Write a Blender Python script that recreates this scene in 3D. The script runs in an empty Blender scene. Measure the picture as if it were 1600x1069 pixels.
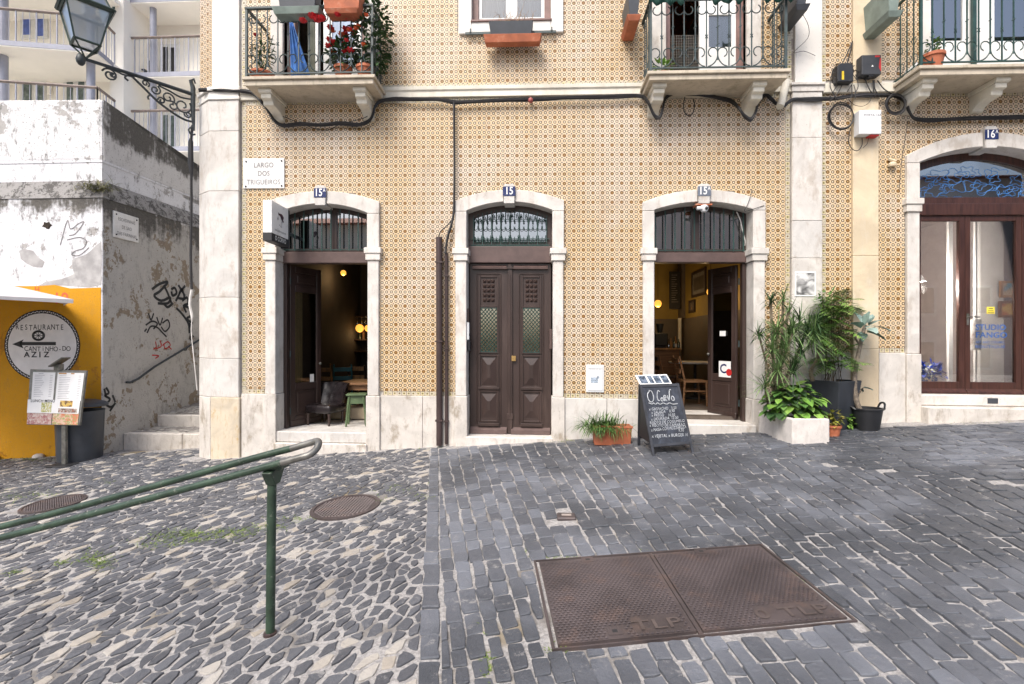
import bpy, bmesh, math, random
from mathutils import Vector, Matrix, noise
RND = random.Random(11)
S = bpy.context.scene
COL = S.collection
rad = math.radians
# ---------------------------------------------------------------- camera, world, sun, exposure
F, HZ = 800.0, 534.5            # focal length and horizon in photo pixels (1600 wide)
TH = rad(2.82)                  # yaw of the camera against the facade
CT, ST = math.cos(TH), math.sin(TH)
D, H = 7.6 * CT, 1.487          # distance to the facade, eye height above the sill of the middle door
cam = bpy.data.cameras.new('camera')
cam.sensor_width = 36; cam.lens = 36 * F / 1600
cam.clip_start = .05; cam.clip_end = 500
cam_o = bpy.data.objects.new('camera', cam); COL.objects.link(cam_o)
cam_o.location = (0, -D, H); cam_o.rotation_euler = (rad(90), 0, TH)
S.camera = cam_o
SUN_EL, SUN_AZ = 52, 205        # azimuth clockwise from +Y (behind the camera, over its left shoulder)
w = bpy.data.worlds.new('World'); S.world = w; w.use_nodes = True
nt = w.node_tree; nt.nodes.clear()
wo = nt.nodes.new('ShaderNodeOutputWorld'); bg = nt.nodes.new('ShaderNodeBackground')
sky = nt.nodes.new('ShaderNodeTexSky'); sky.sky_type = 'NISHITA'; sky.sun_disc = False
sky.sun_elevation = rad(SUN_EL); sky.sun_rotation = rad(SUN_AZ)
sky.air_density = 1.0; sky.dust_density = 4.0; sky.ozone_density = 1.0
bg.inputs[1].default_value = .125
nt.links.new(sky.outputs[0], bg.inputs[0]); nt.links.new(bg.outputs[0], wo.inputs[0])
sl = bpy.data.lights.new('sun', 'SUN'); sl.energy = 1.7; sl.angle = rad(28); sl.color = (1, .965, .91)
so = bpy.data.objects.new('sun', sl); COL.objects.link(so)
_d = Vector((math.sin(rad(SUN_AZ)) * math.cos(rad(SUN_EL)), math.cos(rad(SUN_AZ)) * math.cos(rad(SUN_EL)), math.sin(rad(SUN_EL))))
so.rotation_euler = _d.to_track_quat('Z', 'Y').to_euler(); so.location = (0, -12, 14)
S.view_settings.view_transform = 'Standard'; S.view_settings.look = 'None'
S.view_settings.exposure = 1.0; S.view_settings.gamma = 1
S.view_settings.use_curve_mapping = False
# ---------------------------------------------------------------- measuring helpers
K = -.0083                       # the courses of the facade run 0.5 degrees out of level
def ray(px, py):
    dx, dz = (px - 800) / F, (HZ - py) / F
    return dx * CT - ST, dx * ST + CT, dz
def at(px, py, y):               # the point of the vertical plane y = const seen at a photo pixel
    a, b, c = ray(px, py); t = (D + y) / b
    return Vector((a * t, y, H + c * t))
def fx(px, y=0): return at(px, HZ, y).x
def fz(px, py, y=0):             # height in the facade's own (slightly tilted) courses
    p = at(px, py, y); return p.z - K * (p.x + .374)
def fp(px, py, y=0): p = at(px, py, y); return Vector((p.x, y, p.z - K * (p.x + .374)))
GA, GX, GY = .022, .062, .05
def g0(x, y): return GA + GX * x + GY * y
def g(x, y): return g0(x, y) + .012 * noise.noise((x * .7, y * .7, 3.1)) + .006 * noise.noise((x * 2.1, y * 2.1, 9))
def gat(px, py):                 # the point of the sloping ground seen at a photo pixel
    a, b, c = ray(px, py)
    t = (GA - GY * D - H) / (c - GX * a - GY * b)
    return Vector((a * t, -D + b * t, H + c * t))
def V(*a): return Vector(a)
# ---------------------------------------------------------------- mesh builder
class MB:
    def __init__(s): s.v = []; s.f = []; s.m = []
    def face(s, pts, m=0):
        n = len(s.v); s.v += [Vector(p) for p in pts]; s.f.append(list(range(n, n + len(pts)))); s.m.append(m); return s
    def grid(s, rings, closed=True, caps=True, m=0):
        n0 = len(s.v); k = len(rings[0])
        for r in rings: s.v += [Vector(p) for p in r]
        for i in range(len(rings) - 1):
            for j in range(k if closed else k - 1):
                a = n0 + i * k + j; b = n0 + i * k + (j + 1) % k
                s.f.append([a, b, b + k, a + k]); s.m.append(m)
        if caps and closed:
            s.f.append([n0 + j for j in range(k)][::-1]); s.m.append(m)
            e = n0 + (len(rings) - 1) * k; s.f.append([e + j for j in range(k)]); s.m.append(m)
        return s
    def box(s, x0, x1, y0, y1, z0, z1, m=0):
        n = len(s.v)
        s.v += [Vector(p) for p in ((x0,y0,z0),(x1,y0,z0),(x1,y1,z0),(x0,y1,z0),(x0,y0,z1),(x1,y0,z1),(x1,y1,z1),(x0,y1,z1))]
        for q in ((0,3,2,1),(4,5,6,7),(0,1,5,4),(1,2,6,5),(2,3,7,6),(3,0,4,7)): s.f.append([n + i for i in q]); s.m.append(m)
        return s
    def prism(s, poly, y0, y1, m=0):      # outline in x,z pushed along y
        return s.grid([[(x, y0, z) for x, z in poly], [(x, y1, z) for x, z in poly]], m=m)
    def prismz(s, poly, z0, z1, m=0):     # outline in x,y pushed along z
        return s.grid([[(x, y, z0) for x, y in poly], [(x, y, z1) for x, y in poly]], m=m)
    def prismx(s, poly, x0, x1, m=0):     # outline in y,z pushed along x
        return s.grid([[(x0, y, z) for y, z in poly], [(x1, y, z) for y, z in poly]], m=m)
    def tube(s, pts, r, n=6, m=0, caps=True, flat=None):
        pts = [Vector(p) for p in pts]; rings = []; up = None
        for i, p in enumerate(pts):
            t = (pts[min(i + 1, len(pts) - 1)] - pts[max(i - 1, 0)])
            t = t.normalized() if t.length > 1e-9 else Vector((0, 0, 1))
            if up is None: up = Vector((0, 0, 1)) if abs(t.z) < .9 else Vector((0, 1, 0))
            a = t.cross(up)
            if a.length < 1e-6: a = t.cross(Vector((1, .1, .2)))
            a.normalize(); b = a.cross(t); up = b
            rr = r[i] if isinstance(r, (list, tuple)) else r
            rings.append([p + a * (rr * math.cos(6.28318 * j / n)) + b * (rr * math.sin(6.28318 * j / n)) for j in range(n)])
        return s.grid(rings, m=m, caps=caps)
    def lathe(s, prof, c=(0, 0, 0), n=16, m=0):
        c = Vector(c)
        return s.grid([[c + Vector((r * math.cos(6.28318 * j / n), r * math.sin(6.28318 * j / n), z)) for j in range(n)] for r, z in prof], m=m)
    def ball(s, c, r, n=10, m=0, sz=1):
        k = 6
        return s.lathe([(max(1e-4, r * math.sin(math.pi * i / k)), -r * sz * math.cos(math.pi * i / k)) for i in range(k + 1)], c, n, m)
    def add(s, o, M=None, m=None):
        n = len(s.v); s.v += [(M @ v if M else v.copy()) for v in o.v]
        for f, mm in zip(o.f, o.m): s.f.append([n + i for i in f]); s.m.append(mm if m is None else m)
        return s
    def leaf(s, p, d, length, width, droop=.3, seg=3, up=V(0, 0, 1), m=0, fold=.15, tip=.05, base=.3):
        d = Vector(d).normalized(); p = Vector(p); side = d.cross(up)
        if side.length < 1e-3: side = Vector((1, 0, 0))
        side.normalize(); n0 = len(s.v); cur = p.copy(); dd = d.copy()
        prof = [base] + [math.sin(math.pi * (.15 + .85 * (i / seg) ** .9)) if i < seg else tip for i in range(1, seg + 1)]
        for i in range(seg + 1):
            wd = width * .5 * max(prof[i], tip); nrm = side.cross(dd)
            s.v += [cur - side * wd + nrm * (wd * fold), cur.copy(), cur + side * wd + nrm * (wd * fold)]
            dd = (dd + Vector((0, 0, -droop / seg))).normalized(); cur = cur + dd * (length / seg)
        for i in range(seg):
            a = n0 + 3 * i
            s.f += [[a, a + 1, a + 4, a + 3], [a + 1, a + 2, a + 5, a + 4]]; s.m += [m, m]
        return s
def rot(ax, ang, c=(0, 0, 0)):
    return Matrix.Translation(Vector(c)) @ Matrix.Rotation(ang, 4, ax)
# ---------------------------------------------------------------- object helpers
WL = {}                                  # world position of every thing's origin
def O(name, mb, mat, parent=None, loc=None, shear=None, bev=0, smooth=False, label=None, kind=None, seg=1):
    """one mesh object from world-space geometry; origin at its thing's base"""
    org = WL[parent.name] if parent else Vector(loc if loc is not None else (0, 0, 0))
    if shear is None: shear = bool(parent) and SHEAR.get(parent.name, False)
    me = bpy.data.meshes.new(name)
    vs = [(v.x, v.y, v.z + (K * (v.x + .374) if shear else 0)) for v in mb.v]
    me.from_pydata([(x - org.x, y - org.y, z - org.z) for x, y, z in vs], [], mb.f)
    mats = mat if isinstance(mat, (list, tuple)) else [mat]
    for q in mats: me.materials.append(q)
    if len(mats) > 1: me.polygons.foreach_set('material_index', mb.m)
    bm = bmesh.new(); bm.from_mesh(me)
    if bev or smooth:
        bmesh.ops.remove_doubles(bm, verts=bm.verts, dist=1e-5)
    bmesh.ops.recalc_face_normals(bm, faces=bm.faces)
    if bev:
        es = [e for e in bm.edges if len(e.link_faces) == 2 and e.calc_face_angle(0) > .5]
        bmesh.ops.bevel(bm, geom=es, offset=bev, segments=seg, affect='EDGES', profile=.6, clamp_overlap=True)
    bm.to_mesh(me); bm.free()
    if smooth:
        me.polygons.foreach_set('use_smooth', [True] * len(me.polygons))
        try: me.set_sharp_from_angle(angle=rad(40))
        except Exception: pass
    o = bpy.data.objects.new(name, me); COL.objects.link(o)
    if parent: o.parent = parent; WL[o.name] = org; SHEAR[o.name] = shear
    else: o.location = org; WL[o.name] = org; SHEAR[o.name] = shear
    if label: o['label'] = label
    if kind: o['kind'] = kind
    return o
SHEAR = {}
def thing(name, label, cat, loc=(0, 0, 0), group=None, shear=False):
    o = bpy.data.objects.new(name, None); COL.objects.link(o); o.location = loc
    o.empty_display_size = .2
    o['label'] = label; o['category'] = cat
    if group: o['group'] = group
    WL[o.name] = Vector(loc); SHEAR[o.name] = shear
    return o
def tag(o, label, cat, group=None):
    o['label'] = label; o['category'] = cat
    if group: o['group'] = group
    return o
def inst(src, name, parent, M, label=None):     # another object on the same mesh data, placed by a world matrix
    o = bpy.data.objects.new(name, src.data if hasattr(src, 'data') else src); COL.objects.link(o)
    o.parent = parent; o.matrix_local = Matrix.Translation(-WL[parent.name]) @ M
    WL[o.name] = WL[parent.name]
    return o
_txt = {}
def text(s, size, c=(0, 0, 0), ax=V(1, 0, 0), up=V(0, 0, 1), bold=0, align='CENTER', squash=1, depth=.0012, shear=0, mb=None, m=0):
    """flat lettering as a thin solid, centred on c, facing ax x up"""
    cu = bpy.data.curves.new('t', 'FONT'); cu.body = s; cu.size = size; cu.align_x = align; cu.align_y = 'CENTER'
    cu.offset = bold * size; cu.shear = shear; cu.resolution_u = 3; cu.space_character = 1.05
    ob = bpy.data.objects.new('t', cu); COL.objects.link(ob)
    me = bpy.data.meshes.new_from_object(ob.evaluated_get(bpy.context.evaluated_depsgraph_get()))
    bpy.data.objects.remove(ob); bpy.data.curves.remove(cu)
    mb = mb or MB(); n = len(mb.v); c = Vector(c); nrm = ax.cross(up).normalized()
    for v in me.vertices: mb.v.append(c + ax * (v.co.x * squash) + up * v.co.y + nrm * depth)
    for p in me.polygons: mb.f.append([n + i for i in p.vertices]); mb.m.append(m)
    bpy.data.meshes.remove(me); return mb
def spiral(c, r, a0, a1, n=14, k=.45):   # curl in x,z : radius shrinks to k*r
    return [V(c[0] + r * (1 - (1 - k) * i / n) * math.cos(a0 + (a1 - a0) * i / n), 0, c[1] + r * (1 - (1 - k) * i / n) * math.sin(a0 + (a1 - a0) * i / n)) for i in range(n + 1)]
def smoothpath(pts, n=4):
    pts = [Vector(p) for p in pts]; out = []
    for i in range(len(pts) - 1):
        p0 = pts[max(i - 1, 0)]; p1 = pts[i]; p2 = pts[i + 1]; p3 = pts[min(i + 2, len(pts) - 1)]
        for k in range(n):
            t = k / n
            out.append(.5 * ((2 * p1) + (p2 - p0) * t + (2 * p0 - 5 * p1 + 4 * p2 - p3) * t * t + (3 * p1 - p0 - 3 * p2 + p3) * t ** 3))
    return out + [pts[-1]]
# ---------------------------------------------------------------- materials
class N:
    def __init__(s, name):
        s.mat = bpy.data.materials.new(name); s.mat.use_nodes = True; s.t = s.mat.node_tree; s.t.nodes.clear()
        s.out = s.t.nodes.new('ShaderNodeOutputMaterial'); s.b = s.t.nodes.new('ShaderNodeBsdfPrincipled')
        s.link(s.b.outputs[0], s.out.inputs[0]); s._pos = None
    def link(s, a, b): s.t.links.new(a, b)
    def new(s, t): return s.t.nodes.new('ShaderNode' + t)
    def put(s, sock, val):
        if hasattr(val, 'is_output'): s.link(val, sock)
        elif isinstance(val, (tuple, list)) and len(val) == 3 and sock.type == 'RGBA': sock.default_value = (*val, 1)
        else: sock.default_value = val
    def pos(s):
        if not s._pos: s._pos = s.new('NewGeometry').outputs['Position']
        return s._pos
    def sep(s, v):
        n = s.new('SeparateXYZ'); s.link(v, n.inputs[0]); return n.outputs
    def math(s, op, a, b=None, c=None, clamp=False):
        n = s.new('Math'); n.operation = op; n.use_clamp = clamp
        for i, q in enumerate((a, b, c)):
            if q is not None: s.put(n.inputs[i], q)
        return n.outputs[0]
    def vscale(s, v, k):
        n = s.new('VectorMath'); n.operation = 'MULTIPLY'; s.put(n.inputs[0], v); n.inputs[1].default_value = k; return n.outputs[0]
    def noise(s, scale, detail=3, vec=None, rough=.55, dist=0):
        n = s.new('TexNoise'); n.inputs['Scale'].default_value = scale; n.inputs['Detail'].default_value = detail
        n.inputs['Roughness'].default_value = rough; n.inputs['Distortion'].default_value = dist
        s.link(vec if vec is not None else s.pos(), n.inputs['Vector']); return n.outputs[0]
    def vor(s, scale, vec=None, feature='F1', out=0):
        n = s.new('TexVoronoi'); n.feature = feature; n.inputs['Scale'].default_value = scale
        s.link(vec if vec is not None else s.pos(), n.inputs['Vector']); return n.outputs[out]
    def white(s, vec):
        n = s.new('TexWhiteNoise'); s.link(vec, n.inputs[0]); return n.outputs[0]
    def comb(s, x, y, z):
        n = s.new('CombineXYZ')
        for i, q in enumerate((x, y, z)): s.put(n.inputs[i], q)
        return n.outputs[0]
    def mix(s, f, a, b, mode='MIX'):
        n = s.new('Mix'); n.data_type = 'RGBA'; n.blend_type = mode
        s.put(n.inputs[0], f); s.put(n.inputs[6], a); s.put(n.inputs[7], b); return n.outputs[2]
    def step(s, v, lo, hi):              # smooth ramp 0..1 between lo and hi
        n = s.new('MapRange'); n.interpolation_type = 'SMOOTHSTEP'; s.put(n.inputs[0], v)
        n.inputs[1].default_value = lo; n.inputs[2].default_value = hi; return n.outputs[0]
    def rnd(s):                          # one value per object and per loose piece
        a = s.new('ObjectInfo').outputs['Random']; b = s.new('NewGeometry').outputs['Random Per Island']
        return s.math('FRACT', s.math('ADD', a, b))
    def bump(s, h, strength=.3, dist=.01):
        n = s.new('Bump'); n.inputs['Strength'].default_value = strength; n.inputs['Distance'].default_value = dist
        s.link(h, n.inputs['Height']); s.link(n.outputs[0], s.b.inputs['Normal'])
    def fin(s, col, rough=.7, metal=0, spec=.5):
        s.put(s.b.inputs['Base Color'], col); s.put(s.b.inputs['Roughness'], rough); s.put(s.b.inputs['Metallic'], metal)
        s.b.inputs['Specular IOR Level'].default_value = spec
        return s.mat
def sc(c, k): return tuple(min(1, q * k) for q in c)
def basic(name, c, rough=.6, metal=0, var=.18, scale=6, c2=None, thr=(.52, .66), s2=3, bump=.15, bs=60, spec=.5, stretch=None, bd=.004, rvar=.12):
    n = N(name); v = n.pos()
    if stretch: v = n.vscale(v, stretch)
    a = n.noise(scale, 5, v)
    col = n.mix(n.step(a, .3, .7), sc(c, 1 - var), sc(c, 1 + var))
    if c2:
        f = n.noise(s2, 7, v, .65)
        col = n.mix(n.step(f, *thr), col, n.mix(a, sc(c2, .8), sc(c2, 1.15)))
    if bump: n.bump(n.noise(bs, 4), bump, bd)
    return n.fin(col, n.math('ADD', n.math('MULTIPLY', a, rvar * 2), rough - rvar), metal, spec)
def glass(name, tint=(.8, .85, .85), refl=.12, rough=.02):
    n = N(name); t = n.t
    tr = n.new('BsdfTransparent'); tr.inputs[0].default_value = (*tint, 1)
    gl = n.new('BsdfGlossy'); gl.inputs['Roughness'].default_value = rough
    fr = n.new('Fresnel'); fr.inputs[0].default_value = 1.5
    fac = n.math('ADD', n.math('MULTIPLY', fr.outputs[0], 1.0), refl, clamp=True)
    mx = n.new('MixShader'); n.link(fac, mx.inputs[0]); n.link(tr.outputs[0], mx.inputs[1]); n.link(gl.outputs[0], mx.inputs[2])
    n.link(mx.outputs[0], n.out.inputs[0]); return n.mat
def lampmat(name, c, e):
    n = N(name); n.b.inputs['Emission Color'].default_value = (*c, 1); n.b.inputs['Emission Strength'].default_value = e
    return n.fin(sc(c, .8), .4)
TP = .07                                  # pitch of the tile motif: a tile is two pitches wide
TX0 = fx(388); TZ0 = fz(620, 613)         # corner of the tile field
def azulejo(name):
    n = N(name); p = n.sep(n.pos())
    zz = n.math('SUBTRACT', p[2], n.math('MULTIPLY', n.math('ADD', p[0], .374), K))
    u = n.math('DIVIDE', n.math('SUBTRACT', p[0], TX0), TP); v = n.math('DIVIDE', n.math('SUBTRACT', zz, TZ0), TP)
    iu = n.math('FLOOR', u); iv = n.math('FLOOR', v)
    du = n.math('ABSOLUTE', n.math('SUBTRACT', n.math('FRACT', u), .5)); dv = n.math('ABSOLUTE', n.math('SUBTRACT', n.math('FRACT', v), .5))
    r = n.math('SQRT', n.math('ADD', n.math('MULTIPLY', du, du), n.math('MULTIPLY', dv, dv)))
    sq = n.math('ADD', n.math('MULTIPLY', r, .62), n.math('MULTIPLY', n.math('MAXIMUM', du, dv), .48))
    big = n.math('MULTIPLY', n.math('LESS_THAN', n.math('MODULO', n.math('ADD', iu, 400), 2), .5), n.math('LESS_THAN', n.math('MODULO', n.math('ADD', iv, 400), 2), .5))
    cell = n.white(n.comb(iu, iv, 0)); tile = n.white(n.comb(n.math('FLOOR', n.math('MULTIPLY', u, .5)), n.math('FLOOR', n.math('MULTIPLY', v, .5)), 3))
    fade = n.step(n.noise(.55, 4), .42, .62)           # areas whose glaze has faded pink
    fade2 = n.math('ADD', n.math('MULTIPLY', fade, .7), n.math('MULTIPLY', tile, .3))
    ground = n.mix(fade2, (.66, .51, .32), (.67, .565, .45))
    warm = n.mix(n.math('MULTIPLY', n.step(r, .62, .35), n.math('SUBTRACT', .62, n.math('MULTIPLY', fade2, .5))), ground, (.60, .39, .16))
    ringb = n.math('MULTIPLY', n.step(r, .40, .35), n.step(r, .07, .12))
    cb = n.mix(n.step(r, .24, .30), n.mix(cell, (.25, .115, .022), (.20, .115, .035)), n.mix(cell, (.085, .035, .010), (.07, .04, .018)))
    corb = n.mix(cell, (.30, .17, .05), (.55, .40, .20))
    big_c = n.mix(n.step(r, .40, .36), warm, n.mix(ringb, corb, cb))
    ring = n.math('MULTIPLY', n.step(sq, .375, .33), n.step(sq, .125, .17))
    cs = n.mix(cell, (.095, .06, .024), n.mix(tile, (.085, .08, .062), (.15, .085, .03)))
    warm2 = n.mix(n.step(sq, .15, .10), warm, (.80, .71, .55)); small_c = n.mix(ring, warm2, n.mix(n.math('MULTIPLY', fade2, .25), cs, (.42, .38, .34)))
    cu = n.math('SUBTRACT', .5, du); cv = n.math('SUBTRACT', .5, dv)
    rd = n.math('ADD', cu, cv)
    col = n.mix(big, small_c, big_c)
    col = n.mix(n.math('MULTIPLY', n.step(rd, .225, .15), .95), col, n.mix(cell, (.055, .03, .03), (.03, .028, .04)))
    dirt = n.noise(2.2, 8, n.vscale(n.pos(), (1, 1, .35)), .7)
    col = n.mix(n.math('MULTIPLY', n.step(dirt, .54, .72), .5), col, (.30, .24, .18))
    col = n.mix(n.math('MULTIPLY', n.step(n.noise(26, 3), .66, .70), .5), col, (.75, .7, .62))
    n.bump(n.noise(35, 3), .12, .003)
    return n.fin(col, n.math('ADD', .28, n.math('MULTIPLY', dirt, .25)))
def border(name, vert, cen=0.0):
    n = N(name); p = n.sep(n.pos())
    zz = n.math('SUBTRACT', p[2], n.math('MULTIPLY', n.math('ADD', p[0], .374), K))
    a = n.math('DIVIDE', n.math('SUBTRACT', zz if vert else p[0], TZ0 if vert else TX0), TP)
    ia = n.math('FLOOR', a); d = n.math('ABSOLUTE', n.math('SUBTRACT', n.math('FRACT', a), .5))
    c = n.white(n.comb(ia, 7, 2))
    col = n.mix(n.step(d, .40, .34), (.33, .28, .24), n.mix(c, (.60, .52, .30), (.55, .53, .42)))
    d2 = n.math('ABSOLUTE', n.math('DIVIDE', n.math('SUBTRACT', p[0] if vert else zz, cen), TP)); dm = n.math('MAXIMUM', d, d2)
    col = n.mix(n.step(d2, .36, .42), col, (.20, .16, .13))
    col = n.mix(n.step(dm, .22, .17), col, n.mix(c, (.20, .17, .06), (.17, .11, .06)))
    col = n.mix(n.step(n.noise(14, 3), .5, .62), col, (.5, .44, .34))
    return n.fin(col, .4)
def stonewall(name, base, stain, amt=.5, s=1.6, vein=.25):
    n = N(name); v = n.pos()
    a = n.noise(s, 8, v, .62, .6); b = n.noise(9, 6, n.vscale(v, (1.6, 1.6, .4)), .7)
    col = n.mix(n.step(a, .35, .68), sc(base, 1.08), sc(base, .84))
    col = n.mix(n.math('MULTIPLY', n.step(b, .5, .72), vein), col, sc(stain, .9))
    col = n.mix(n.math('MULTIPLY', n.step(n.noise(s * 1.7, 9, n.vscale(v, (1, 1, .6)), .7), .53, .68), amt), col, stain)
    col = n.mix(n.math('MULTIPLY', n.step(n.noise(55, 2), .68, .73), .5), col, sc(stain, .45))
    n.bump(n.noise(40, 5, v, .7), .35, .006)
    return n.fin(col, .62, 0, .35)
MT = {}
MT['tile'] = azulejo('glazed_tile'); 
MT['lime'] = stonewall('limestone', (.63, .595, .55), (.40, .34, .28), .65, 2.2, .5)
MT['lime2'] = stonewall('limestone_grey', (.60, .575, .54), (.39, .33, .27), .7, 2.4, .5)
MT['plinth'] = stonewall('limestone_plinth', (.60, .56, .51), (.30, .25, .19), .8, 2.6, .55)
MT['ochre'] = stonewall('ochre_stone', (.60, .52, .40), (.47, .31, .12), .95, 2.9, .55)
MT['cream'] = stonewall('cream_stone', (.64, .53, .37), (.66, .60, .50), .6, 1.8, .3)
MT['plaster'] = stonewall('white_plaster', (.74, .71, .66), (.62, .57, .5), .3, 1, .1)
MT['cornice'] = stonewall('cornice_paint', (.72, .68, .58), (.5, .43, .33), .3)
MT['balcony'] = stonewall('balcony_stone', (.53, .46, .36), (.28, .24, .16), .6, 2.5, .5)
MT['brown'] = basic('brown_paint', (.042, .026, .022), .38, var=.2, scale=5, c2=(.075, .05, .042), thr=(.55, .75), s2=4, bump=.2, bs=30, stretch=(1, 1, .2))
MT['brown2'] = basic('grey_brown_paint', (.10, .065, .058), .45, var=.15, bump=.1)
MT['varnish'] = basic('varnished_wood', (.048, .018, .013), .34, var=.35, scale=9, stretch=(4, 4, .25), bump=.1, c2=(.075, .028, .018), thr=(.45, .75), s2=7)
MT['green'] = basic('green_iron_paint', (.017, .05, .042), .42, var=.25, scale=12, c2=(.06, .075, .07), thr=(.6, .75), s2=18, bump=.3, bs=80)
MT['iron'] = basic('grey_green_iron', (.045, .065, .065), .5, var=.3, scale=10, bump=.25, bs=90)
MT['lampiron'] = basic('lamp_iron', (.035, .042, .044), .5, .2, var=.3, scale=12, bump=.3, bs=90)
MT['lampgreen'] = basic('lamp_green_paint', (.03, .05, .04), .45, var=.2, bump=.1)
MT['railgreen'] = basic('rail_green_paint', (.028, .052, .032), .42, .0, var=.35, scale=8, c2=(.12, .14, .11), thr=(.58, .68), s2=28, bump=.25, bs=70)
MT['railworn'] = basic('rail_worn_metal', (.17, .165, .15), .42, .5, var=.25, scale=14, c2=(.10, .13, .10), thr=(.55, .65), s2=12, bump=.3, bs=70)
MT['cable'] = basic('black_cable', (.016, .015, .016), .55, var=.3, bump=.1)
MT['cablew'] = basic('white_cable', (.6, .58, .55), .5, bump=0)
MT['pipe'] = basic('brown_pipe_paint', (.05, .032, .03), .4, var=.2, scale=4, bump=.15)
MT['glass'] = glass('window_glass', (.75, .78, .78), .10)
MT['glassdark'] = glass('fanlight_glass', (.35, .37, .38), .34)
MT['glassshop'] = glass('shop_glass', (.86, .87, .88), .07); MT['glassfan'] = glass('shop_fanlight_glass', (.6, .62, .64), .30)
MT['glasslamp'] = glass('lantern_glass', (.80, .82, .83), .42, .3)
MT['whitepaint'] = basic('white_paint', (.74, .74, .72), .4, var=.06, bump=.08)
MT['whitebox'] = basic('white_plastic', (.70, .71, .72), .45, var=.05, bump=.05)
MT['black'] = basic('black_plastic', (.018, .019, .022), .45, var=.2, bump=.15, bs=40)
MT['greyplastic'] = basic('grey_plastic', (.048, .054, .064), .45, var=.12, bump=.1)
MT['terra'] = basic('terracotta', (.42, .13, .062), .75, var=.2, c2=(.50, .26, .17), thr=(.55, .75), s2=6, bump=.2)
MT['soil'] = basic('soil', (.035, .024, .016), .95, var=.4, scale=40, bump=.8, bs=70, bd=.02)
MT['navy'] = basic('navy_enamel', (.012, .022, .10), .25, var=.1, bump=0)
MT['enamel'] = basic('white_enamel', (.82, .82, .80), .3, var=.04, bump=0)
MT['ink'] = basic('black_ink', (.02, .02, .022), .6, var=.1, bump=0)
MT['inkfade'] = basic('faded_ink', (.20, .19, .19), .6, var=.3, scale=20, bump=0)
MT['marble'] = stonewall('sign_marble', (.74, .73, .71), (.6, .58, .54), .3)
MT['red'] = basic('red_paint', (.5, .02, .02), .5, bump=0)
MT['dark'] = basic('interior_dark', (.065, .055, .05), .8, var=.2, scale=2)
MT['wood'] = basic('table_wood', (.20, .10, .045), .5, var=.3, scale=7, stretch=(.3, 4, 4), bump=.15)
MT['woodl'] = basic('pale_wood', (.38, .20, .08), .5, var=.3, scale=7, stretch=(3, 3, .4), bump=.15)
MT['leather'] = basic('dark_leather', (.016, .012, .013), .28, var=.25, bump=.3, bs=90)
MT['stoolgreen'] = basic('green_stool_paint', (.085, .13, .06), .45, var=.25, c2=(.26, .30, .16), thr=(.6, .7), s2=14, bump=.2)
MT['teal'] = basic('teal_paint', (.02, .14, .16), .5)
# ================================================================ the ground sheet
TX0 = fx(393.5); TZ0 = fz(400, 604.5)
def build_ground():
    mb = MB(); xs = [-16 + .25 * i for i in range(121)]; ys = [-24 + .5 * i for i in range(24)] + [-12 + .22 * i for i in range(61)]
    n = len(xs)
    for y in ys:
        for x in xs: mb.v.append(V(x, y, g(x, y) if y < .9 or x > -5.3 else min(g(x, y), -.42 + .0 * y)))
    for j in range(len(ys) - 1):
        for i in range(n - 1):
            a = j * n + i; mb.f.append([a, a + 1, a + n + 1, a + n]); mb.m.append(0)
    m = N('mortar_and_dirt')
    a = m.noise(3, 6); b = m.noise(38, 5, rough=.7)
    px = m.sep(m.pos())
    c = m.mix(m.step(b, .38, .62), (.24, .23, .225), (.38, .365, .35))
    c = m.mix(m.step(a, .52, .66), c, m.mix(b, (.13, .12, .11), (.25, .235, .22)))
    c = m.mix(m.step(m.noise(1.3, 5), .6, .72), c, (.22, .18, .12))
    m.bump(m.noise(60, 6, rough=.75), .6, .012)
    m.fin(c, .9, 0, .3)
    return O('ground', mb, m.mat, kind='structure', smooth=True)
GROUND = build_ground()
# ================================================================ tiled houses
HA = thing('tiled_house', 'old house faced in ochre patterned tiles with three arched stone doorways', 'house', (fx(800), .1, 0), shear=True)
HB = thing('tiled_house', 'tiled house behind the potted plants with one wide arched shop door', 'house', (fx(1500), .1, .4), shear=True)
def wall(parent, name, x0, x1, z0, z1, holes, mat, y0=.022, y1=.36):
    xs = sorted({x0, x1, *[q for h in holes for q in h[:2] if x0 < q < x1]}); zs = sorted({z0, z1, *[q for h in holes for q in h[2:] if z0 < q < z1]})
    mb = MB()
    for a, b in zip(xs, xs[1:]):
        run = None
        for c, d in list(zip(zs, zs[1:])) + [(None, None)]:
            solid = c is not None and not any(h[0] <= (a + b) / 2 <= h[1] and h[2] <= (c + d) / 2 <= h[3] for h in holes)
            if solid: run = [run[0], d] if run else [c, d]
            elif run: mb.box(a, b, y0, y1, *run); run = None
    return O(name, mb, mat, parent)
def arc(xa, xb, ze, za, n=12): return [(xa + (xb - xa) * i / n, za - (za - ze) * (2 * i / n - 1) ** 2) for i in range(n + 1)]
REV = .30                                   # depth of the reveals
DOORS = []
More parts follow.
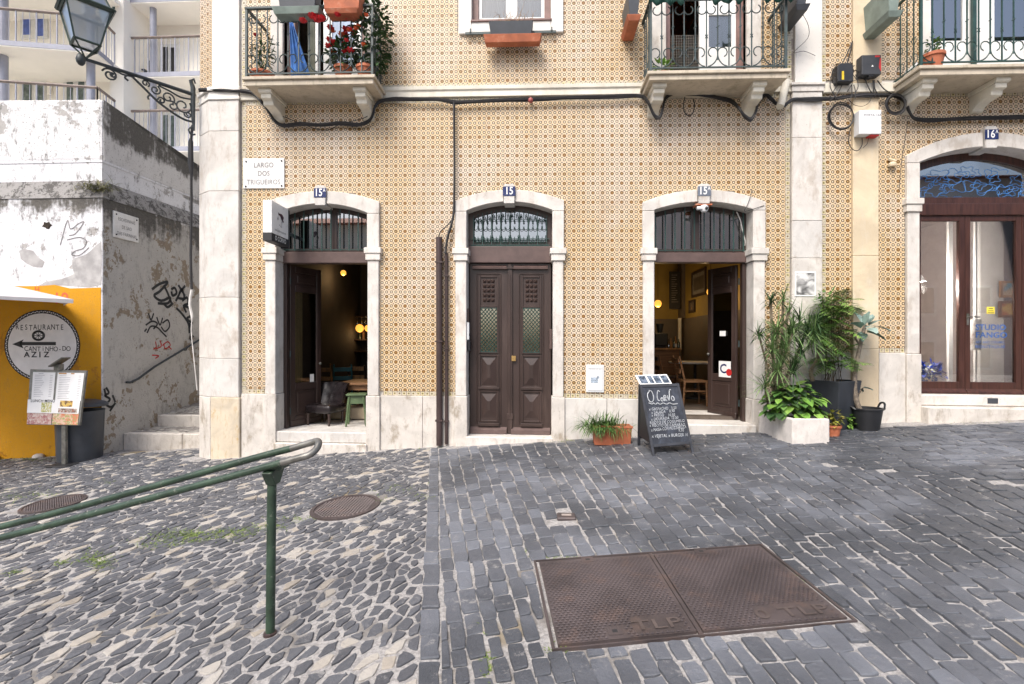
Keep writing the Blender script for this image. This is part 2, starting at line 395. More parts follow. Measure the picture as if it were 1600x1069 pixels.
def surround(h, mid, ol, il, ir, orr, oa, oe, ia, ie, it, ib, pt, base, key=(0, 0), il_imp=5):
    X = {k: fx(v) for k, v in dict(ol=ol, il=il, ir=ir, orr=orr).items()}
    Z = {k: fz(mid, v) for k, v in dict(oa=oa, oe=oe, ia=ia, ie=ie, it=it, ib=ib, pt=pt, base=base).items()}
    yf = -.055; m = MT['lime']
    xm = (X['il'] + X['ir']) / 2; kw = .085
    inner = arc(X['il'], X['ir'], Z['ie'], Z['ia']); outer = arc(X['ol'], X['orr'], Z['oe'], Z['oa'])
    for sgn in (-1, 1):
        oi, ii = ('ol', 'il') if sgn < 0 else ('orr', 'ir')
        f = lambda P: [p for p in P if (p[0] - xm) * sgn > kw]
        O_, I_ = f(outer), f(inner)
        if sgn > 0: O_, I_ = O_[::-1], I_[::-1]
        zi = lambda P, x: next(a[1] + (b[1] - a[1]) * (x - a[0]) / (b[0] - a[0]) for a, b in zip(P, P[1:]) if a[0] <= x <= b[0])
        xk = xm + sgn * kw
        # upper jamb, springing at the inner end of the arc, then the arch stone
        zsp = Z['ie'] - .012
        O('arch_jamb', MB().box(min(X[oi], X[ii]), max(X[oi], X[ii]), yf, REV, Z['it'], zsp - .003), m, h, bev=.008)
        poly = [(X[oi], zsp)] + O_ + [(xk + sgn * .002, zi(outer, xk)), (xk + sgn * .002, zi(inner, xk))] + I_[::-1] + [(X[ii], zsp)]
        O('arch_stone', MB().prism(poly, yf, REV), m, h, bev=.006)
        # impost, jamb and plinth block
        a, b = sorted((X[oi], X[ii])); e = .035
        zt, zb = Z['it'] - .003, Z['ib']
        imp = MB()
        imp.box(a - e, b + e, yf - e, REV - .02, zt - .085, zt); imp.box(a - e * .5, b + e * .5, yf - e * .55, REV - .021, zb, zt - .086)
        O('impost', imp, MT['lime'], h, bev=.006)
        O('jamb', MB().box(a + .008, b - .002 if sgn < 0 else b - .008, yf + .004, REV - .001, Z['pt'] + .003, zb - .002), MT['lime'], h, bev=.008)
        O('plinth_block', MB().box(a - .012, b + .012, yf - .012, REV - .003, Z['base'] - .25, Z['pt']), MT['plinth'], h, bev=.008)
    zk0 = Z['ia'] - .035; zk1 = Z['oa'] + .075
    O('keystone', MB().prism([(xm - kw * .92, zk0), (xm + kw * .92, zk0), (xm + kw, zk1 - .03), (xm + kw * .7, zk1), (xm - kw * .7, zk1), (xm - kw, zk1 - .03)], yf - .03, REV - .002), MT['lime2'], h, bev=.006)
    DOORS.append((h, X, Z, xm, inner, zk0, zk1, yf - .03))
    return X, Z, xm, inner
# wall openings (x0, x1, z0, z1)
d1 = surround(HA, 505, 416, 433, 575, 594, 300, 317, 319.5, 334, 388, 407.5, 617, 704)
d2 = surround(HA, 796, 711.5, 729.5, 863, 881, 298, 315, 316.5, 330, 388.8, 408.4, 619.5, 694)
d3 = surround(HA, 1098, 1003, 1021.5, 1174.5, 1194, 298, 317, 316.5, 329, 388.8, 408.4, 623, 680)
d4 = surround(HB, 1542, 1413.5, 1433.5, 1650, 1670, 209, 243, 231, 254, 311, 332, 554, 661)
ZPL = TZ0 - TP * 1.5                        # top of the stone plinth
ZSC0, ZSC1 = fz(700, 153), fz(700, 137)     # string course
ZTOP = 8.2
YB = -.56
def dhole(d): return ((d[0]['ol'] + d[0]['il']) / 2, (d[0]['orr'] + d[0]['ir']) / 2, -1.5, d[1]['ia'])
ba_open = [(fx(443), fx(572), ZSC1, 7.75), (fx(1040), fx(1166), ZSC1, 7.75)]
win_open = (fx(737), fx(861), fz(800, 33), 7.75)
XA0, XA1 = fx(336), fx(1276)
wall(HA, 'wall', XA0, XA1, -1.2, ZTOP + 1, [dhole(d1), dhole(d2), dhole(d3), *ba_open, win_open], MT['plaster'])
XB0, XB1 = fx(1276) + .002, 15.5
bb_open = (fx(1452), fx(1700), fz(1500, 110), 7.75)
wall(HB, 'wall', XB0, XB1, -1.0, ZTOP + 1, [dhole(d4), bb_open], MT['plaster'])
# ---- the sides and back of both houses
for h, xa, xb in ((HA, XA0, XA1), (HB, XB0, XB1)):
    O('rear_wall', MB().box(xa, xb, 7.0, 7.2, -1.2, ZTOP + 1), MT['plaster'], h)
    O('side_wall', MB().box(xa if h is HA else xb - .3, xa + .3 if h is HA else xb, .361, 6.999, -1.2, ZTOP + 1), MT['plaster'], h)
    O('roof', MB().box(xa, xb, -.25, 7.3, ZTOP + 1.002, ZTOP + 1.2), MT['terra'], h)
O('party_wall', MB().box(XA1 - .3, XA1 - .01, .361, 6.999, -1.2, ZTOP + 1), MT['plaster'], HA)
# ---- glazed tiles, each one its own piece
tproto = MB(); h_ = TP - .0004; b_ = .0012
r0 = [(-h_, .02, -h_), (h_, .02, -h_), (h_, .02, h_), (-h_, .02, h_)]
r1 = [(x, .0012, z) for x, y, z in r0]; r2 = [(x * (1 - b_ / h_), 0, z * (1 - b_ / h_)) for x, y, z in r0]
tproto.grid([r0, r1, r2], caps=False); tproto.face(r2)
tme = None
def tiles(h, regions, blocks, n_single):
    """regions: x0,x1,z0,z1 covered with tiles; blocks(x,z) true where stone covers the wall"""
    global tme
    cells = []
    for (x0, x1, z0, z1) in regions:
        i0 = math.floor((x0 - TX0 + TP) / (2 * TP)) - 1; i1 = math.ceil((x1 - TX0 + TP) / (2 * TP)) + 1
        j0 = math.floor((z0 - TZ0) / (2 * TP)) - 1; j1 = math.ceil((z1 - TZ0) / (2 * TP)) + 1
        for i in range(i0, i1):
            for j in range(j0, j1):
                cx, cz = TX0 - TP + (2 * i + 1) * TP, TZ0 + (2 * j + 1) * TP
                a0, a1 = max(cx - TP, x0), min(cx + TP, x1); b0, b1 = max(cz - TP, z0), min(cz + TP, z1)
                if a1 - a0 < .012 or b1 - b0 < .012 or blocks((a0 + a1) / 2, (b0 + b1) / 2): continue
                cells.append(((a0 + a1) / 2, (b0 + b1) / 2, a1 - a0, b1 - b0))
    full = [c for c in cells if c[2] > .139 and c[3] > .139]
    full.sort(key=lambda c: (c[0]) ** 2 + D * D + (c[1] - H) ** 2)
    single = set(full[:n_single]); mb = MB()
    for c in cells:
        M = Matrix.Translation((c[0], RND.uniform(0, .0007), c[1])) @ Matrix.Rotation(rad(RND.uniform(-.3, .3)), 4, 'X') @ Matrix.Rotation(rad(RND.uniform(-.35, .35)), 4, 'Z') @ Matrix.Diagonal((c[2] / (2 * TP), 1, c[3] / (2 * TP), 1))
        if c in single:
            M = Matrix.Translation((0, 0, K * (c[0] + .374))) @ M
            if tme is None:
                o = O('tile', tproto, MT['tile'], h, shear=False); tme = o.data
                # geometry was stored relative to its thing: put it back round the origin
                for v in tme.vertices: v.co += WL[h.name]
                o.matrix_local = Matrix.Translation(-WL[h.name]) @ M
            else: inst(tme, 'tile', h, M)
        else: mb.add(tproto, M)
    O('tiles', mb, MT['tile'], h, kind='stuff')
def in_surround(d, x, z, pad=.03):
    X, Z, xm, inner = d
    if not (X['ol'] + pad < x < X['orr'] - pad): return False
    if z < Z['it'] or z < Z['oe']: return True
    t = (x - X['ol']) / (X['orr'] - X['ol']); return z < Z['oa'] - (Z['oa'] - Z['oe']) * (2 * t - 1) ** 2 - pad
XT0 = fx(384.6); XT1 = fx(1227)
ups = [(fx(424) + .0, fx(590), ZSC1, 9), (fx(1018), fx(1189), ZSC1, 9), (fx(718), fx(880), fz(800, 54), 9)]
def blkA(x, z): return any(in_surround(d, x, z) for d in (d1, d2, d3)) or any(a + .03 < x < b - .03 and c + .03 < z < e for a, b, c, e in ups)
ZUP = fz(700, 131.5)
tiles(HA, [(XT0, XT1, TZ0 - TP / 2, ZSC0 - TP), (fx(384.6), XT1, ZUP, ZTOP)], blkA, 300)
def strip(h, x0, x1, z0, z1, vert):                 # half-tile border pieces
    mb = MB(); n = max(1, round((z1 - z0 if vert else x1 - x0) / (2 * TP)))
    for k in range(n):
        if vert: a, b, c, d = x0, x1, z0 + (z1 - z0) * k / n, z0 + (z1 - z0) * (k + 1) / n
        else: a, b, c, d = x0 + (x1 - x0) * k / n, x0 + (x1 - x0) * (k + 1) / n, z0, z1
        if h is HA and not vert and any(in_surround(q, (a + b) / 2, (c + d) / 2) for q in (d1, d2, d3)): continue
        if h is HA and not vert and any(u[0] < (a + b) / 2 < u[1] and c > u[2] for u in ups): continue
        mb.add(tproto, Matrix.Translation(((a + b) / 2, RND.uniform(0, .001), (c + d) / 2)) @ Matrix.Diagonal(((b - a) / (2 * TP), 1, (d - c) / (2 * TP), 1)))
    O('border_tiles', mb, border('border_tile', vert, (x0 + x1) / 2 if vert else (z0 + z1) / 2), h, kind='stuff')
strip(HA, fx(377.5), XT0, ZPL, ZSC0, True); strip(HA, XT1, fx(1234.5), ZPL, ZSC0, True)
strip(HA, XT0, XT1, ZPL, TZ0 - TP / 2, False); strip(HA, XT0, XT1, ZSC0 - TP, ZSC0, False)
strip(HA, fx(377.5), XT0, ZSC1 + .002, ZTOP, True); strip(HA, XT1, fx(1240), ZSC1 + .002, ZTOP, True)
strip(HA, XT0, XT1, ZSC1 + .002, ZUP, False)
ZPB = fz(1390, 551.5); ZSB = fz(1330, 146)
def blkB(x, z): return in_surround(d4, x, z) or (fx(1434) + .03 < x and z > ZSB + .3)
tiles(HB, [(fx(1290.5), fx(1330), ZPB, ZSB), (fx(1371), fx(1950), ZPB + TP, ZSB - TP), (fx(1290.5), fx(1331), ZSB + .2, ZTOP), (fx(1376), fx(1440), ZSB + .2, ZTOP)], blkB, 40)
strip(HB, fx(1283.5), fx(1290.5), ZPB, ZTOP, True); strip(HB, fx(1371), fx(1413), ZPB, ZPB + TP, False); strip(HB, fx(1371), fx(1950), ZSB - TP, ZSB, False)
# ---- plinth slabs between the doorways
def blocks_row(h, xs, z0, z1, yf, mat, name='plinth_slab'):
    for a, b in zip(xs, xs[1:]):
        O(name, MB().box(a + .0025, b - .0025, yf + RND.uniform(-.004, .004), .021, z0, z1), mat, h, bev=.006)
ZB = -.9
blocks_row(HA, [fx(379), fx(415.3)], ZB, ZPL, -.045, MT['plinth'])
blocks_row(HA, [fx(595), fx(661), fx(710.6)], ZB, ZPL, -.035, MT['plinth'])
blocks_row(HA, [fx(882), fx(948), fx(1002)], ZB, ZPL, -.035, MT['lime2'])
blocks_row(HA, [fx(1195), fx(1234)], ZB, ZPL, -.035, MT['lime2'])
blocks_row(HB, [fx(1371), fx(1412.5)], ZB, ZPB, -.035, MT['lime'])
blocks_row(HB, [fx(1672), fx(1760), fx(1850), fx(1950)], ZB, ZPB, -.035, MT['lime'])
# ---- corner pier on the alley, with its chamfered edge
def pier(z0, z1, mat, grow=0, name='pier_block', px0=312.5, pxm=333, px1=376, yo=0):
    a, m_, b = fx(px0, .16), fx(pxm), fx(px1)
    O(name, MB().prismz([(a - grow, .9), (a - grow, .14), (m_ - .03, -.055 - grow - yo), (b + grow, -.055 - grow - yo), (b + grow, .02), (m_, .3), (m_, .9)], z0, z1), mat, HA, bev=.007)
zc = [fz(345, p) for p in (620, 560, 465, 300, 207, 159)]
# plinth of the pier: a pale narrow stone and a worn ochre one
am, bm_ = fx(315, .16), fx(333.5)
O('pier_block', MB().prismz([(am - .02, .9), (am - .02, .13), (bm_ - .004, -.07), (bm_ - .004, .3)], ZB, zc[0] - .003), MT['plinth'], HA, bev=.008)
O('pier_block', MB().box(bm_, fx(378.3), -.075, .3, ZB, zc[0] - .003), MT['ochre'], HA, bev=.01, label='stained ochre stone at the foot of the corner pier')
for i in range(5): pier(zc[i], zc[i + 1] - .003, MT['lime'] if i % 2 else MT['lime2'])
pier(zc[5], zc[5] + .05, MT['plaster'], .02, 'pier_cap'); pier(zc[5] + .051, zc[5] + .13, MT['plaster'], .0, 'pier_cap'); pier(zc[5] + .131, zc[5] + .19, MT['plaster'], .035, 'pier_cap')
O('plaster_pilaster', MB().box(fx(333), fx(375), -.03, .021, zc[5] + .191, ZTOP), MT['plaster'], HA, bev=.006)
sx0, sx1 = fx(313, .16), fx(333)
O('side_tiles', MB().prismz([(sx0, .9), (sx0, .15), (sx1 - .002, -.02), (sx1 - .002, .3)], zc[5] + .191, ZTOP), MT['tile'], HA)
# ---- right pilaster of the first house
zr = [fz(1260, p) for p in (720, 616, 520, 404, 346, 217, 146)]
for i in range(6): O('pilaster_block', MB().box(fx(1235.5), fx(1282), -.05 + RND.uniform(-.002, .002), .021, zr[i], zr[i + 1] - .003), MT['lime2'] if i in (0, 3) else MT['lime'], HA, bev=.006)
O('pilaster_cap', MB().box(fx(1235.5) - .01, fx(1283) + .01, -.065, .021, zr[6], fz(1260, 137)), MT['lime'], HA, bev=.006)
O('pilaster_cap', MB().box(fx(1235.5) - .03, fx(1283) + .02, -.09, .021, fz(1260, 137) + .001, fz(1260, 132.5)), MT['lime'], HA, bev=.006)
O('plaster_pilaster', MB().box(fx(1241), fx(1283), -.03, .021, fz(1260, 132.4), ZTOP), MT['plaster'], HA, bev=.006)
# ---- cream pilaster of the second house
zq = [fz(1350, p) for p in (690, 545, 400, 147)]
for i in range(3): O('pilaster_block', MB().box(fx(1330.5), fx(1370.5), -.04, .021, zq[i], zq[i + 1] - .003), MT['cream'], HB, bev=.006)
O('plaster_pilaster', MB().box(fx(1331.5), fx(1376), -.03, .021, fz(1350, 131), ZTOP), MT['cream'], HB, bev=.006)
O('string_course', MB().box(fx(1283.5), 15.4, -.05, .021, fz(1350, 146.5), fz(1350, 132)), MT['cornice'], HB, bev=.008)
# ---- string course of the first house
for a, b in ((377, 408), (592, 1006), (1206, 1235)):
    O('string_course', MB().prismx([(.021, ZSC0), (-.035, ZSC0), (-.035, ZSC0 + .085), (-.055, ZSC0 + .10), (-.06, ZSC1), (.021, ZSC1)], fx(a) + .002, fx(b) - .002), MT['cornice'], HA, bev=.004)
# ---- thresholds
def step(h, x0, x1, y0, y1, z0, z1, mat, name='doorstep', bev=.012): return O(name, MB().box(x0, x1, y0, y1, z0, z1), mat, h, bev=bev)
ZF1 = fz(505, 675, -.03); step(HA, d1[0]['il'] - .002, d1[0]['ir'] + .002, -.045, 1.15, ZF1 - .16, ZF1, MT['lime2'])
step(HA, d1[0]['il'] - .01, d1[0]['ir'] + .01, -.10, .02, -.7, ZF1 - .163, MT['plinth'])
ZF2 = fz(796, 682); step(HA, d2[0]['il'] - .01, d2[0]['ir'] + .01, -.08, .4, -.3, ZF2, MT['lime'])
ZF3 = fz(1098, 663, -.1); step(HA, d3[0]['il'] - .002, d3[0]['ir'] + .015, -.14, .55, -.3, ZF3, MT['lime2'])
ZF3B = ZF3 + .05; step(HA, d3[0]['il'] - .002, d3[0]['ir'] + .002, .551, 1.1, -.3, ZF3B, MT['lime2'])
ZF4 = fz(1542, 618); step(HB, d4[0]['il'] - .002, d4[0]['ir'] + .002, -.03, .5, ZF4 - .15, ZF4, MT['lime'])
step(HB, d4[0]['il'] - .002, d4[0]['ir'] + .002, -.22, .03, -.2, ZF4 - .155, MT['plinth'])
O('floor_drain_plate', MB().box(fx(1540), fx(1556), -.036, -.0302, ZF4 - .11, ZF4 - .035), MT['greyplastic'], HB)
# ================================================================ wooden doors and fanlights
def bars_fan(h, parent, X, inner, z0, n, y, r, mat, pad=.02):
    for i in range(n):
        x = X['il'] + .06 + (X['ir'] - X['il'] - .12) * i / (n - 1)
        t = (x - X['il']) / (X['ir'] - X['il']); za = inner[0][1] + (max(p[1] for p in inner) - inner[0][1]) * (1 - (2 * t - 1) ** 2) - pad
        O('bar', MB().box(x - r, x + r, y - r, y + r, z0, za), mat, parent)
def archframe(h, X, inner, z0, y0, y1, wd, mat, name, mull=()):
    """wooden fanlight frame filling the arch from z0 up"""
    xl, xr = X['il'], X['ir']; za = max(p[1] for p in inner); zi = inner[0][1]
    out = arc(xl, xr, zi + .03, za + .03); inn = arc(xl + wd, xr - wd, zi - wd * .9, za - wd * 1.1)
    mb = MB()
    poly = [(xl, z0)] + out + [(xr, z0), (xr - wd, z0)] + inn[::-1] + [(xl + wd, z0)]
    mb.prism(poly, y0, y1)
    for (a, b) in mull: mb.box(a, b, y0 + .004, y1 - .004, z0 + .003, za - wd * .6)
    mb.box(xl + wd + .001, xr - wd - .001, y0 + .002, y1 - .002, z0, z0 + wd)
    f = O(name, mb, mat, h, bev=.004)
    gl = [(xl + wd * .6, z0 + wd * .6)] + arc(xl + wd * .6, xr - wd * .6, zi - wd * .5, za - wd * .6) + [(xr - wd * .6, z0 + wd * .6)]
    return f, gl
# --- door 1 and 3: fanlight, transom, frame
def cafe_front(d, mid, pyt0, pyt1, mull, zf):
    X, Z, xm, inner = d; y0 = .2
    zt1, zt0 = fz(mid, pyt0, y0), fz(mid, pyt1, y0)
    fr, gl = archframe(HA, X, inner, zt1, y0, y0 + .07, .055, MT['brown'], 'fanlight', [mull])
    O('pane', MB().prism(gl, y0 + .03, y0 + .036), MT['glassdark'], fr)
    bars_fan(HA, fr, X, inner, zt1 + .01, 10, y0 - .05, .0085, MT['green'])
    O('bar', MB().box(X['il'] + .01, X['ir'] - .01, y0 - .056, y0 - .044, zt1 + .02, zt1 + .032), MT['green'], fr)
    O('transom', MB().box(X['il'], X['ir'], y0 - .05, y0 + .09, zt0, zt1 - .002), MT['brown2'], HA, bev=.01)
    for a in (X['il'], X['ir'] - .055): O('door_frame', MB().box(a, a + .055, y0 - .01, y0 + .09, zf, zt0 - .002), MT['brown'], HA, bev=.005)
    return zt0
zt1 = cafe_front(d1, 510, 394, 412, (fx(517, .2), fx(526, .2)), ZF1)
zt3 = cafe_front(d3, 1098, 395, 411, (fx(1082, .2), fx(1093, .2)), ZF3)
def cafe_leaf(hx, hy, ang, wd, z0, z1, sgn, card):
    """glazed door leaf, hinged at hx,hy and swung inwards"""
    M = Matrix.Translation((hx, hy, 0)) @ Matrix.Rotation(ang, 4, 'Z')
    t = .045; st = .095; zl = z0 + .62; zu = z1 - .36
    def B(*a): return MB().box(*a)
    fr = MB()
    for a in (0, wd - st): fr.add(B(a, a + st, 0, t, z0, z1), M)
    for a, b in ((z0, z0 + .16), (zl - .05, zl + .06), (zu - .05, zu + .05), (z1 - .1, z1)): fr.add(B(st + .0005, wd - st - .0005, .001, t - .001, a, b), M)
    door = O('door', fr, MT['brown'], HA, bev=.006)
    for a, b in ((z0 + .16, zl - .05), (zu + .05, z1 - .1)):
        p = MB().add(B(st, wd - st, .014, t - .014, a, b), M); p.add(B(st + .05, wd - st - .05, .006, t - .006, a + .05, b - .05), M)
        O('panel', p, MT['brown'], door, bev=.006)
    O('pane', MB().add(B(st - .005, wd - st + .005, .02, .025, zl + .05, zu - .04), M), MT['glassshop'], door)
    kn = MB()
    for yy in (-.05, t + .012): kn.add(MB().ball((wd - st / 2, yy + .02, z0 + .98), .024), M)
    O('handle', kn, MT['railworn'], door, smooth=True)
    O('kick_board', MB().add(B(.0, wd, -.012, t + .012, z0 + .012, z0 + .10), M), MT['brown'], door, bev=.01)
    hg = MB()
    for zz in (z0 + .25, z0 + 1.15, z1 - .25): hg.add(MB().tube([(-.008, -.006, zz - .05), (-.008, -.006, zz + .05)], .011), M)
    O('hinge', hg, MT['iron'], door)
    return door, M, st, wd
MT['curt'] = basic('ochre_curtain', (.50, .36, .15), .8, var=.2, scale=20, stretch=(3, 3, .1), bump=0)  # colour of the strips that stand in for a reflection in the leaves
ld, lM, lst, lw = cafe_leaf(d1[0]['il'] + .06, .30, rad(66), .62, ZF1 + .01, zt1 - .01, 1, 0)
O('sticker', MB().add(MB().box(lw - .22, lw - .14, .0185, .0195, ZF1 + .66, ZF1 + .82), lM), MT['enamel'], ld)
rd_, rM, rst, rw = cafe_leaf(d3[0]['ir'] - .06, .34, rad(180 - 64), .58, ZF3 + .01, zt3 - .01, -1, 0)
O('sticker', MB().add(MB().box(.10, .34, .0455, .0463, ZF3 + .64, ZF3 + .89), rM), MT['enamel'], rd_)
O('round_sticker', MB().add(MB().add(MB().lathe([(.001, 0), (.055, 0), (.055, .0006), (.001, .0006)], n=20), Matrix.Translation((.135, .0478, ZF3 + .72)) @ Matrix.Rotation(rad(90), 4, 'X')), rM), MT['red'], rd_)
O('curtain', MB().add(MB().box(.10, .22, .004, .010, ZF3 + .70, zt3 - .42), rM), MT['curt'], rd_)  # added strip, same tan reflection put into the right leaf's pane
O('curtain', MB().add(MB().box(.10, .26, .032, .038, ZF1 + .70, zt1 - .42), lM), MT['curt'], ld)  # added strip standing in for a tan curtain's reflection in the glass
sk = MB(); tm = text('C', .2, (0, 0, 0), V(1, 0, 0), V(0, 0, 1), .02, depth=0)
O('sticker_print', MB().add(tm, rM @ Matrix.Translation((.25, .0468, ZF3 + .765)) @ Matrix.Rotation(rad(180), 4, 'Z')), MT['navy'], rd_)
O('open_card', MB().add(MB().box(.2, .32, .0465, .0485, ZF3 + 1.28, ZF3 + 1.36), rM), MT['enamel'], rd_)
# --- door 2: two panelled leaves below an iron-grilled fanlight
X, Z, xm, inner = d2; y0 = .17
zt1_, zt0_ = fz(796, 385, y0), fz(796, 411, y0)
fr, gl = archframe(HA, X, inner, zt1_, y0, y0 + .07, .075, MT['brown'], 'fanlight')
O('pane', MB().prism(gl, y0 + .03, y0 + .036), MT['glassdark'], fr)
xl, xr = X['il'] + .04, X['ir'] - .04; nb = 9; sp = (xr - xl - .08) / (nb - 1)
zi = inner[0][1]; za = max(p[1] for p in inner)
def ztop(x): t = (x - X['il']) / (X['ir'] - X['il']); return zi + (za - zi) * (1 - (2 * t - 1) ** 2) - .06
for i in range(nb):
    x = xl + .04 + sp * i
    O('bar', MB().box(x - .006, x + .006, y0 - .03, y0 - .018, zt1_, ztop(x)), MT['green'], fr)
for i in range(nb - 1):
    sm = MB()
    x = xl + .04 + sp * i; zm = (zt1_ + zi) / 2 + .08
    if True:
        cx = x + sp / 2
        for s1 in (-1, 1):
            for s2 in (-1, 1):
                p = [V(cx + s1 * sp * .46, 0, zm), V(cx + s1 * sp * .45, 0, zm + s2 * .05)] + [V(cx + s1 * (sp * .45 - .03) + s1 * .03 * math.cos(q), 0, zm + s2 * (.05 + .03 * math.sin(q))) for q in (.6, 1.3, 2.0, 2.8, 3.8)]
                sm.tube([q + V(0, y0 - .024, 0) for q in p], .0048, 4)
                zz = ztop(cx) - .05
                p = [V(cx + s1 * sp * .48, 0, zz - .16), V(cx + s1 * sp * .40, 0, zz - .07), V(cx + s1 * sp * .3, 0, zz - .01), V(cx + s1 * sp * .18, 0, zz - .03), V(cx + s1 * sp * .24, 0, zz - .07)]
                if s2 > 0: sm.tube([q + V(0, y0 - .024, 0) for q in p], .006, 4)
                p = [V(cx + s1 * sp * .4, 0, zt1_ + .16), V(cx + s1 * sp * .34, 0, zt1_ + .07), V(cx + s1 * sp * .2, 0, zt1_ + .03), V(cx + s1 * sp * .12, 0, zt1_ + .06), V(cx + s1 * sp * .2, 0, zt1_ + .09)]
                if s2 > 0: sm.tube([q + V(0, y0 - .024, 0) for q in p], .006, 4)
        sm.tube([(cx, y0 - .024, zt1_), (cx, y0 - .024, zt1_ + .14)], .005, 4); sm.tube([(cx, y0 - .024, ztop(cx) - .2), (cx, y0 - .024, ztop(cx))], .005, 4)
    O('scroll', sm, MT['green'], fr)

sm = MB()
sm.box(xl, xr, y0 - .035, y0 - .015, zt1_ + .003, zt1_ + .02); sm.box(xl, xr, y0 - .034, y0 - .016, zt1_ + .10, zt1_ + .112)
O('grille_rail', sm, MT['green'], fr)
O('transom', MB().box(X['il'] + .001, X['ir'] - .001, y0 - .03, y0 + .1, zt0_, zt1_ - .002), MT['brown2'], HA, bev=.012, seg=2)
ZD0, ZD1 = ZF2 + .004, zt0_ - .004; y1 = y0 + .03
pz = lambda py: fz(800, py, y1)
for sgn in (-1, 1):
    xa, xb = (X['il'] + .012, xm - .003) if sgn < 0 else (xm + .003, X['ir'] - .012)
    mb = MB().box(xa, xb, y1, y1 + .05, ZD0, ZD1)
    door = O('door', mb, MT['brown'], HA, bev=.004)
    c = (xa + xb) / 2 + sgn * .012; hw = .155
    # mouldings round each panel
    mo = MB()
    def fram(x0, x1, z0, z1, t=.03, p=.02):
        mo.box(x0, x0 + t, y1 - p, y1 + .001, z0, z1); mo.box(x1 - t, x1, y1 - p, y1 + .001, z0, z1)
        mo.box(x0 + t, x1 - t, y1 - p + .001, y1 + .001, z0, z0 + t); mo.box(x0 + t, x1 - t, y1 - p + .001, y1 + .001, z1 - t, z1)
    for a, b in ((481, 431), (553, 479.5), (607, 554.5), (660, 610)): fram(c - hw, c + hw, pz(a), pz(b))
    fram(c - hw - .035, c + hw + .035, pz(662), pz(428), .014, .012)
    mo.box(c - hw - .01, c + hw + .01, y1 - .035, y1 + .001, pz(609), pz(605)); mo.box(c - hw - .01, c + hw + .01, y1 - .035, y1 + .001, pz(666), pz(661))
    O('moulding', mo, MT['brown'], door, bev=.005)
    # stud panel
    for i in range(3):
        for j in range(5):
            sx = (pz(436) - pz(473)) / 5; xx = c + (i - 1) * .062; zz = pz(473) + sx * (j + .5); q = .028
            O('stud', MB().face([(xx - q, y1, zz - q), (xx + q, y1, zz - q), (xx, y1 - .03, zz)]).face([(xx + q, y1, zz - q), (xx + q, y1, zz + q), (xx, y1 - .03, zz)]).face([(xx + q, y1, zz + q), (xx - q, y1, zz + q), (xx, y1 - .03, zz)]).face([(xx - q, y1, zz + q), (xx - q, y1, zz - q), (xx, y1 - .03, zz)]), MT['brown'], door)
    # lattice light
    zl0, zl1 = pz(550), pz(482); q = .125
    O('pane', MB().box(c - q, c + q, y1 - .003, y1 - .001, zl0, zl1), MT['glassdark'], door)
    O('light_backing', MB().box(c - q, c + q, y1 - .0006, y1 - .0001, zl0, zl1), MT['woodl'], door)
    lt = MB(); nn = 15
    for k in range(-4, nn):
        for s2 in (-1, 1):
            # diagonal laths clipped to the light
            x0 = c - q; z0 = zl0 + k * .062; pts = []
            for tt in range(0, 21):
                x = x0 + 2 * q * tt / 20; z = z0 + (x - x0) * 1.15 if s2 > 0 else z0 + (2 * q - (x - x0)) * 1.15
                if zl0 <= z <= zl1: pts.append((x, y1 - .014 - .002 * s2, z))
            if len(pts) > 1: lt.tube([pts[0], pts[-1]], .0055, 4)
    lt.box(c - q - .004, c + q + .004, y1 - .02, y1 - .006, zl0 - .008, zl0 + .004).box(c - q - .004, c + q + .004, y1 - .02, y1 - .006, zl1 - .004, zl1 + .008)
    O('lattice', lt, MT['green'], door)
    # raised pyramid panels
    for a, b, r_ in ((602, 559, .09), (653, 616, .03)):
        z0, z1 = pz(a), pz(b); w_ = .108; pk = .028
        rr = [[(c - w_, y1, z0), (c + w_, y1, z0), (c + w_, y1, z1), (c - w_, y1, z1)], [(c - .022, y1 - pk, z0 + .11), (c + .022, y1 - pk, z0 + .11), (c + .022, y1 - pk, z1 - .11), (c - .022, y1 - pk, z1 - .11)]]
        O('panel', MB().grid(rr), MT['brown'], door)
    # weather board and top drip mould
    O('kick_board', MB().prismx([(y1, ZD0 + .002), (y1 - .055, ZD0 + .002), (y1 - .05, ZD0 + .06), (y1, ZD0 + .10)], xa + .015, xb - (.05 if sgn < 0 else .015)), MT['brown2'], door)
    O('drip_mould', MB().prismx([(y1, pz(421)), (y1 - .05, pz(421)), (y1 - .055, pz(418)), (y1, pz(414.5))], xa + .05, xb - .05), MT['brown2'], door)
ast = MB().box(xm - .035, xm + .035, y1 - .03, y1 + .001, ZD0 + .002, pz(421)); ast.box(xm - .012, xm + .012, y1 - .042, y1 - .029, pz(650), pz(430))
ast.prism([(xm - .06, pz(421)), (xm + .06, pz(421)), (xm, pz(412.5))], y1 - .05, y1); ast.box(xm - .045, xm + .045, y1 - .038, y1, pz(655), pz(646))
O('astragal', ast, MT['brown'], HA, bev=.004)
O('lock_plate', MB().box(fx(799.5, y1), fx(806, y1), y1 - .045, y1 - .031, pz(564), pz(556)), basic('brass', (.55, .36, .14), .35, .8, bump=0), HA, bev=.002)
# --- door 4: varnished glazed double door
X, Z, xm, inner = d4; y0 = .2
z1_, z0_ = fz(1500, 318, y0), fz(1500, 337, y0)
fr, gl = archframe(HB, X, inner, z1_, y0, y0 + .08, .09, MT['varnish'], 'fanlight')
O('pane', MB().prism(gl, y0 + .03, y0 + .036), MT['glassfan'], fr)
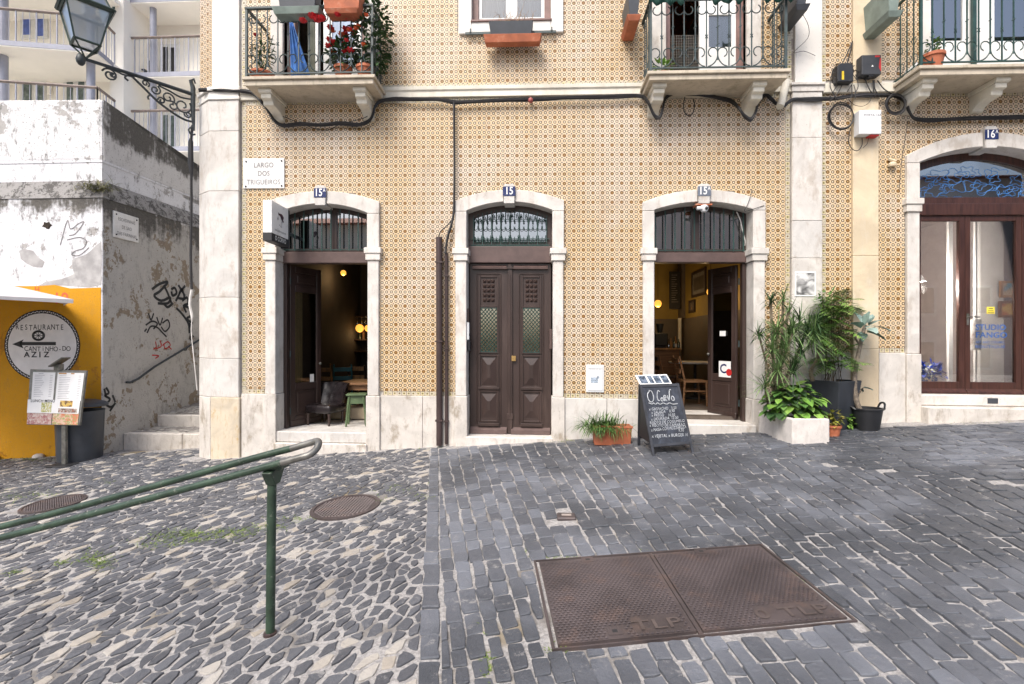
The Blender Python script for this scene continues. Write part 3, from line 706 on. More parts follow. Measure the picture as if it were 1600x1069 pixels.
# blue line drawing of waves and birds on the fanlight
dr = MB(); bx0, bx1 = X['il'] + .12, X['ir'] - .12
rr = random.Random(4)
for k in range(30):
    cx = bx0 + (bx1 - bx0) * (k + .5) / 30; top = inner[0][1] + (max(s[1] for s in inner) - inner[0][1]) * (1 - (2 * (cx - X['il']) / (X['ir'] - X['il']) - 1) ** 2) - .16
    R0 = .05 + rr.random() * .045; cz = z1_ + .16 + (top - z1_ - .26) * rr.random(); a0 = rr.random() * 6; n_ = rr.choice((3, 4, 5))
    p = [V(cx + R0 * (1 + .3 * math.sin(n_ * q)) * math.cos(q + a0) * 1.5, y0 + .0285, cz + R0 * (1 + .3 * math.sin(n_ * q)) * math.sin(q + a0)) for q in [6.283 * i / 22 for i in range(23 if k % 3 else 15)]]
    dr.tube(p, .0034, 4)
O('blind', MB().prism(gl, y0 + .06, y0 + .065), basic('grey_blind', (.30, .33, .35), .7, var=.08, bump=0), fr)  # added grey panel so the fanlight glass looks frosted rather than dark
O('line_drawing', dr, basic('sky_blue_ink', (.07, .26, .62), .5, bump=0), fr)
O('transom', MB().box(X['il'], X['ir'], y0 - .03, y0 + .1, z0_, z1_ - .002), MT['varnish'], HB, bev=.012, seg=2)
zb_ = ZF4 + .004
pxs = [1430, 1502, 1518, 1590]
for (a, b, hi) in ((fx(1431, y0), fx(1507.5, y0), 1), (fx(1508, y0), fx(1596, y0), 0), (fx(1596.5, y0), fx(1655, y0), 1)):
    t = .075; zl, zh = zb_ + .09, z0_ - .004
    mb = MB(); mb.box(a, a + t, y0, y0 + .06, zb_, zh); mb.box(b - t, b, y0, y0 + .06, zb_, zh)
    mb.box(a + t, b - t, y0 + .001, y0 + .059, zh - t, zh); mb.box(a + t, b - t, y0 + .001, y0 + .059, zb_, zb_ + .17)
    door = O('door', mb, MT['varnish'], HB, bev=.008, seg=2)
    O('pane', MB().box(a + t - .005, b - t + .005, y0 + .03, y0 + .035, zb_ + .165, zh - t + .005), MT['glassshop'], door)
    O('kick_board', MB().prismx([(y0, zb_), (y0 - .05, zb_), (y0 - .045, zb_ + .03), (y0, zb_ + .075)], a + .004, b - .004), MT['varnish'], door, bev=.004)
    if not hi:
        O('handle', MB().tube([(a + .035, y0 - .01, fz(1512, 494)), (a + .035, y0 - .05, fz(1512, 494)), (a + .16, y0 - .055, fz(1512, 494.5))], .011).box(a + .02, a + .05, y0 - .012, y0, fz(1512, 507), fz(1512, 489)), MT['railworn'], door, smooth=True)
        blue = basic('blue_lettering', (.02, .10, .34), .5, bump=0)
        for s_, py, px, sz, bo, sq in (('STUDIO', 512, 1548, .115, .012, 1.0), ('FANGO', 524, 1549, .115, .012, 1.08), ('ART AND CERAMIC', 535, 1547, .05, .002, .9), ('BOUTIQUE', 542, 1547, .055, .004, 1.5)):
            c = fp(px, py, y0 + .027); O('lettering', text(s_, sz, c, bold=bo * 1.5, squash=sq), blue, door)
        c = fp(1548, 485, y0 + .026); O('notice', MB().box(c.x - .055, c.x + .055, c.y, c.y + .002, c.z - .05, c.z + .05), basic('yellow_notice', (.75, .6, .06), .5, bump=0), door)
        O('notice_print', MB().box(c.x - .04, c.x + .04, c.y - .0015, c.y - .0005, c.z - .012, c.z - .002).box(c.x - .045, c.x + .045, c.y - .0015, c.y - .0005, c.z - .04, c.z - .03).box(c.x - .03, c.x + .03, c.y - .0015, c.y - .0005, c.z + .02, c.z + .032), MT['ink'], door)
# number plates
def plate(d, s_, label, navy=True):
    h, X, Z, xm, inner, zk0, zk1, yk = d
    zz = (zk0 + zk1) / 2 + .035
    t = thing('number_plate', label, 'house number', (xm, yk, zz), 'house numbers on the keystones', shear=True)
    O('enamel_plate', MB().box(xm - .093, xm + .093, yk - .006, yk - .0005, zz - .07, zz + .07), MT['navy'] if navy else basic('grey_enamel', (.13, .15, .19), .4, bump=0), t, bev=.002)
    main, sup = s_[:2], s_[2:]
    mb = text(main, .155, (xm - (.02 if sup else 0), yk - .0065, zz), bold=.018, squash=.78)
    if sup: text(sup, .07, (xm + .066, yk - .0065, zz + .036), bold=.012, squash=.8, mb=mb)
    O('numeral', mb, MT['enamel'], t)
plate(DOORS[0], '15A', 'blue enamel number plate 15A above the doorway with the green stool')
plate(DOORS[1], '15', 'blue enamel number plate 15 above the closed brown double door')
plate(DOORS[2], '15A', 'grey number plate above the doorway behind the chalkboard', False)
plate(DOORS[3], '16A', 'blue enamel number plate 16A above the wide shop door')
# ================================================================ balconies
def balcony(h, x0, x1, zb, zt, yb, brks, ztop, ironm, name='balcony', nb=None, depth_l=True):
    """stone slab on brackets with an iron railing; x0,x1 world, yb front face"""
    lip = .045
    mb = MB().box(x0, x1, yb, .021, zt - lip, zt).box(x0 + .03, x1 - .03, yb + .03, .020, zb, zt - lip - .001)
    b = O(name, mb, MT['balcony'], h, bev=.006)
    for bx in brks:
        w_ = .075
        prof = [(.02, zb), (yb + .10, zb), (yb + .10, zb - .045), (yb + .13, zb - .06)]
        mb = MB().prismx(prof[:1] + prof[1:] + [(.02, zb - .06)], bx - w_ - .02, bx + w_ + .02)
        prof = [(.02, zb - .0605), (yb + .14, zb - .0605), (yb + .14, zb - .12), (yb + .20, zb - .14), (yb + .21, zb - .19)]
        for i in range(9): q = i / 8 * 1.57; prof.append((-.06 - (abs(yb) - .29) * (1 - math.sin(q)), zb - .195 - .085 * (1 - math.cos(q))))
        prof += [(-.035, zb - .295), (.02, zb - .30)]
        mb.prismx(prof, bx - w_, bx + w_)
        O('bracket', mb, MT['cornice'], b, bev=.006)
    yr = yb + .05; zr = zt + .055
    xa, xb = x0 + .05, x1 - .05
    for x in (xa, xb):
        O('post', MB().box(x - .016, x + .016, yr - .016, yr + .016, zt - .002, ztop + .02), ironm, b)
    O('handrail', MB().box(xa - .02, xb + .02, yr - .025, yr + .025, ztop - .015, ztop + .02).box(xa - .02, xa + .02, yr, .02, ztop - .014, ztop + .019).box(xb - .02, xb + .02, yr, .02, ztop - .014, ztop + .019), ironm, b, bev=.005)
    O('bottom_rail', MB().box(xa, xb, yr - .011, yr + .011, zr - .008, zr + .008).box(xa - .01, xa + .01, yr, .02, zr - .008, zr + .008).box(xb - .01, xb + .01, yr, .02, zr - .008, zr + .008), ironm, b)
    n = nb or max(4, round((xb - xa) / .148)); sp = (xb - xa) / n
    for i in range(1, n):
        x = xa + sp * i
        mb = MB().box(x - .007, x + .007, yr - .007, yr + .007, zr if i % 2 else zr + .1, ztop - .014)
        zk = [zr + .42] if i % 2 else [zr + .31, zr + .55]
        for z in zk:
            for a in (.8, -.8) if i % 2 else (.5,):
                mb.tube([(x - .028 * math.cos(a), yr, z - .035 * math.sin(a)), (x, yr - .006, z), (x + .028 * math.cos(a), yr, z + .035 * math.sin(a))], [.004, .010, .004], 4)
        O('baluster', mb, ironm, b)
    def curls(P, q, r):                            # P maps (s, z) to a point on the railing
        out = []
        zc = zr + .185; rc = sp * .42
        cu = [V(q + rc + rc * math.cos(t), 0, zc + .02 + rc * 1.05 * math.sin(t)) for t in [3.1416 - .62 * k for k in range(8)]]
        low = [V(q + sp - sp * math.cos(t), 0, zc - (zc - zr - .012) * math.sin(t)) for t in [.08 + .15 * k for k in range(10)]]
        left = cu[::-1] + low
        out.append([P(p.x, p.z) for p in left]); out.append([P(2 * (q + sp) - p.x, p.z) for p in left])
        zt_ = ztop - .15; rt = sp * .40
        cu = [V(q + sp - rt - rt * math.cos(t) * 1, 0, zt_ + rt * math.sin(t)) for t in [3.1416 + .6 * k for k in range(8)]]
        up = [V(q + sp, 0, ztop - .02), V(q + sp, 0, zt_ + .04)]
        out.append([P(p.x, p.z) for p in up + cu]); out.append([P(2 * (q + sp) - p.x, p.z) for p in up + cu])
        return out
    for i in range(0, n - 1, 2):
        cs_ = curls(lambda s_, z: V(s_, yr, z), xa + sp * i, 0)
        for c in cs_: O('scroll', MB().tube(c, .0085, 4), ironm, b)
    for x in (xa, xb):
        mb = MB(); ns = 4; ss = abs(yr) / ns
        for k in range(1, ns): mb.box(x - .006, x + .006, yr + ss * k - .006, yr + ss * k + .006, zr, ztop - .014)
        sp_old = sp; 
        for k in (0, 2):
            for zc, rr in ((zr + .11, .07), (ztop - .12, .055), (zr + .36, .045)):
                mb.tube([V(x, yr + ss * (k + 1) + rr * math.cos(t), zc + rr * math.sin(t)) for t in [.5 * q for q in range(11)]], .0055, 4)
        O('side_railing', mb, ironm, b)
    return b, yr, zr, xa, xb
ZBL = fz(800, 117.5, YB)
b1 = balcony(HA, fx(377, YB), fx(585.5, YB), fz(480, 131, YB), fz(480, 117.5, YB), YB, [fx(413, YB + .1), fx(561, YB + .1)], fz(480, 8, YB), MT['iron'])
b2 = balcony(HA, fx(1012, YB), fx(1236.5, YB), fz(1120, 122, YB), fz(1120, 108.5, YB), YB, [fx(1031, YB + .1), fx(1188, YB + .1)], fz(1120, -6, YB), MT['iron'])
b3 = balcony(HB, fx(1437, YB), fx(1437, YB) + 3.2, fz(1500, 115, YB), fz(1500, 100.5, YB), YB, [fx(1454, YB + .1), fx(1569, YB + .1), fx(1720, YB)], fz(1500, -30, YB), MT['green'], nb=21)
# ---- balcony doors
def bdoor1():
    z0, z1 = ZSC1, 7.75; y = .12
    for a, b in ((424, 443), (571, 592)): O('door_surround', MB().box(fx(a), fx(b), -.03, .3, z0, z1), MT['lime'], HA, bev=.005)
    f = MB().box(fx(443), fx(456), y - .02, y + .1, z0, z1).box(fx(562), fx(571), y - .02, y + .1, z0, z1); fr = O('balcony_door', f, basic('rose_brown_paint', (.20, .115, .10), .5, bump=.05), HA, bev=.004)
    O('door_leaf', MB().box(fx(500), fx(514), y, y + .05, z0, z1).box(fx(548), fx(562), y, y + .05, z0, z1).box(fx(514), fx(548), y + .001, y + .049, z0, fz(530, 96)), MT['whitepaint'], fr, bev=.004)
    O('shutter', MB().box(fx(514), fx(548), y + .02, y + .03, fz(530, 96), z1), basic('pale_blue_shutter', (.34, .42, .55), .6, bump=.1), fr)
    M = Matrix.Translation((fx(489), y + .05, 0)) @ Matrix.Rotation(rad(72), 4, 'Z')
    lf = MB().add(MB().box(0, .07, 0, .05, z0, z1).box(.5, .57, 0, .05, z0, z1).box(.07, .5, .001, .049, z0, z0 + .35), M); lo = O('door_leaf', lf, MT['whitepaint'], fr, bev=.004)
    O('pane', MB().add(MB().box(.07, .5, .02, .025, z0 + .35, z1), M), MT['glassdark'], lo)
    O('curtain', MB().prismz([(fx(466) + .012 * k, y + .2 + .015 * (k % 2)) for k in range(22)] + [(fx(466) + .012 * k, y + .21 + .015 * (k % 2)) for k in range(21, -1, -1)], z0, z1), basic('grey_green_curtain', (.20, .21, .17), .8, bump=0), fr)
bdoor1()
def bdoor2():
    z0, z1 = ZSC1, 7.75; y = .12
    for a, b in ((1018, 1040), (1166, 1188)): O('door_surround', MB().box(fx(a), fx(b), -.03, .3, z0, z1), MT['lime'], HA, bev=.005)
    fr = O('balcony_door', MB().box(fx(1040), fx(1050), y - .02, y + .1, z0, z1).box(fx(1155), fx(1166), y - .02, y + .1, z0, z1), bpy.data.materials['rose_brown_paint'], HA, bev=.004)
    O('door_leaf', MB().box(fx(1097), fx(1112), y, y + .05, z0, z1).box(fx(1148), fx(1155), y, y + .05, z0, z1).box(fx(1112), fx(1148), y + .001, y + .049, z0, fz(1130, 66)).box(fx(1112), fx(1148), y + .001, y + .049, fz(1130, 15), z1), MT['whitepaint'], fr, bev=.004)
    O('curtain', MB().box(fx(1112), fx(1148), y + .06, y + .07, fz(1130, 66), fz(1130, 15)), basic('pale_curtain', (.55, .58, .64), .8, scale=14, var=.1, stretch=(1, 1, .05), bump=0), fr)
    O('pane', MB().box(fx(1111), fx(1149), y + .02, y + .025, fz(1130, 67), fz(1130, 14)), MT['glass'], fr)
    nt_ = MB(); xa, xb, za, zb = fx(1050), fx(1096), z0 + .03, fz(1070, 46)
    for k in range(13): x = xa + (xb - xa) * k / 12; nt_.box(x - .0018, x + .0018, y + .03, y + .034, za, zb)
    for k in range(20): z = za + (zb - za) * k / 19; nt_.box(xa, xb, y + .0345, y + .037, z - .0018, z + .0018)
    O('safety_net', nt_, basic('net_cord', (.25, .22, .19), .7, bump=0), fr)
bdoor2()
def bdoor3():
    z0, z1 = bb_open[2], 7.75; y = .12
    O('door_surround', MB().box(fx(1436), fx(1452), -.035, .3, ZSB + .2, z1), MT['plaster'], HB, bev=.005)
    fr = O('balcony_door', MB().box(fx(1452), fx(1456.5), y, y + .06, z0, z1).box(fx(1516), fx(1530), y, y + .06, z0, z1).box(fx(1552), fx(1566), y, y + .06, z0, z1).box(fx(1618), fx(1632), y, y + .06, z0, z1)
           .box(fx(1456.5), fx(1516), y + .001, y + .059, z0, fz(1485, 56)).box(fx(1566), fx(1618), y + .001, y + .059, z0, fz(1590, 56)).box(fx(1530), fx(1552), y - .05, y + .1, z0, z1).box(fx(1632), fx(1690), y + .001, y + .059, z0, z1), MT['whitepaint'], HB, bev=.005)
    for a, b in ((1456, 1516), (1566, 1618)):
        O('pane', MB().box(fx(a) - .004, fx(b) + .004, y + .025, y + .03, fz(1485, 57), z1), MT['glassdark'], fr)
        O('curtain', MB().box(fx(a), fx(b), y + .2, y + .21, fz(1485, 57), z1), basic('grey_curtain', (.30, .32, .36), .8, scale=9, var=.3, stretch=(1, 1, .1), bump=0), fr)
        O('panel', MB().box(fx(a + 8), fx(b - 8), y - .008, y + .001, z0 + .1, fz(1485, 62)), MT['whitepaint'], fr, bev=.004)
    O('shutter_post', MB().box(fx(1525), fx(1531), y - .07, y - .03, z0, z1).box(fx(1446), fx(1451), y - .11, y - .07, fz(1448, 55), z1), MT['green'], fr)
bdoor3()
def upper_window():
    z0, z1 = fz(800, 33), 7.75; zz = fz(800, 54)
    O('window_surround', MB().box(fx(718), fx(737.3), -.04, .2, zz, z1).box(fx(860.7), fx(880), -.04, .2, zz, z1).box(fx(737.3) + .001, fx(860.7) - .001, -.039, .2, zz, z0 - .002), MT['plaster'], HA, bev=.008)
    y = .08
    br = bpy.data.materials['rose_brown_paint']
    W = O('window', MB().box(fx(737.5), fx(747), y - .02, y + .05, z0, z1).box(fx(851), fx(860.5), y - .02, y + .05, z0, z1).box(fx(747), fx(851), y - .019, y + .05, z0, fz(800, 25)), br, HA, bev=.004)
    O('sash', MB().box(fx(747), fx(752), y + .01, y + .05, fz(800, 25), z1).box(fx(846), fx(851), y + .01, y + .05, fz(800, 25), z1).box(fx(790), fx(808), y + .01, y + .05, fz(800, 25), z1).box(fx(752), fx(846), y + .012, y + .048, fz(800, 25), fz(800, 21.5)), MT['whitepaint'], W, bev=.003)
    for a, b in ((752, 790), (808, 846)):
        O('pane', MB().box(fx(a) - .003, fx(b) + .003, y + .028, y + .033, fz(800, 22), z1), MT['glass'], W)
        O('curtain', MB().prismz([(fx(a) + (fx(b) - fx(a)) * k / 20, y + .09 + .008 * (k % 2)) for k in range(21)] + [(fx(a) + (fx(b) - fx(a)) * k / 20, y + .1 + .008 * (k % 2)) for k in range(20, -1, -1)], fz(800, 24), z1), bpy.data.materials['pale_curtain'], W)
    O('sill', MB().box(fx(736), fx(862), -.06, .1, z0 - .03, z0 - .001), br, W, bev=.004)
    # bracket bar, tray and planter box under the window
    t = thing('window_box', 'grey planter box of dry twigs on a terracotta tray under the small window', 'planter', (fx(800), -.15, fz(800, 58)), shear=True)
    yy = -.16
    O('bar', MB().box(fx(728), fx(869), -.075, -.055, fz(800, 57), fz(800, 53.5)).box(fx(735), fx(737), -.075, -.055, fz(800, 56), fz(800, 48)).box(fx(861), fx(863), -.075, -.055, fz(800, 56), fz(800, 48)), MT['iron'], t)
    def trough(x0, x1, y0_, y1_, z0_, z1_, k=.03):
        m = MB(); m.grid([[(x0 + k, y0_ + k, z0_), (x1 - k, y0_ + k, z0_), (x1 - k, y1_ - k, z0_), (x0 + k, y1_ - k, z0_)], [(x0, y0_, z1_), (x1, y0_, z1_), (x1, y1_, z1_), (x0, y1_, z1_)], [(x0 + .012, y0_ + .012, z1_), (x1 - .012, y0_ + .012, z1_), (x1 - .012, y1_ - .012, z1_), (x0 + .012, y1_ - .012, z1_)], [(x0 + .02, y0_ + .02, z1_ - .04), (x1 - .02, y0_ + .02, z1_ - .04), (x1 - .02, y1_ - .02, z1_ - .04), (x0 + .02, y1_ - .02, z1_ - .04)]]); return m
    O('tray', trough(fx(756, -.2), fx(846, -.2), -.27, -.08, fz(800, 64.5, -.26), fz(800, 53, -.26)), MT['terra'], t, bev=.004)
    O('planter', trough(fx(764, -.2), fx(833, -.2), -.25, -.09, fz(800, 53.5, -.24), fz(800, 33, -.24)), MT['greyplastic'], t, bev=.004)
    tw = MB(); rr = random.Random(2)
    for k in range(34):
        x = fx(768 + 60 * rr.random(), -.17); z = fz(800, 34, -.17); p = [V(x, -.17, z - .05)]
        for j in range(5): p.append(p[-1] + V(rr.uniform(-.045, .045), rr.uniform(-.03, .03), rr.uniform(-.0, .075)))
        tw.tube(p, [.004, .004, .003, .003, .002, .0015], 4)
    O('twigs', tw, basic('dry_twig', (.30, .20, .12), .8, bump=0), t)
    return trough
TROUGH = upper_window()
# ================================================================ boxes and plants on the balconies
GREEN = {}
def leafmat(name, c, c2, rough=.5, trans=.0):
    n = N(name); r_ = n.rnd(); col = n.mix(r_, c, c2)
    col = n.mix(n.step(n.noise(9, 3), .45, .7), col, sc(c, .6))
    return n.fin(col, rough, 0, .4)
GREEN['dark'] = leafmat('dark_leaf', (.03, .075, .024), (.06, .12, .035))
GREEN['mid'] = leafmat('mid_leaf', (.08, .19, .04), (.15, .27, .06))
GREEN['bright'] = leafmat('bright_leaf', (.13, .29, .04), (.25, .40, .08))
GREEN['palm'] = leafmat('palm_leaf', (.10, .19, .06), (.21, .31, .11))
GREEN['fern'] = leafmat('fern_leaf', (.13, .27, .045), (.26, .40, .09))
GREEN['kale'] = leafmat('kale_leaf', (.17, .26, .23), (.28, .38, .34))
GREEN['dry'] = leafmat('dry_leaf', (.20, .15, .06), (.32, .24, .10))
MT['petal'] = basic('red_petal', (.55, .012, .02), .5, var=.35, scale=30, bump=0)
MT['petalo'] = basic('orange_petal', (.62, .10, .03), .5, var=.3, bump=0)
rr = random.Random(5)
def cloud(c, rx, ry, rz, n, L, Wd, m=0, dz=.2, mb=None, droop=.5):
    mb = mb or MB()
    for k in range(n):
        while True:
            p = V(rr.uniform(-1, 1), rr.uniform(-1, 1), rr.uniform(-1, 1))
            if .05 < p.length < 1: break
        q = V(c[0] + p.x * rx, c[1] + p.y * ry, c[2] + p.z * rz)
        d = V(p.x + rr.uniform(-.6, .6), p.y + rr.uniform(-.6, .6), p.z * .5 + dz + rr.uniform(-.5, .5))
        mb.leaf(q, d, L * rr.uniform(.6, 1.2), Wd * rr.uniform(.7, 1.2), droop=droop, seg=2, m=m)
    return mb
def flower(c, r, n=9):
    mb = MB()
    for k in range(n):
        a = k * 2.4; e = .2 + .9 * (k / n)
        mb.leaf(c, (math.cos(a) * math.cos(e), math.sin(a) * math.cos(e), math.sin(e)), r, r * .9, droop=-.3, seg=2, base=.5, tip=.4)
    return mb
def pot(c, r0, r1, h): 
    x, y, z = c
    return MB().lathe([(.01, z), (r0, z), (r1 * .95, z + h * .8), (r1 * 1.06, z + h * .8), (r1 * 1.06, z + h), (r1 * .94, z + h), (r1 * .9, z + h - .03), (.01, z + h - .03)], (x, y, 0), 20)
zs1 = fz(480, 117.5, YB) + .001
def potted(px, y, rad_, hgt, label, build, group=None, cat='potted plant', matp='terra', zs=None, h=HA):
    x = fx(px, y); zz = (zs if zs is not None else zs1) + K * (x + .374)
    t = thing('potted_plant', label, cat, (x, y, zz), group)
    O('pot', pot((x, y, zz), rad_ * .72, rad_, hgt), MT[matp], t, smooth=True)
    build(t, x, y, zz + hgt); return t
def bowl_plant(t, x, y, z):
    st = MB()
    for k in range(7): st.tube([V(x + rr.uniform(-.05, .05), y, z - .02), V(x + rr.uniform(-.1, .1), y + rr.uniform(-.05, .05), z + .22), V(x + rr.uniform(-.16, .16), y + rr.uniform(-.08, .08), z + rr.uniform(.35, .6))], .005, 4)
    O('stem', st, GREEN['dark'], t); O('foliage', cloud((x, y, z + .3), .14, .1, .25, 130, .09, .03), GREEN['dark'], t)
    O('flower', flower((x - .06, y - .08, z + .5), .05), MT['petal'], t)
def red_plant(t, x, y, z):
    O('foliage', cloud((x, y, z + .18), .22, .14, .26, 330, .085, .055), GREEN['dark'], t)
    for k in range(16):
        O('flower', flower((x + rr.uniform(-.19, .19), y - .05 + rr.uniform(-.09, .05), z + rr.uniform(.12, .5)), rr.uniform(.055, .08)), MT['petal'] if k % 4 else MT['petalo'], t)
def tall_climber(t, x, y, z):
    O('foliage', cloud((x + .08, y + .05, z + .45), .28, .22, .58, 620, .085, .055), GREEN['dark'], t)
    for k in range(9): O('flower', flower((x + rr.uniform(-.22, .15), y - .18, z + rr.uniform(.2, .62)), .05), MT['petal'] if k % 2 else MT['petalo'], t)
potted(410, -.33, .16, .15, 'wide terracotta bowl with a thin leafy plant behind the balcony rails', bowl_plant)
potted(536, -.38, .125, .19, 'terracotta pot crowded with red flowers behind the balcony rails', red_plant)
potted(571, -.38, .125, .19, 'terracotta pot with a tall leafy bush spilling over the balcony corner', tall_climber)
# box planters hung over the rails
def hung(name, label, box_px, tray_px, mats, h, y=-.62, extra=None):
    x0, x1, py0, py1 = box_px; t = thing(name, label, 'planter', (fx((x0 + x1) / 2, y), y, fz(x0, py1, y)), shear=True)
    O('planter', TROUGH(fx(x0, y), fx(x1, y), y - .07, y + .14, fz(x0, py1, y - .07), fz(x0, py0, y - .07)), MT[mats[0]], t, bev=.004)
    if tray_px:
        a, b, c, d = tray_px; O('tray', TROUGH(fx(a, y), fx(b, y), y - .09, y + .16, fz(a, d, y - .09), fz(a, c, y - .09)), MT[mats[1]], t, bev=.004)
    if extra: extra(t, fx((x0 + x1) / 2, y), y + .03, fz(x0, py0, y))
    return t
def box_leaves(t, x, y, z):
    O('foliage', cloud((x, y, z + .08), .28, .1, .12, 150, .08, .05), GREEN['dark'], t)
MT['trayg'] = basic('grey_green_tray', (.20, .25, .22), .55, bump=.1)
hung('window_box', 'dark planter in a green tray hung over the rail above red roses', (436, 497, -24, 9.5), (429, 503, 10, 20), ('greyplastic', 'trayg'), HA, extra=box_leaves)
hung('window_box', 'terracotta planter hung over the rail beside the climbing plant', (506, 565, -18, 15), (510, 563, 12, 19), ('terra', 'terra'), HA, extra=box_leaves)
rs = thing('rose_spray', 'spray of large red roses drooping below the hung planters', 'flowers', (fx(490, -.6), -.6, fz(490, 20, -.6)))
for k, (px, py, r_) in enumerate(((488, 30, .085), (495, 35, .08), (502, 33, .08), (473, 36, .07), (527, 26, .06))):
    p = at(px, py, -.66); O('flower', flower(p, r_, 14), MT['petal'], rs)
O('stem', MB().tube([at(478, 22, -.6), at(486, 26, -.64), at(494, 32, -.66)], .005, 4).tube([at(520, 18, -.6), at(527, 26, -.66)], .004, 4).tube([at(478, 22, -.6), at(472, 36, -.66)], .004, 4), GREEN['dark'], rs)
def sidebox(px_, y0_, y1_, py0, py1, label, mats, sgn, h):
    """planter hung outside the side railing"""
    yb_ = y0_; xf = fx(px_, yb_); t = thing('window_box', label, 'planter', (xf, yb_, fz(px_, py1, yb_)), shear=True)
    z0_, z1_ = fz(px_, py1, yb_), fz(px_, py0, yb_)
    a, b = (xf - .0, xf + .17) if sgn < 0 else (xf - .17, xf)
    O('planter', TROUGH(a, b, y0_, y1_, z0_ + .08, z1_ + .10), MT[mats[0]], t, bev=.004)
    O('tray', TROUGH(a - .015, b + .015, y0_ - .02, y1_ + .02, z0_, z0_ + .075), MT[mats[1]], t, bev=.004)
    return t
sidebox(981, -.50, .0, -2, 32, 'dark planter in a red tray hung outside the balcony rail', ('greyplastic', 'terra'), -1, HA)
sidebox(1264, -.50, .0, -14, 15, 'grey planter hung on the rail beside the white pilaster', ('greyplastic', 'greyplastic'), 1, HA)
sidebox(1388, -.55, .0, -16, 26, 'green planter hung outside the rail near the black wiring box', ('trayg', 'trayg'), -1, HB)
# green cloth covers hung along the second balcony's handrail
for k, (a, b, py) in enumerate(((1014, 1068, 9), (1108, 1160, 8), (1190, 1243, 6))):
    xa, xb = fx(a, -.58), fx(b, -.58); zb_ = fz(a, py, -.58)
    cl = MB().grid([[(xa + (xb - xa) * j / 14, -.585 - .02 * math.sin(j * 1.9), zb_ + .03 * math.sin(j * 1.3 + k) + .30 * i / 3) for j in range(15)] for i in range(4)], closed=False)
    o = O('rail_cover', cl, basic('green_cloth', (.01, .06, .045), .75, bump=.2) if k == 0 else bpy.data.materials['green_cloth'], None, (xa, -.585, zb_), smooth=True)
    md = o.modifiers.new('s', 'SOLIDIFY'); md.thickness = .004
    tag(o, ('green cloth tied over the balcony rail beside the hung red tray', 'middle green cloth tied over the rail in front of the white balcony door', 'green cloth tied over the balcony rail beside the white pilaster')[k], 'cloth', 'green cloths along the balcony rail')
# blue towel, doorway plants
cl = MB().grid([[at(452 + .4 * i + j * (.6 + i * .75), 28 + i * 15 + (j % 2) * 2, -.2 + .03 * (j % 2) - .0 * i) for j in range(7)] for i in range(7)], closed=False)
o = O('towel', cl, basic('blue_cloth', (.07, .20, .52), .8, var=.3, bump=.2), None, at(460, 118, -.2), smooth=True); o.modifiers.new('s', 'SOLIDIFY').thickness = .006
tag(o, 'blue cloth hanging in front of the open balcony door', 'cloth')
def small_pl(t, x, y, z): O('foliage', cloud((x, y, z + .06), .14, .1, .1, 70, .08, .05), GREEN['bright'], t)
potted(1035, -.35, .08, .07, 'low green plant beside the dark balcony doorway', small_pl, zs=fz(1120, 108.5, YB) + .001)
def succ(t, x, y, z):
    O('foliage', cloud((x + .02, y, z + .1), .1, .08, .14, 60, .06, .045), GREEN['mid'], t); O('stem', MB().tube([(x, y, z - .05), (x + .05, y, z + .1), (x + .12, y, z + .22)], .012, 5), GREEN['dark'], t)
potted(1457, -.42, .135, .2, 'terracotta pot with a succulent behind the green balcony rails', succ, zs=fz(1500, 100.5, YB) + .001)
o = O('folded_sack', MB().grid([[at(1412 + 4 * j, 120 - 3.2 * j - (5 if i in (1, 2) else 0) - 2 * (j % 2), -.15 - .05 * j + .05 * (i - 1)) for j in range(6)] for i in range(4)], closed=False), MT['enamel'], None, at(1420, 118, -.2), smooth=True); o.modifiers.new('s', 'SOLIDIFY').thickness = .02
tag(o, 'white sack lying inside the corner of the green balcony', 'sack')
# ================================================================ cables and boxes on the facade
def P3(pts, y=-.075):
    out = []
    for q in pts: out.append(at(q[0], q[1], q[2] if len(q) > 2 else y))
    return out
def bundle(name, label, pts, n, r, spread, cat='cables', seed=1, n2=4, mat='cable', parent=None):
    rr_ = random.Random(seed); base = smoothpath(P3(pts), n2); mb = MB()
    for k in range(n):
        a = rr_.random() * 6.28; ox, oz = math.cos(a) * spread, math.sin(a) * spread; ph = rr_.random() * 9
        mb.tube([p + V(0, .6 * ox * math.sin(.31 * i + ph), oz * math.cos(.23 * i + ph * 2)) for i, p in enumerate(base)], r * rr_.uniform(.75, 1.2), 5)
    if parent: return O(name, mb, MT[mat], parent, smooth=True)
    return tag(O(name, mb, MT[mat], None, base[0], smooth=True), label, cat)
B_ = -.23
main = [(311, 141, -.05), (345, 141), (376, 142), (396, 146), (408, 158, -.12), (420, 174, -.12), (428, 188, -.1), (441, 196), (470, 194), (500, 195), (530, 193), (560, 195), (576, 190), (583, 178, -.12), (586, 166, -.12), (595, 158), (620, 155), (660, 156), (690, 156), (712, 160), (740, 158), (800, 156.5), (850, 155), (900, 153), (960, 151), (1000, 150), (1011, 157, B_), (1018, 172, B_), (1024, 183, B_), (1031, 183, B_), (1036, 168, B_), (1040, 153, -.1), (1055, 146), (1080, 147), (1110, 151), (1140, 157), (1154, 168, B_), (1163, 181, B_), (1172, 187, B_), (1180, 178, B_), (1185, 160, -.1), (1196, 148), (1206, 155), (1216, 164, -.12), (1226, 165, -.12), (1240, 156), (1270, 155), (1300, 154), (1330, 150), (1360, 149), (1395, 150), (1414, 158, -.1), (1420, 172, -.12), (1428, 184, -.1), (1445, 188), (1480, 187), (1530, 185), (1600, 183), (1700, 182)]
bundle('cable_bundle', 'long black cable bundle looping under the three balconies along the facade', main, 9, .0125, .022, seed=3, n2=5)
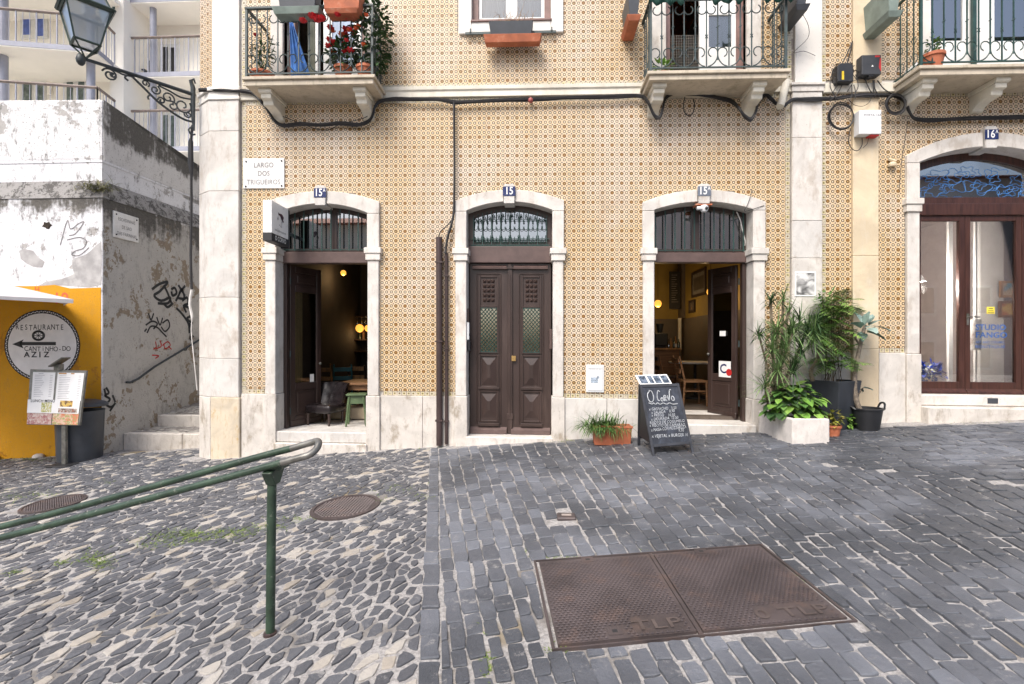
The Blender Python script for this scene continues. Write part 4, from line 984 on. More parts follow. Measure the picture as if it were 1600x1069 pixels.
bundle('cable', 'thin cable sagging under the balcony with the red flowers', [(436, 180), (452, 186), (480, 197), (500, 203), (515, 203), (528, 196), (545, 191), (572, 183), (583, 172)], 1, .006, .0, 'cable', 4)
bundle('cable', 'black vertical cable from the bundle down past the keystone of the closed door', [(709.5, 161), (709.5, 200), (710, 260), (709.5, 310), (708.5, 335), (705, 352), (699.5, 370), (697, 385), (696, 396)], 4, .0145, .015, 'cable', 5)
bundle('cable', 'short black cable bending into the top of the taller brown pipe', [(709, 335), (705, 345), (697, 354), (688, 362), (685.5, 372)], 2, .0075, .004, 'cable', 6)
tag(O('cable_loop', MB().tube(smoothpath(P3([(1070, 152), (1068, 165), (1070, 176), (1077, 181), (1083, 176), (1085, 163), (1083, 155)]), 4), .008, 5), MT['cable'], None, at(1076, 155, -.07), smooth=True), 'single black loop of cable hanging under the middle balcony', 'cable')
def coil(label, c, rx, ry, n, seed, grp):
    r_ = random.Random(seed); mb = MB()
    for k in range(n):
        a, b = rx * r_.uniform(.9, 1.06), ry * r_.uniform(.92, 1.05); ox, oy = r_.uniform(-1.5, 1.5), r_.uniform(-1.5, 1.5)
        mb.tube([at(c[0] + ox + a * math.cos(t), c[1] + oy + b * math.sin(t), -.06 - .012 * k + .01 * math.sin(2 * t + k)) for t in [6.2832 * i / 26 for i in range(27)]], .0078, 5)
    tag(O('cable_coil', mb, MT['cable'], None, at(*c, -.06), smooth=True), label, 'cable', grp)
coil('thin round coil of black cable between the white pilaster and the white box', (1314, 182), 20, 20.5, 4, 1, 'coils of cable')
coil('thick coil of black cable under the corner of the green balcony', (1400, 163), 14.5, 15, 11, 2, 'coils of cable')
def jbox(name, label, x0, x1, py0, py1, y0, mat, cat='junction box'):
    za, zb = fz(x0, py1, y0), fz(x0, py0, y0)
    t = thing(name, label, cat, (fx((x0 + x1) / 2, y0), y0, za), shear=True)
    return t, fx(x0, y0), fx(x1, y0), za, zb
t, xa, xb, za, zb = jbox('junction_box', 'black junction box with a yellow tag stuffed with cables', 1309, 1334, 98, 128, -.16, 'black')
O('housing', MB().prism([(xa, za), (xb, za), (xb, zb - .03), (xb - .05, zb), (xa + .05, zb), (xa, zb - .03)], -.16, .0), MT['black'], t, bev=.012)
O('tag_strip', MB().box(xa + .055, xa + .085, -.163, -.1595, za + .03, za + .15), basic('yellow_tag', (.7, .5, .02), .5, bump=0), t)
wr = MB(); r_ = random.Random(8)
for k in range(26):
    s_ = V(r_.choice((xa - .01, xb + .01)), -.08 - r_.random() * .06, r_.uniform(za, zb)); e_ = s_ + V(r_.uniform(-.07, .07), r_.uniform(-.03, .03), r_.uniform(-.14, .1))
    wr.tube(smoothpath([s_, (s_ + e_) / 2 + V(r_.uniform(-.06, .06), -.02, r_.uniform(-.05, .05)), e_], 3), .004, 4)
for (p, q) in (((1313, 101), (1331, 62)), ((1322, 100), (1332, 60))): wr.tube([at(*p, -.15), at((p[0] + q[0]) / 2 + 1, (p[1] + q[1]) / 2, -.1), at(*q, -.03)], .008, 5)
for pts in ([(1336, 105), (1343, 110), (1346, 118)], [(1334, 128), (1337, 140), (1336, 150)], [(1331, 128), (1331, 142), (1328, 152)], [(1316, 128), (1308, 143), (1297, 153)], [(1300, 110), (1297, 130), (1304, 146), (1306, 152)], [(1310, 128), (1302, 140), (1308, 150)], [(1337, 112), (1341, 130), (1334, 145)]): wr.tube(smoothpath(P3(pts, -.1), 4), .0062, 5)
O('loose_wires', wr, MT['cable'], t)
t, xa, xb, za, zb = jbox('junction_box', 'dark grey junction box with a red corner sticker on the cream pilaster', 1346.5, 1377, 86, 119, -.17, 'black')
O('housing', MB().box(xa, xb, -.17, -.04, za + .02, zb).box(xa + .1, xb - .09, -.16, -.05, za, za + .0199).box(xa + .01, xb - .012, -.041, .0, za + .04, zb - .02), basic('dark_grey_plastic', (.035, .037, .042), .5, bump=.1), t, bev=.012, seg=2)
O('sticker', MB().box(xb - .085, xb - .02, -.1725, -.1702, zb - .035, zb - .012).prism([(xb - .035, za + .12), (xb - .004, za + .06), (xb - .004, zb - .05), (xb - .02, zb - .05)], -.1725, -.1702), MT['red'], t)
O('arrow_mark', MB().prism([(xa + .13, za + .13), (xa + .16, za + .13), (xa + .145, za + .155)], -.1725, -.1702), MT['enamel'], t)
wr = MB()
for pts in ([(1352, 120), (1358, 134), (1365, 144)], [(1364, 121), (1365, 134), (1367, 146)], [(1366, 121), (1367, 134), (1374, 146)], [(1371, 121), (1381, 134), (1394, 142), (1408, 148)]): wr.tube(smoothpath(P3(pts, -.09), 4), .008, 5)
O('loose_wires', wr, MT['cable'], t)
t, xa, xb, za, zb = jbox('junction_box', 'white junction box on the cream pilaster below the cables', 1342.5, 1377.5, 172, 209.5, -.18, 'white')
O('housing', MB().box(xa, xb, -.18, -.05, za, zb).box(xa + .02, xb - .02, -.0499, -.03, za + .02, zb - .02), MT['whitebox'], t, bev=.012, seg=2)
O('lettering', text('PORTA 16A', .045, ((xa + xb) / 2 + .03, -.181, zb - .075), bold=.004), MT['inkfade'], t)
O('base_plate', MB().box(xb - .14, xb - .02, -.16, -.06, za - .02, za - .001), MT['red'], t)
O('loose_wires', MB().tube(smoothpath(P3([(1347, 211), (1347, 222), (1340, 231), (1331, 228), (1326, 218), (1327, 205), (1329, 196)], -.08), 4), .006, 5).tube(smoothpath(P3([(1357, 211), (1355, 220), (1348, 227)], -.1), 4), .004, 4), MT['cable'], t)
bundle('cable', 'fine wire running down the tiles beside the cream pilaster', [(1418, 190, -.03), (1414, 220, -.03), (1409, 250, -.03), (1405, 298, -.03)], 1, .004, 0, 'cable', 9)
bundle('cable', 'thin drooping wire below the black junction boxes', [(1326, 156), (1335, 164), (1348, 166), (1358, 160), (1362, 150)], 1, .004, 0, 'cable', 10)
bundle('cable', 'loose wire curling off the balcony onto the white pilaster', [(1254, 22, -.3), (1263, 40, -.2), (1262, 60, -.1), (1240, 82, -.06), (1256, 80, -.06), (1274, 87, -.06)], 1, .0035, 0, 'cable', 12)
wv = [(1252, 132, -.02), (1230, 124, -.02), (1226, 132, -.03), (1218, 144, -.05)]
tag(O('drain_spout', MB().tube([at(1229, 128, -.02), at(1226, 140, -.09), at(1221, 160, -.15), at(1218.5, 167, -.17)], .052, 12), MT['cornice'], None, at(1229, 128, 0), smooth=True), 'short cream drain spout under the balcony beside the white pilaster', 'drain spout')
tag(O('wall_bracket', MB().lathe([(.001, -.03), (.05, -.03), (.055, .0), (.03, .03), (.001, .03)], at(1394, 257, -.03), 10).tube([at(1388, 249, -.02), at(1400, 252, -.05)], .02, 5), MT['cream'], None, at(1394, 257, 0)), 'old knob of mortar on the tiles beside the wide arch', 'wall fixing')
o = O('red_lamp', MB().ball(at(829, 157, -.08), .04).tube([at(829, 153, -.02), at(829, 157, -.07)], .02, 5), basic('dull_red', (.40, .10, .09), .5), None, at(829, 157, 0), smooth=True); tag(o, 'small dull red fixture on the cable line above the closed door', 'fixture')
# ---- brown pipes
def pipe(label, px, r, py0, py1, y, seed):
    p0, p1 = at(px, py0, y), at(px + .6, py1, y); t = thing('downpipe', label, 'pipe', (p1.x, y, p1.z), 'brown pipes beside the closed door')
    O('tube', MB().tube([p0, p1], r, 12), MT['pipe'], t, smooth=True)
    for k in range(3):
        z = p1.z + (p0.z - p1.z) * (.12 + .38 * k); O('clip', MB().box(p1.x - r - .008, p1.x + r + .008, y - r - .004, .0, z - .012, z + .012), MT['pipe'], t)
pipe('taller and thicker of the two brown pipes beside the closed door', 686, .047, 371, 696, -.075, 1)
pipe('thinner and shorter of the two brown pipes beside the closed door', 697.3, .026, 395, 694, -.05, 2)
# ---- fixtures
t = thing('meter_box', 'white wall meter cover on the tiles above the terracotta trough', 'meter box', (fx(929.5), -.02, fz(929, 613)), shear=True)
xa, xb, za, zb = fx(915.5), fx(943.5), fz(929, 613), fz(929, 570)
O('frame', MB().box(xa, xb, -.018, -.0005, za, zb), MT['whitebox'], t, bev=.004); O('cover', MB().box(xa + .025, xb - .025, -.026, -.0182, za + .025, zb - .025), MT['whitebox'], t, bev=.003)
O('notice', MB().box(xa + .07, xb - .09, -.0275, -.0262, za + .14, za + .22).box(xa + .16, xb - .07, -.0275, -.0262, za + .20, za + .24), basic('grey_print', (.35, .42, .5), .6, var=.5, scale=60, bump=0), t)
O('lettering', text('MEDIDOR DE GAS', .022, ((xa + xb) / 2, -.0265, zb - .06)), MT['inkfade'], t)
t = thing('intercom', 'slim intercom panel on the left reveal of the closed door', 'intercom', (fx(732.5, .03), .03, fz(732, 550)), shear=True)
xi = d2[0]['il'] + .002
O('panel', MB().box(xi, xi + .03, -.02, .08, fz(732, 531), fz(732, 504)), MT['whitebox'], t, bev=.004); O('box', MB().box(xi, xi + .045, .0, .11, fz(732, 549), fz(732, 532)), MT['black'], t, bev=.008)
O('strip', MB().box(xi, xi + .02, .02, .07, fz(732, 503), fz(732, 482)), MT['brown2'], t, bev=.003); O('button', MB().box(xi + .03, xi + .034, .02, .04, fz(732, 525), fz(732, 521)), MT['ink'], t)
t = thing('mailbox_slot', 'dark metal post flap on the right reveal of the closed door', 'post flap', (d2[0]['ir'], .05, fz(862, 545)), shear=True)
O('flap', MB().box(d2[0]['ir'] - .04, d2[0]['ir'] - .002, .06, .15, fz(862, 546), fz(862, 514)), MT['brown2'], t, bev=.01)
# security camera under the third keystone
h, X, Z, xm, inner, zk0, zk1, yk = DOORS[2]
t = thing('security_camera', 'white dome camera on a rusty plate under the grey number plate', 'camera', (xm - .03, yk, zk0), shear=True)
O('mount', MB().box(xm - .12, xm + .12, yk + .01, yk + .16, zk0 - .022, zk0 - .001), MT['terra'], t, bev=.004)
cx = xm - .02; O('body', MB().tube([(cx - .09, yk - .01, zk0 - .075), (cx - .02, yk - .02, zk0 - .075)], .026, 10).lathe([(.001, zk0 - .125), (.04, zk0 - .12), (.06, zk0 - .08), (.055, zk0 - .04), (.03, zk0 - .023), (.001, zk0 - .023)], (cx + .02, yk + .01, 0), 14), MT['whitebox'], t, smooth=True)
O('lens', MB().ball((cx + .035, yk - .04, zk0 - .08), .024), MT['ink'], t, smooth=True)
bundle('cable', 'pale cable dropping from the third arch past the barred fanlight', [(1151, 331, .12), (1157, 345, .15), (1160, 360, .16), (1164, 375, .16), (1164, 384, .18)], 1, .008, 0, 'cable', 14, mat='cablew')
bundle('cable', 'dark wire trailing over the right end of the third arch', [(1175, 296, -.03), (1173, 305, -.07), (1168, 320, -.07), (1163, 330, -.06), (1176, 327, -.07), (1194, 321, -.06)], 1, .004, 0, 'cable', 15)
# poster on the pilaster
t = thing('poster', 'black and white poster glued on the pilaster above the palms', 'poster', (fx(1258), -.055, fz(1258, 463)), shear=True)
xa, xb, za, zb = fx(1241.5, -.05), fx(1274.5, -.05), fz(1258, 463, -.05), fz(1258, 424.5, -.05)
O('paper', MB().box(xa, xb, -.058, -.0535, za, zb), MT['enamel'], t)
pm = N('photo_print'); q = pm.noise(6.5, 4, rough=.5, dist=1.2); pm.fin(pm.mix(pm.step(q, .30, .66), (.06, .06, .06), (.66, .65, .64)), .7)
O('print', MB().box(xa + .02, xb - .02, -.0592, -.0582, za + .02, zb - .02), pm.mat, t)
# street name plate
t = thing('street_sign', 'white marble street plaque LARGO DOS TRIGUEIROS beside the first arch', 'street sign', (fx(413), -.02, fz(413, 295)), shear=True)
xa, xb, za, zb = fx(381), fx(445), fz(413, 295), fz(413, 248)
O('plaque', MB().box(xa, xb, -.022, -.0005, za, zb), MT['marble'], t, bev=.003)
for s_, py in (('LARGO', 258.5), ('DOS', 271.5), ('TRIGUEIROS', 285)):
    O('lettering', text(s_, .105, fp(412, py, -.0225), bold=.006, squash=.86), MT['inkfade'], t)
for (px, py) in ((384.5, 252.5), (440, 251.5), (384, 291.5), (440, 290.5)):
    c = fp(px, py, -.024); O('screw', MB().ball(c, .014, 8), MT['ink'], t)
# projecting bar sign
t = thing('bar_sign', 'white and black box sign O CORVO jutting from the first doorway', 'shop sign', (fx(432), -.4, fz(432, 372)), shear=True)
A0 = at(416, 312, -.55); A1 = at(450, 318, -.30)      # front edge near and far
ax = (V(A1.x, A1.y, 0) - V(A0.x, A0.y, 0)); 
c0 = at(424.5, 312, -.62); c1 = at(450.5, 330, -.12)
ux = V(c1.x - c0.x, c1.y - c0.y, 0); L_ = ux.length; ux.normalize(); nx = ux.cross(V(0, 0, 1))
zt_ = fz(424.5, 312.5, -.62); zm_ = fz(424.5, 363.5, -.62); zb_ = fz(424.5, 376, -.62); th = .125
def SB(a, b, c, d, e, f):       # along, thick, z
    m_ = MB().box(a, b, c, d, e, f); M = Matrix(((ux.x, -nx.x, 0, c0.x), (ux.y, -nx.y, 0, c0.y), (0, 0, 1, 0), (0, 0, 0, 1))); return MB().add(m_, M)
O('light_box', SB(0, L_, 0, th, zm_, zt_), MT['enamel'], t, bev=.004); O('base_band', SB(-.002, L_ + .002, -.002, th + .002, zb_, zm_ - .001), MT['ink'], t, bev=.003)
O('rear_panel', SB(L_ + .001, L_ + .055, .005, th - .005, zb_ - .02, zt_ - .01), MT['black'], t, bev=.004)
O('wall_arm', SB(L_ + .05, L_ + .42, .04, th - .04, zm_ + .1, zm_ + .14), MT['iron'], t)
cc = c0 + ux * (L_ / 2) + nx * .004
O('lettering', text('O CORVO', .095, (cc.x, cc.y, (zb_ + zm_) / 2), ax=ux, bold=.008, squash=.72, depth=.002), MT['enamel'], t)
O('lettering', text('BAR & RESTAURANTE', .035, (cc.x, cc.y, zm_ + .06), ax=ux, bold=.004, squash=.95), MT['ink'], t)
cr = MB()                                     # crow emblem : head, beak, wing and feet
def crow(u, v): return V(cc.x, cc.y, 0) + ux * u + V(0, 0, (zm_ + zt_) / 2 + v) + nx * .001
for poly in ([(-.07, .10), (-.06, .06), (-.03, .065), (0, .05), (.02, .02), (.05, .0), (.07, -.02), (.1, -.0), (.075, .02), (.1, .06), (.08, .075), (.06, .09), (.02, .10), (-.03, .09)], [(-.09, .01), (-.07, .045), (-.065, .0), (-.08, -.02)], [(-.045, -.075), (-.02, -.085), (-.03, -.065)]): cr.face([crow(a, b) for a, b in poly])
O('crow_emblem', cr, basic('plum_ink', (.05, .02, .035), .6, bump=0), t)
fl = MB().tube([crow(.03, -.01), crow(.01, -.08), crow(-.01, -.10)], .0025, 4).tube([crow(.02, -.08), crow(.035, -.10)], .0025, 4); O('crow_leg', fl, MT['inkfade'], t)
# ================================================================ rooms behind the doors
def room(h, name, x0, x1, y1, z0, z1, mat, floor, y0=.362):
    mb = MB(); e = .05
    mb.box(x0 - e, x0, y0, y1, z0, z1).box(x1, x1 + e, y0, y1, z0, z1).box(x0, x1, y1, y1 + e, z0, z1)
    O(name, mb, mat, h); O('ceiling', MB().box(x0, x1, y0, y1, z1 + .001, z1 + e), mat, h)
    O('floor', MB().box(x0, x1, y0, y1, z0 - e, z0 - .001), floor, h)
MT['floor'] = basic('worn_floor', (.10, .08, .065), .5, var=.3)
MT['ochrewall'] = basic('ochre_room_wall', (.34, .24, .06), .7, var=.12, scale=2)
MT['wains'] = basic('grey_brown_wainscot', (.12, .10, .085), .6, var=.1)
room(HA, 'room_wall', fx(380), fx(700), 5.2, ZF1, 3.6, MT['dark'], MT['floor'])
XR3 = XA1 - .37
room(HA, 'room_wall', fx(940), XR3, 5.6, ZF3B, 3.7, MT['ochrewall'], MT['floor'])
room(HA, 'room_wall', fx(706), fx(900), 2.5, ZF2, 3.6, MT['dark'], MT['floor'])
room(HB, 'room_wall', fx(1395), fx(1720), 3.6, ZF4, 3.9, basic('pinkish_room_wall', (.52, .46, .43), .8, var=.08), MT['floor'])
O('wainscot', MB().box(fx(940) + .001, XR3 - .001, 5.57, 5.599, ZF3B, 2.1).box(XR3 - .03, XR3 - .001, .4, 5.56, ZF3B, 2.1).box(fx(940) + .001, fx(940) + .03, .4, 5.56, ZF3B, 2.1), MT['wains'], HA)
p = at(1071, 500, 4.6); O('chimney_breast', MB().box(at(1064, 500, 5.3).x, at(1081, 500, 5.3).x, 5.25, 5.56, fz(1071, 497, 5.3), 3.7), MT['wains'], HA)
O('white_pipe', MB().box(at(1060, 500, 5.2).x, at(1064.5, 500, 5.2).x, 5.2, 5.24, fz(1062, 546, 5.2), fz(1062, 497, 5.2)), MT['whitepaint'], HA)
O('low_step', MB().box(at(517, 650, 1.3).x, d1[0]['ir'] + .3, 1.25, 1.6, ZF1, ZF1 + .2), MT['cream'], HA, bev=.01)
MT['glow'] = lampmat('warm_lamp_glow', (1, .42, .06), .8)
def pendant(label, px, py, y, r, ceil, watts, shape='globe', mat=None, lc=(1, .66, .3)):
    c = at(px, py, y); t = thing('pendant_lamp', label, 'lamp', (c.x, c.y, ceil))
    O('cord', MB().tube([(c.x, c.y, ceil), (c.x, c.y, c.z + r)], .004, 4), MT['cable'], t)
    if shape == 'cone':
        O('shade', MB().lathe([(.02, c.z + r * 1.3), (.03, c.z + r * 1.3), (r, c.z), (r * .96, c.z), (.02, c.z + r * 1.2)], (c.x, c.y, 0), 14), MT['enamel'], t, smooth=True)
        O('bulb', MB().ball((c.x, c.y, c.z + .01), r * .45), mat or MT['glow'], t, smooth=True)
    else: O('globe', MB().ball(c, r, 12), mat or MT['glow'], t, smooth=True)
    l = bpy.data.lights.new('bulb_light', 'POINT'); l.energy = watts; l.color = lc; l.shadow_soft_size = r * 1.2
    lo = bpy.data.objects.new('bulb_light', l); COL.objects.link(lo); lo.parent = t; lo.location = (0, 0, c.z - ceil - r * 1.5)
    return t
pendant('orange pendant globe glowing inside the doorway with the green stool', 536.5, 426.5, 3.2, .06, 3.55, 4)
pendant('left one of two yellow lamps deep inside the dark room', 562, 513, 4.6, .10, 3.55, 1)
pendant('right one of two yellow lamps deep inside the dark room', 574.5, 513, 4.4, .075, 3.55, 1)
pendant('yellow lamp over the counter behind the chalkboard doorway', 1028, 474.5, 4.4, .085, 3.65, 7)
pendant('yellow lamp hanging beside the open door leaf and the framed picture', 1110.5, 456, 2.2, .075, 3.65, 5)
pendant('small white cone lamp in the shop window', 1437, 440, .75, .075, 3.85, 110, 'cone', lampmat('white_lamp_glow', (1, .85, .6), 3), (1, .90, .80))
# ---- furniture seen through the first doorway
def legs(t, pts, r, z0, z1, mat, name='leg', splay=0):
    cx = sum(p[0] for p in pts) / len(pts); cy = sum(p[1] for p in pts) / len(pts)
    for (x, y) in pts:
        O(name, MB().tube([(x + (x - cx) * splay, y + (y - cy) * splay, z0), (x + (x - cx) * splay * .4, y + (y - cy) * splay * .4, (z0 + z1) / 2), (x, y, z1)], [r * .8, r * 1.15, r], 8), mat, t, smooth=True)
zf = ZF1 + K * (fx(510) + .374)
c = at(510, 640, .70); c.z = zf
ch = thing('armchair', 'dark leather slipper chair with a buttoned back inside the first doorway', 'chair', c)
M = Matrix.Translation(c) @ Matrix.Rotation(rad(-14), 4, 'Z')
def LM(mb): return MB().add(mb, M)
O('seat', LM(MB().box(-.24, .24, -.24, .22, .2, .34)), MT['leather'], ch, bev=.05, seg=3, smooth=True)
bk = MB(); ngx, ngz = 12, 9
def bkp(i, j, f):
    u = i / ngx * 2 - 1; v = j / ngz
    dent = 0
    for (a, b) in ((-.5, .35), (0, .35), (.5, .35), (-.25, .62), (.25, .62), (-.5, .86), (0, .86), (.5, .86)): dent += .022 * math.exp(-((u - a) ** 2 + ((v - b) * 1.1) ** 2) / .012)
    x = u * (.20 + .06 * v); z = .3 + .36 * v + .02 * (1 - u * u); y = .15 + .10 * v - .05 * u * u * (1) + (dent if f else .075)
    return (x, y, z)
fr_ = [[bkp(i, j, 1) for i in range(ngx + 1)] for j in range(ngz + 1)]; bb = [[bkp(i, j, 0) for i in range(ngx + 1)] for j in range(ngz + 1)]
bk.grid([a + b[::-1] for a, b in zip(fr_, bb)])
O('backrest', LM(bk), MT['leather'], ch, smooth=True)
bt = MB()
for (a, b) in ((-.5, .35), (0, .35), (.5, .35), (-.25, .62), (.25, .62)): q = bkp((a + 1) / 2 * ngx, b * ngz, 1); bt.ball(q, .012, 6)
O('button', LM(bt), MT['ink'], ch)
for (x, y) in ((-.2, -.2), (.2, -.2), (-.18, .19), (.18, .19)):
    O('leg', LM(MB().lathe([(.012, 0), (.02, .02), (.013, .05), (.026, .10), (.018, .14), (.03, .2)], (x, y, 0), 8)), MT['brown'], ch, smooth=True)
c = at(558, 640, .60); c.z = zf
st = thing('stool', 'small green painted wooden stool on the doorstep floor', 'stool', c)
M = Matrix.Translation(c) @ Matrix.Rotation(rad(12), 4, 'Z')
O('seat', LM(MB().box(-.16, .16, -.12, .12, .49, .52)), MT['stoolgreen'], st, bev=.006)
O('apron', LM(MB().grid([[(-.125, -.09, .36), (.125, -.09, .36), (.125, .09, .36), (-.125, .09, .36)], [(-.11, -.08, .489), (.11, -.08, .489), (.11, .08, .489), (-.11, .08, .489)]])), MT['stoolgreen'], st)
for (x, y) in ((-1, -1), (1, -1), (-1, 1), (1, 1)):
    O('leg', LM(MB().tube([(x * .155, y * .125, 0), (x * .15, y * .12, .06), (x * .14, y * .11, .2), (x * .125, y * .095, .36), (x * .11, y * .08, .488)], [.013, .02, .015, .02, .022], 8)), MT['stoolgreen'], st, smooth=True)
def table(name, label, x0, x1, y0, y1, z0, z1, mat, legr=.03):
    t = thing(name, label, 'table', ((x0 + x1) / 2, (y0 + y1) / 2, z0))
    n = 4
    for k in range(n): O('plank', MB().box(x0, x1, y0 + (y1 - y0) * k / n + .002, y0 + (y1 - y0) * (k + 1) / n - .002, z1 - .04, z1), mat, t, bev=.004)
    O('frame', MB().box(x0 + .06, x1 - .06, y0 + .06, y1 - .06, z1 - .13, z1 - .041), mat, t)
    legs(t, [(x0 + .1, y0 + .1), (x1 - .1, y0 + .1), (x0 + .1, y1 - .1), (x1 - .1, y1 - .1)], legr, z0, z1 - .13, mat)
    return t
table('wooden_table', 'bare wooden plank table behind the green stool', at(526, 600, 1.0).x, at(526, 600, 1.0).x + 1.3, .95, 1.9, zf, zf + .66, MT['wood'])
def chair(label, px, py_, y, ang, mat, seatmat=None, z=None, tall=.86, w_=.4):
    c = at(px, py_, y); c.z = zf if z is None else z
    t = thing('wooden_chair', label, 'chair', c); M = Matrix.Translation(c) @ Matrix.Rotation(rad(ang), 4, 'Z'); h = w_ / 2
    A = lambda mb: MB().add(mb, M)
    O('seat', A(MB().box(-h, h, -h, h, .42, .455)), seatmat or mat, t, bev=.006)
    for sx in (-1, 1):
        O('rear_post', A(MB().tube([(sx * (h - .02), h, 0), (sx * (h - .02), h - .03, .44), (sx * (h - .03), h + .06, tall)], [.018, .02, .016], 6)), mat, t)
        O('leg', A(MB().tube([(sx * (h - .025), -h + .02, 0), (sx * (h - .025), -h + .03, .42)], [.015, .02], 6)), mat, t)
    for z_ in (.62, .8): O('back_slat', A(MB().box(-h + .03, h - .03, h + .005 + (z_ - .44) * .18, h + .022 + (z_ - .44) * .18, z_ - .045, z_ + .04)), seatmat or mat, t, bev=.003)
    O('stretcher', A(MB().box(-h + .03, h - .03, -h + .02, -h + .035, .2, .23).box(-h + .015, -h + .03, -h + .02, h - .02, .26, .28).box(h - .03, h - .015, -h + .02, h - .02, .26, .28).box(-h + .02, h - .02, -h + .012, -h + .024, .36, .419)), mat, t)
    return t
chair('pale wooden chair with an orange back behind the leather armchair', 511, 600, 2.7, 180, MT['woodl'], tall=.92)
chair('teal painted chair beside the pale wooden chair', 536, 600, 2.9, 200, MT['teal'], tall=.9)
chair('dark chair at the rear of the dim room', 563, 600, 3.2, 180, MT['brown'], MT['woodl'])
# bar shelf with hanging glasses at the rear wall
t = thing('bar_shelf', 'dark shelf of bottles and hanging glasses at the rear of the dim room', 'shelf', at(535, 545, 4.9))
xa, xb = at(497, 500, 4.9).x, at(576, 500, 4.9).x
for py in (494, 530, 548): z = at(500, py, 4.9).z; O('board', MB().box(xa, xb, 4.75, 5.15, z - .03, z), MT['brown'], t)
MT['bottle'] = basic('bottle_glass', (.05, .07, .05), .12, var=.5, scale=3, bump=0); MT['clear'] = glass('drinking_glass', (.7, .72, .74), .25)
def bottle(x, y, z, h, r): return MB().lathe([(.005, z), (r, z), (r, z + h * .6), (r * .35, z + h * .75), (r * .35, z + h), (.005, z + h)], (x, y, 0), 8)
for k in range(11):
    z = at(500, 530, 4.9).z; O('bottle', bottle(xa + .08 + (xb - xa - .1) * k / 11, 4.9 + .05 * (k % 2), z, .24 + .05 * (k % 3), .035), (MT['bottle'], MT['wood'], MT['greyplastic'])[k % 3], t, smooth=True)
for k in range(12):
    z = at(500, 494, 4.9).z - .03; x = xa + .05 + (xb - xa - .1) * k / 11; O('wine_glass', MB().lathe([(.03, z - .004), (.032, z), (.004, z - .01), (.004, z - .07), (.035, z - .11), (.032, z - .17)], (x, 4.85, 0), 8), MT['clear'], t, smooth=True)
def frame_pic(label, px0, px1, py0, py1, y, frm, prt, cat='picture', mount=False):
    a, b = at(px0, py1, y), at(px1, py0, y); t = thing('framed_picture', label, cat, ((a.x + b.x) / 2, y, a.z)); w_ = min(.05, (b.x - a.x) * .14)
    O('frame', MB().box(a.x, b.x, y, y + .03, a.z, a.z + w_).box(a.x, b.x, y, y + .03, b.z - w_, b.z).box(a.x, a.x + w_, y, y + .03, a.z + w_, b.z - w_).box(b.x - w_, b.x, y, y + .03, a.z + w_, b.z - w_), frm, t)
    if mount: O('mount', MB().box(a.x + w_, b.x - w_, y + .014, y + .02, a.z + w_, b.z - w_), MT['inkfade'], t); k = w_ + .05
    else: k = w_
    O('print', MB().box(a.x + k, b.x - k, y + .010, y + .013, a.z + k, b.z - k), prt, t); return t
frame_pic('tall dim framed panel on the rear wall behind the orange globe', 542, 554, 432, 490, 5.0, MT['wood'], MT['inkfade'])
# ---- furniture seen through the third doorway
z3 = ZF3B + K * (fx(1098) + .374)
pm2 = N('dim_print'); q = pm2.noise(7, 4); pm2.fin(pm2.mix(q, (.03, .028, .025), (.14, .12, .10)), .4)
def side_pic(label, px0, px1, py0, py1, xw_, frm, prt, mount):
    """picture hung on the side wall x = xw_"""
    def hit(px, py): a_, b_, c_ = ray(px, py); t_ = xw_ / a_; return -D + b_ * t_, H + c_ * t_
    (ya, za), (yb, _), (_, zb) = hit(px0, py1), hit(px1, py1), hit((px0 + px1) / 2, py0); y0_, y1_ = min(ya, yb), max(ya, yb)
    za = hit((px0 + px1) / 2, py1)[1]; w_ = .06; t = thing('framed_picture', label, 'picture', (xw_, (y0_ + y1_) / 2, za))
    O('frame', MB().box(xw_ - .03, xw_, y0_, y1_, za, za + w_).box(xw_ - .03, xw_, y0_, y1_, zb - w_, zb).box(xw_ - .03, xw_, y0_, y0_ + w_, za + w_, zb - w_).box(xw_ - .03, xw_, y1_ - w_, y1_, za + w_, zb - w_), frm, t)
    k = w_ + (.09 if mount else 0)
    if mount: O('mount', MB().box(xw_ - .016, xw_ - .01, y0_ + w_, y1_ - w_, za + w_, zb - w_), MT['inkfade'], t)
    O('print', MB().box(xw_ - .02, xw_ - .017, y0_ + k, y1_ - k, za + k, zb - k), prt, t)
side_pic('dark framed picture on the yellow wall above the round table', 1082, 1104, 422, 463, XR3 - .002, MT['brown'], pm2.mat, True)
side_pic('small narrow framed picture below the larger dark frame', 1077.5, 1087, 469, 489, XR3 - .002, MT['brown'], MT['wains'], False)
t = thing('menu_blackboard', 'tall black menu board on the yellow wall beside the chimney breast', 'blackboard', at(1055, 483, 5.2))
a, b = at(1046, 483, 5.2), at(1063, 424, 5.2)
O('board', MB().box(a.x, b.x, 5.2, 5.23, a.z, b.z), MT['ink'], t); mb = MB()
for k in range(13):
    z = b.z - .1 - .055 * k; mb.box(a.x + .05, a.x + .05 + (b.x - a.x - .1) * RND.uniform(.5, 1), 5.197, 5.1995, z, z + .014)
O('chalk_lines', mb, MT['inkfade'], t)
cx = at(1086, 560, 3.0); t = thing('round_table', 'round table with a pale marble top inside the third doorway', 'table', (cx.x, cx.y, z3))
O('tabletop', MB().lathe([(.01, z3 + .70), (.50, z3 + .70), (.52, z3 + .715), (.52, z3 + .735), (.01, z3 + .735)], (cx.x, cx.y, 0), 32), MT['marble'], t, smooth=True)
O('pedestal', MB().lathe([(.03, z3 + .05), (.03, z3 + .69)], (cx.x, cx.y, 0), 10), MT['ink'], t, smooth=True); O('base', MB().lathe([(.01, z3), (.26, z3), (.25, z3 + .03), (.05, z3 + .06), (.01, z3 + .06)], (cx.x, cx.y, 0), 16), MT['ink'], t, smooth=True)
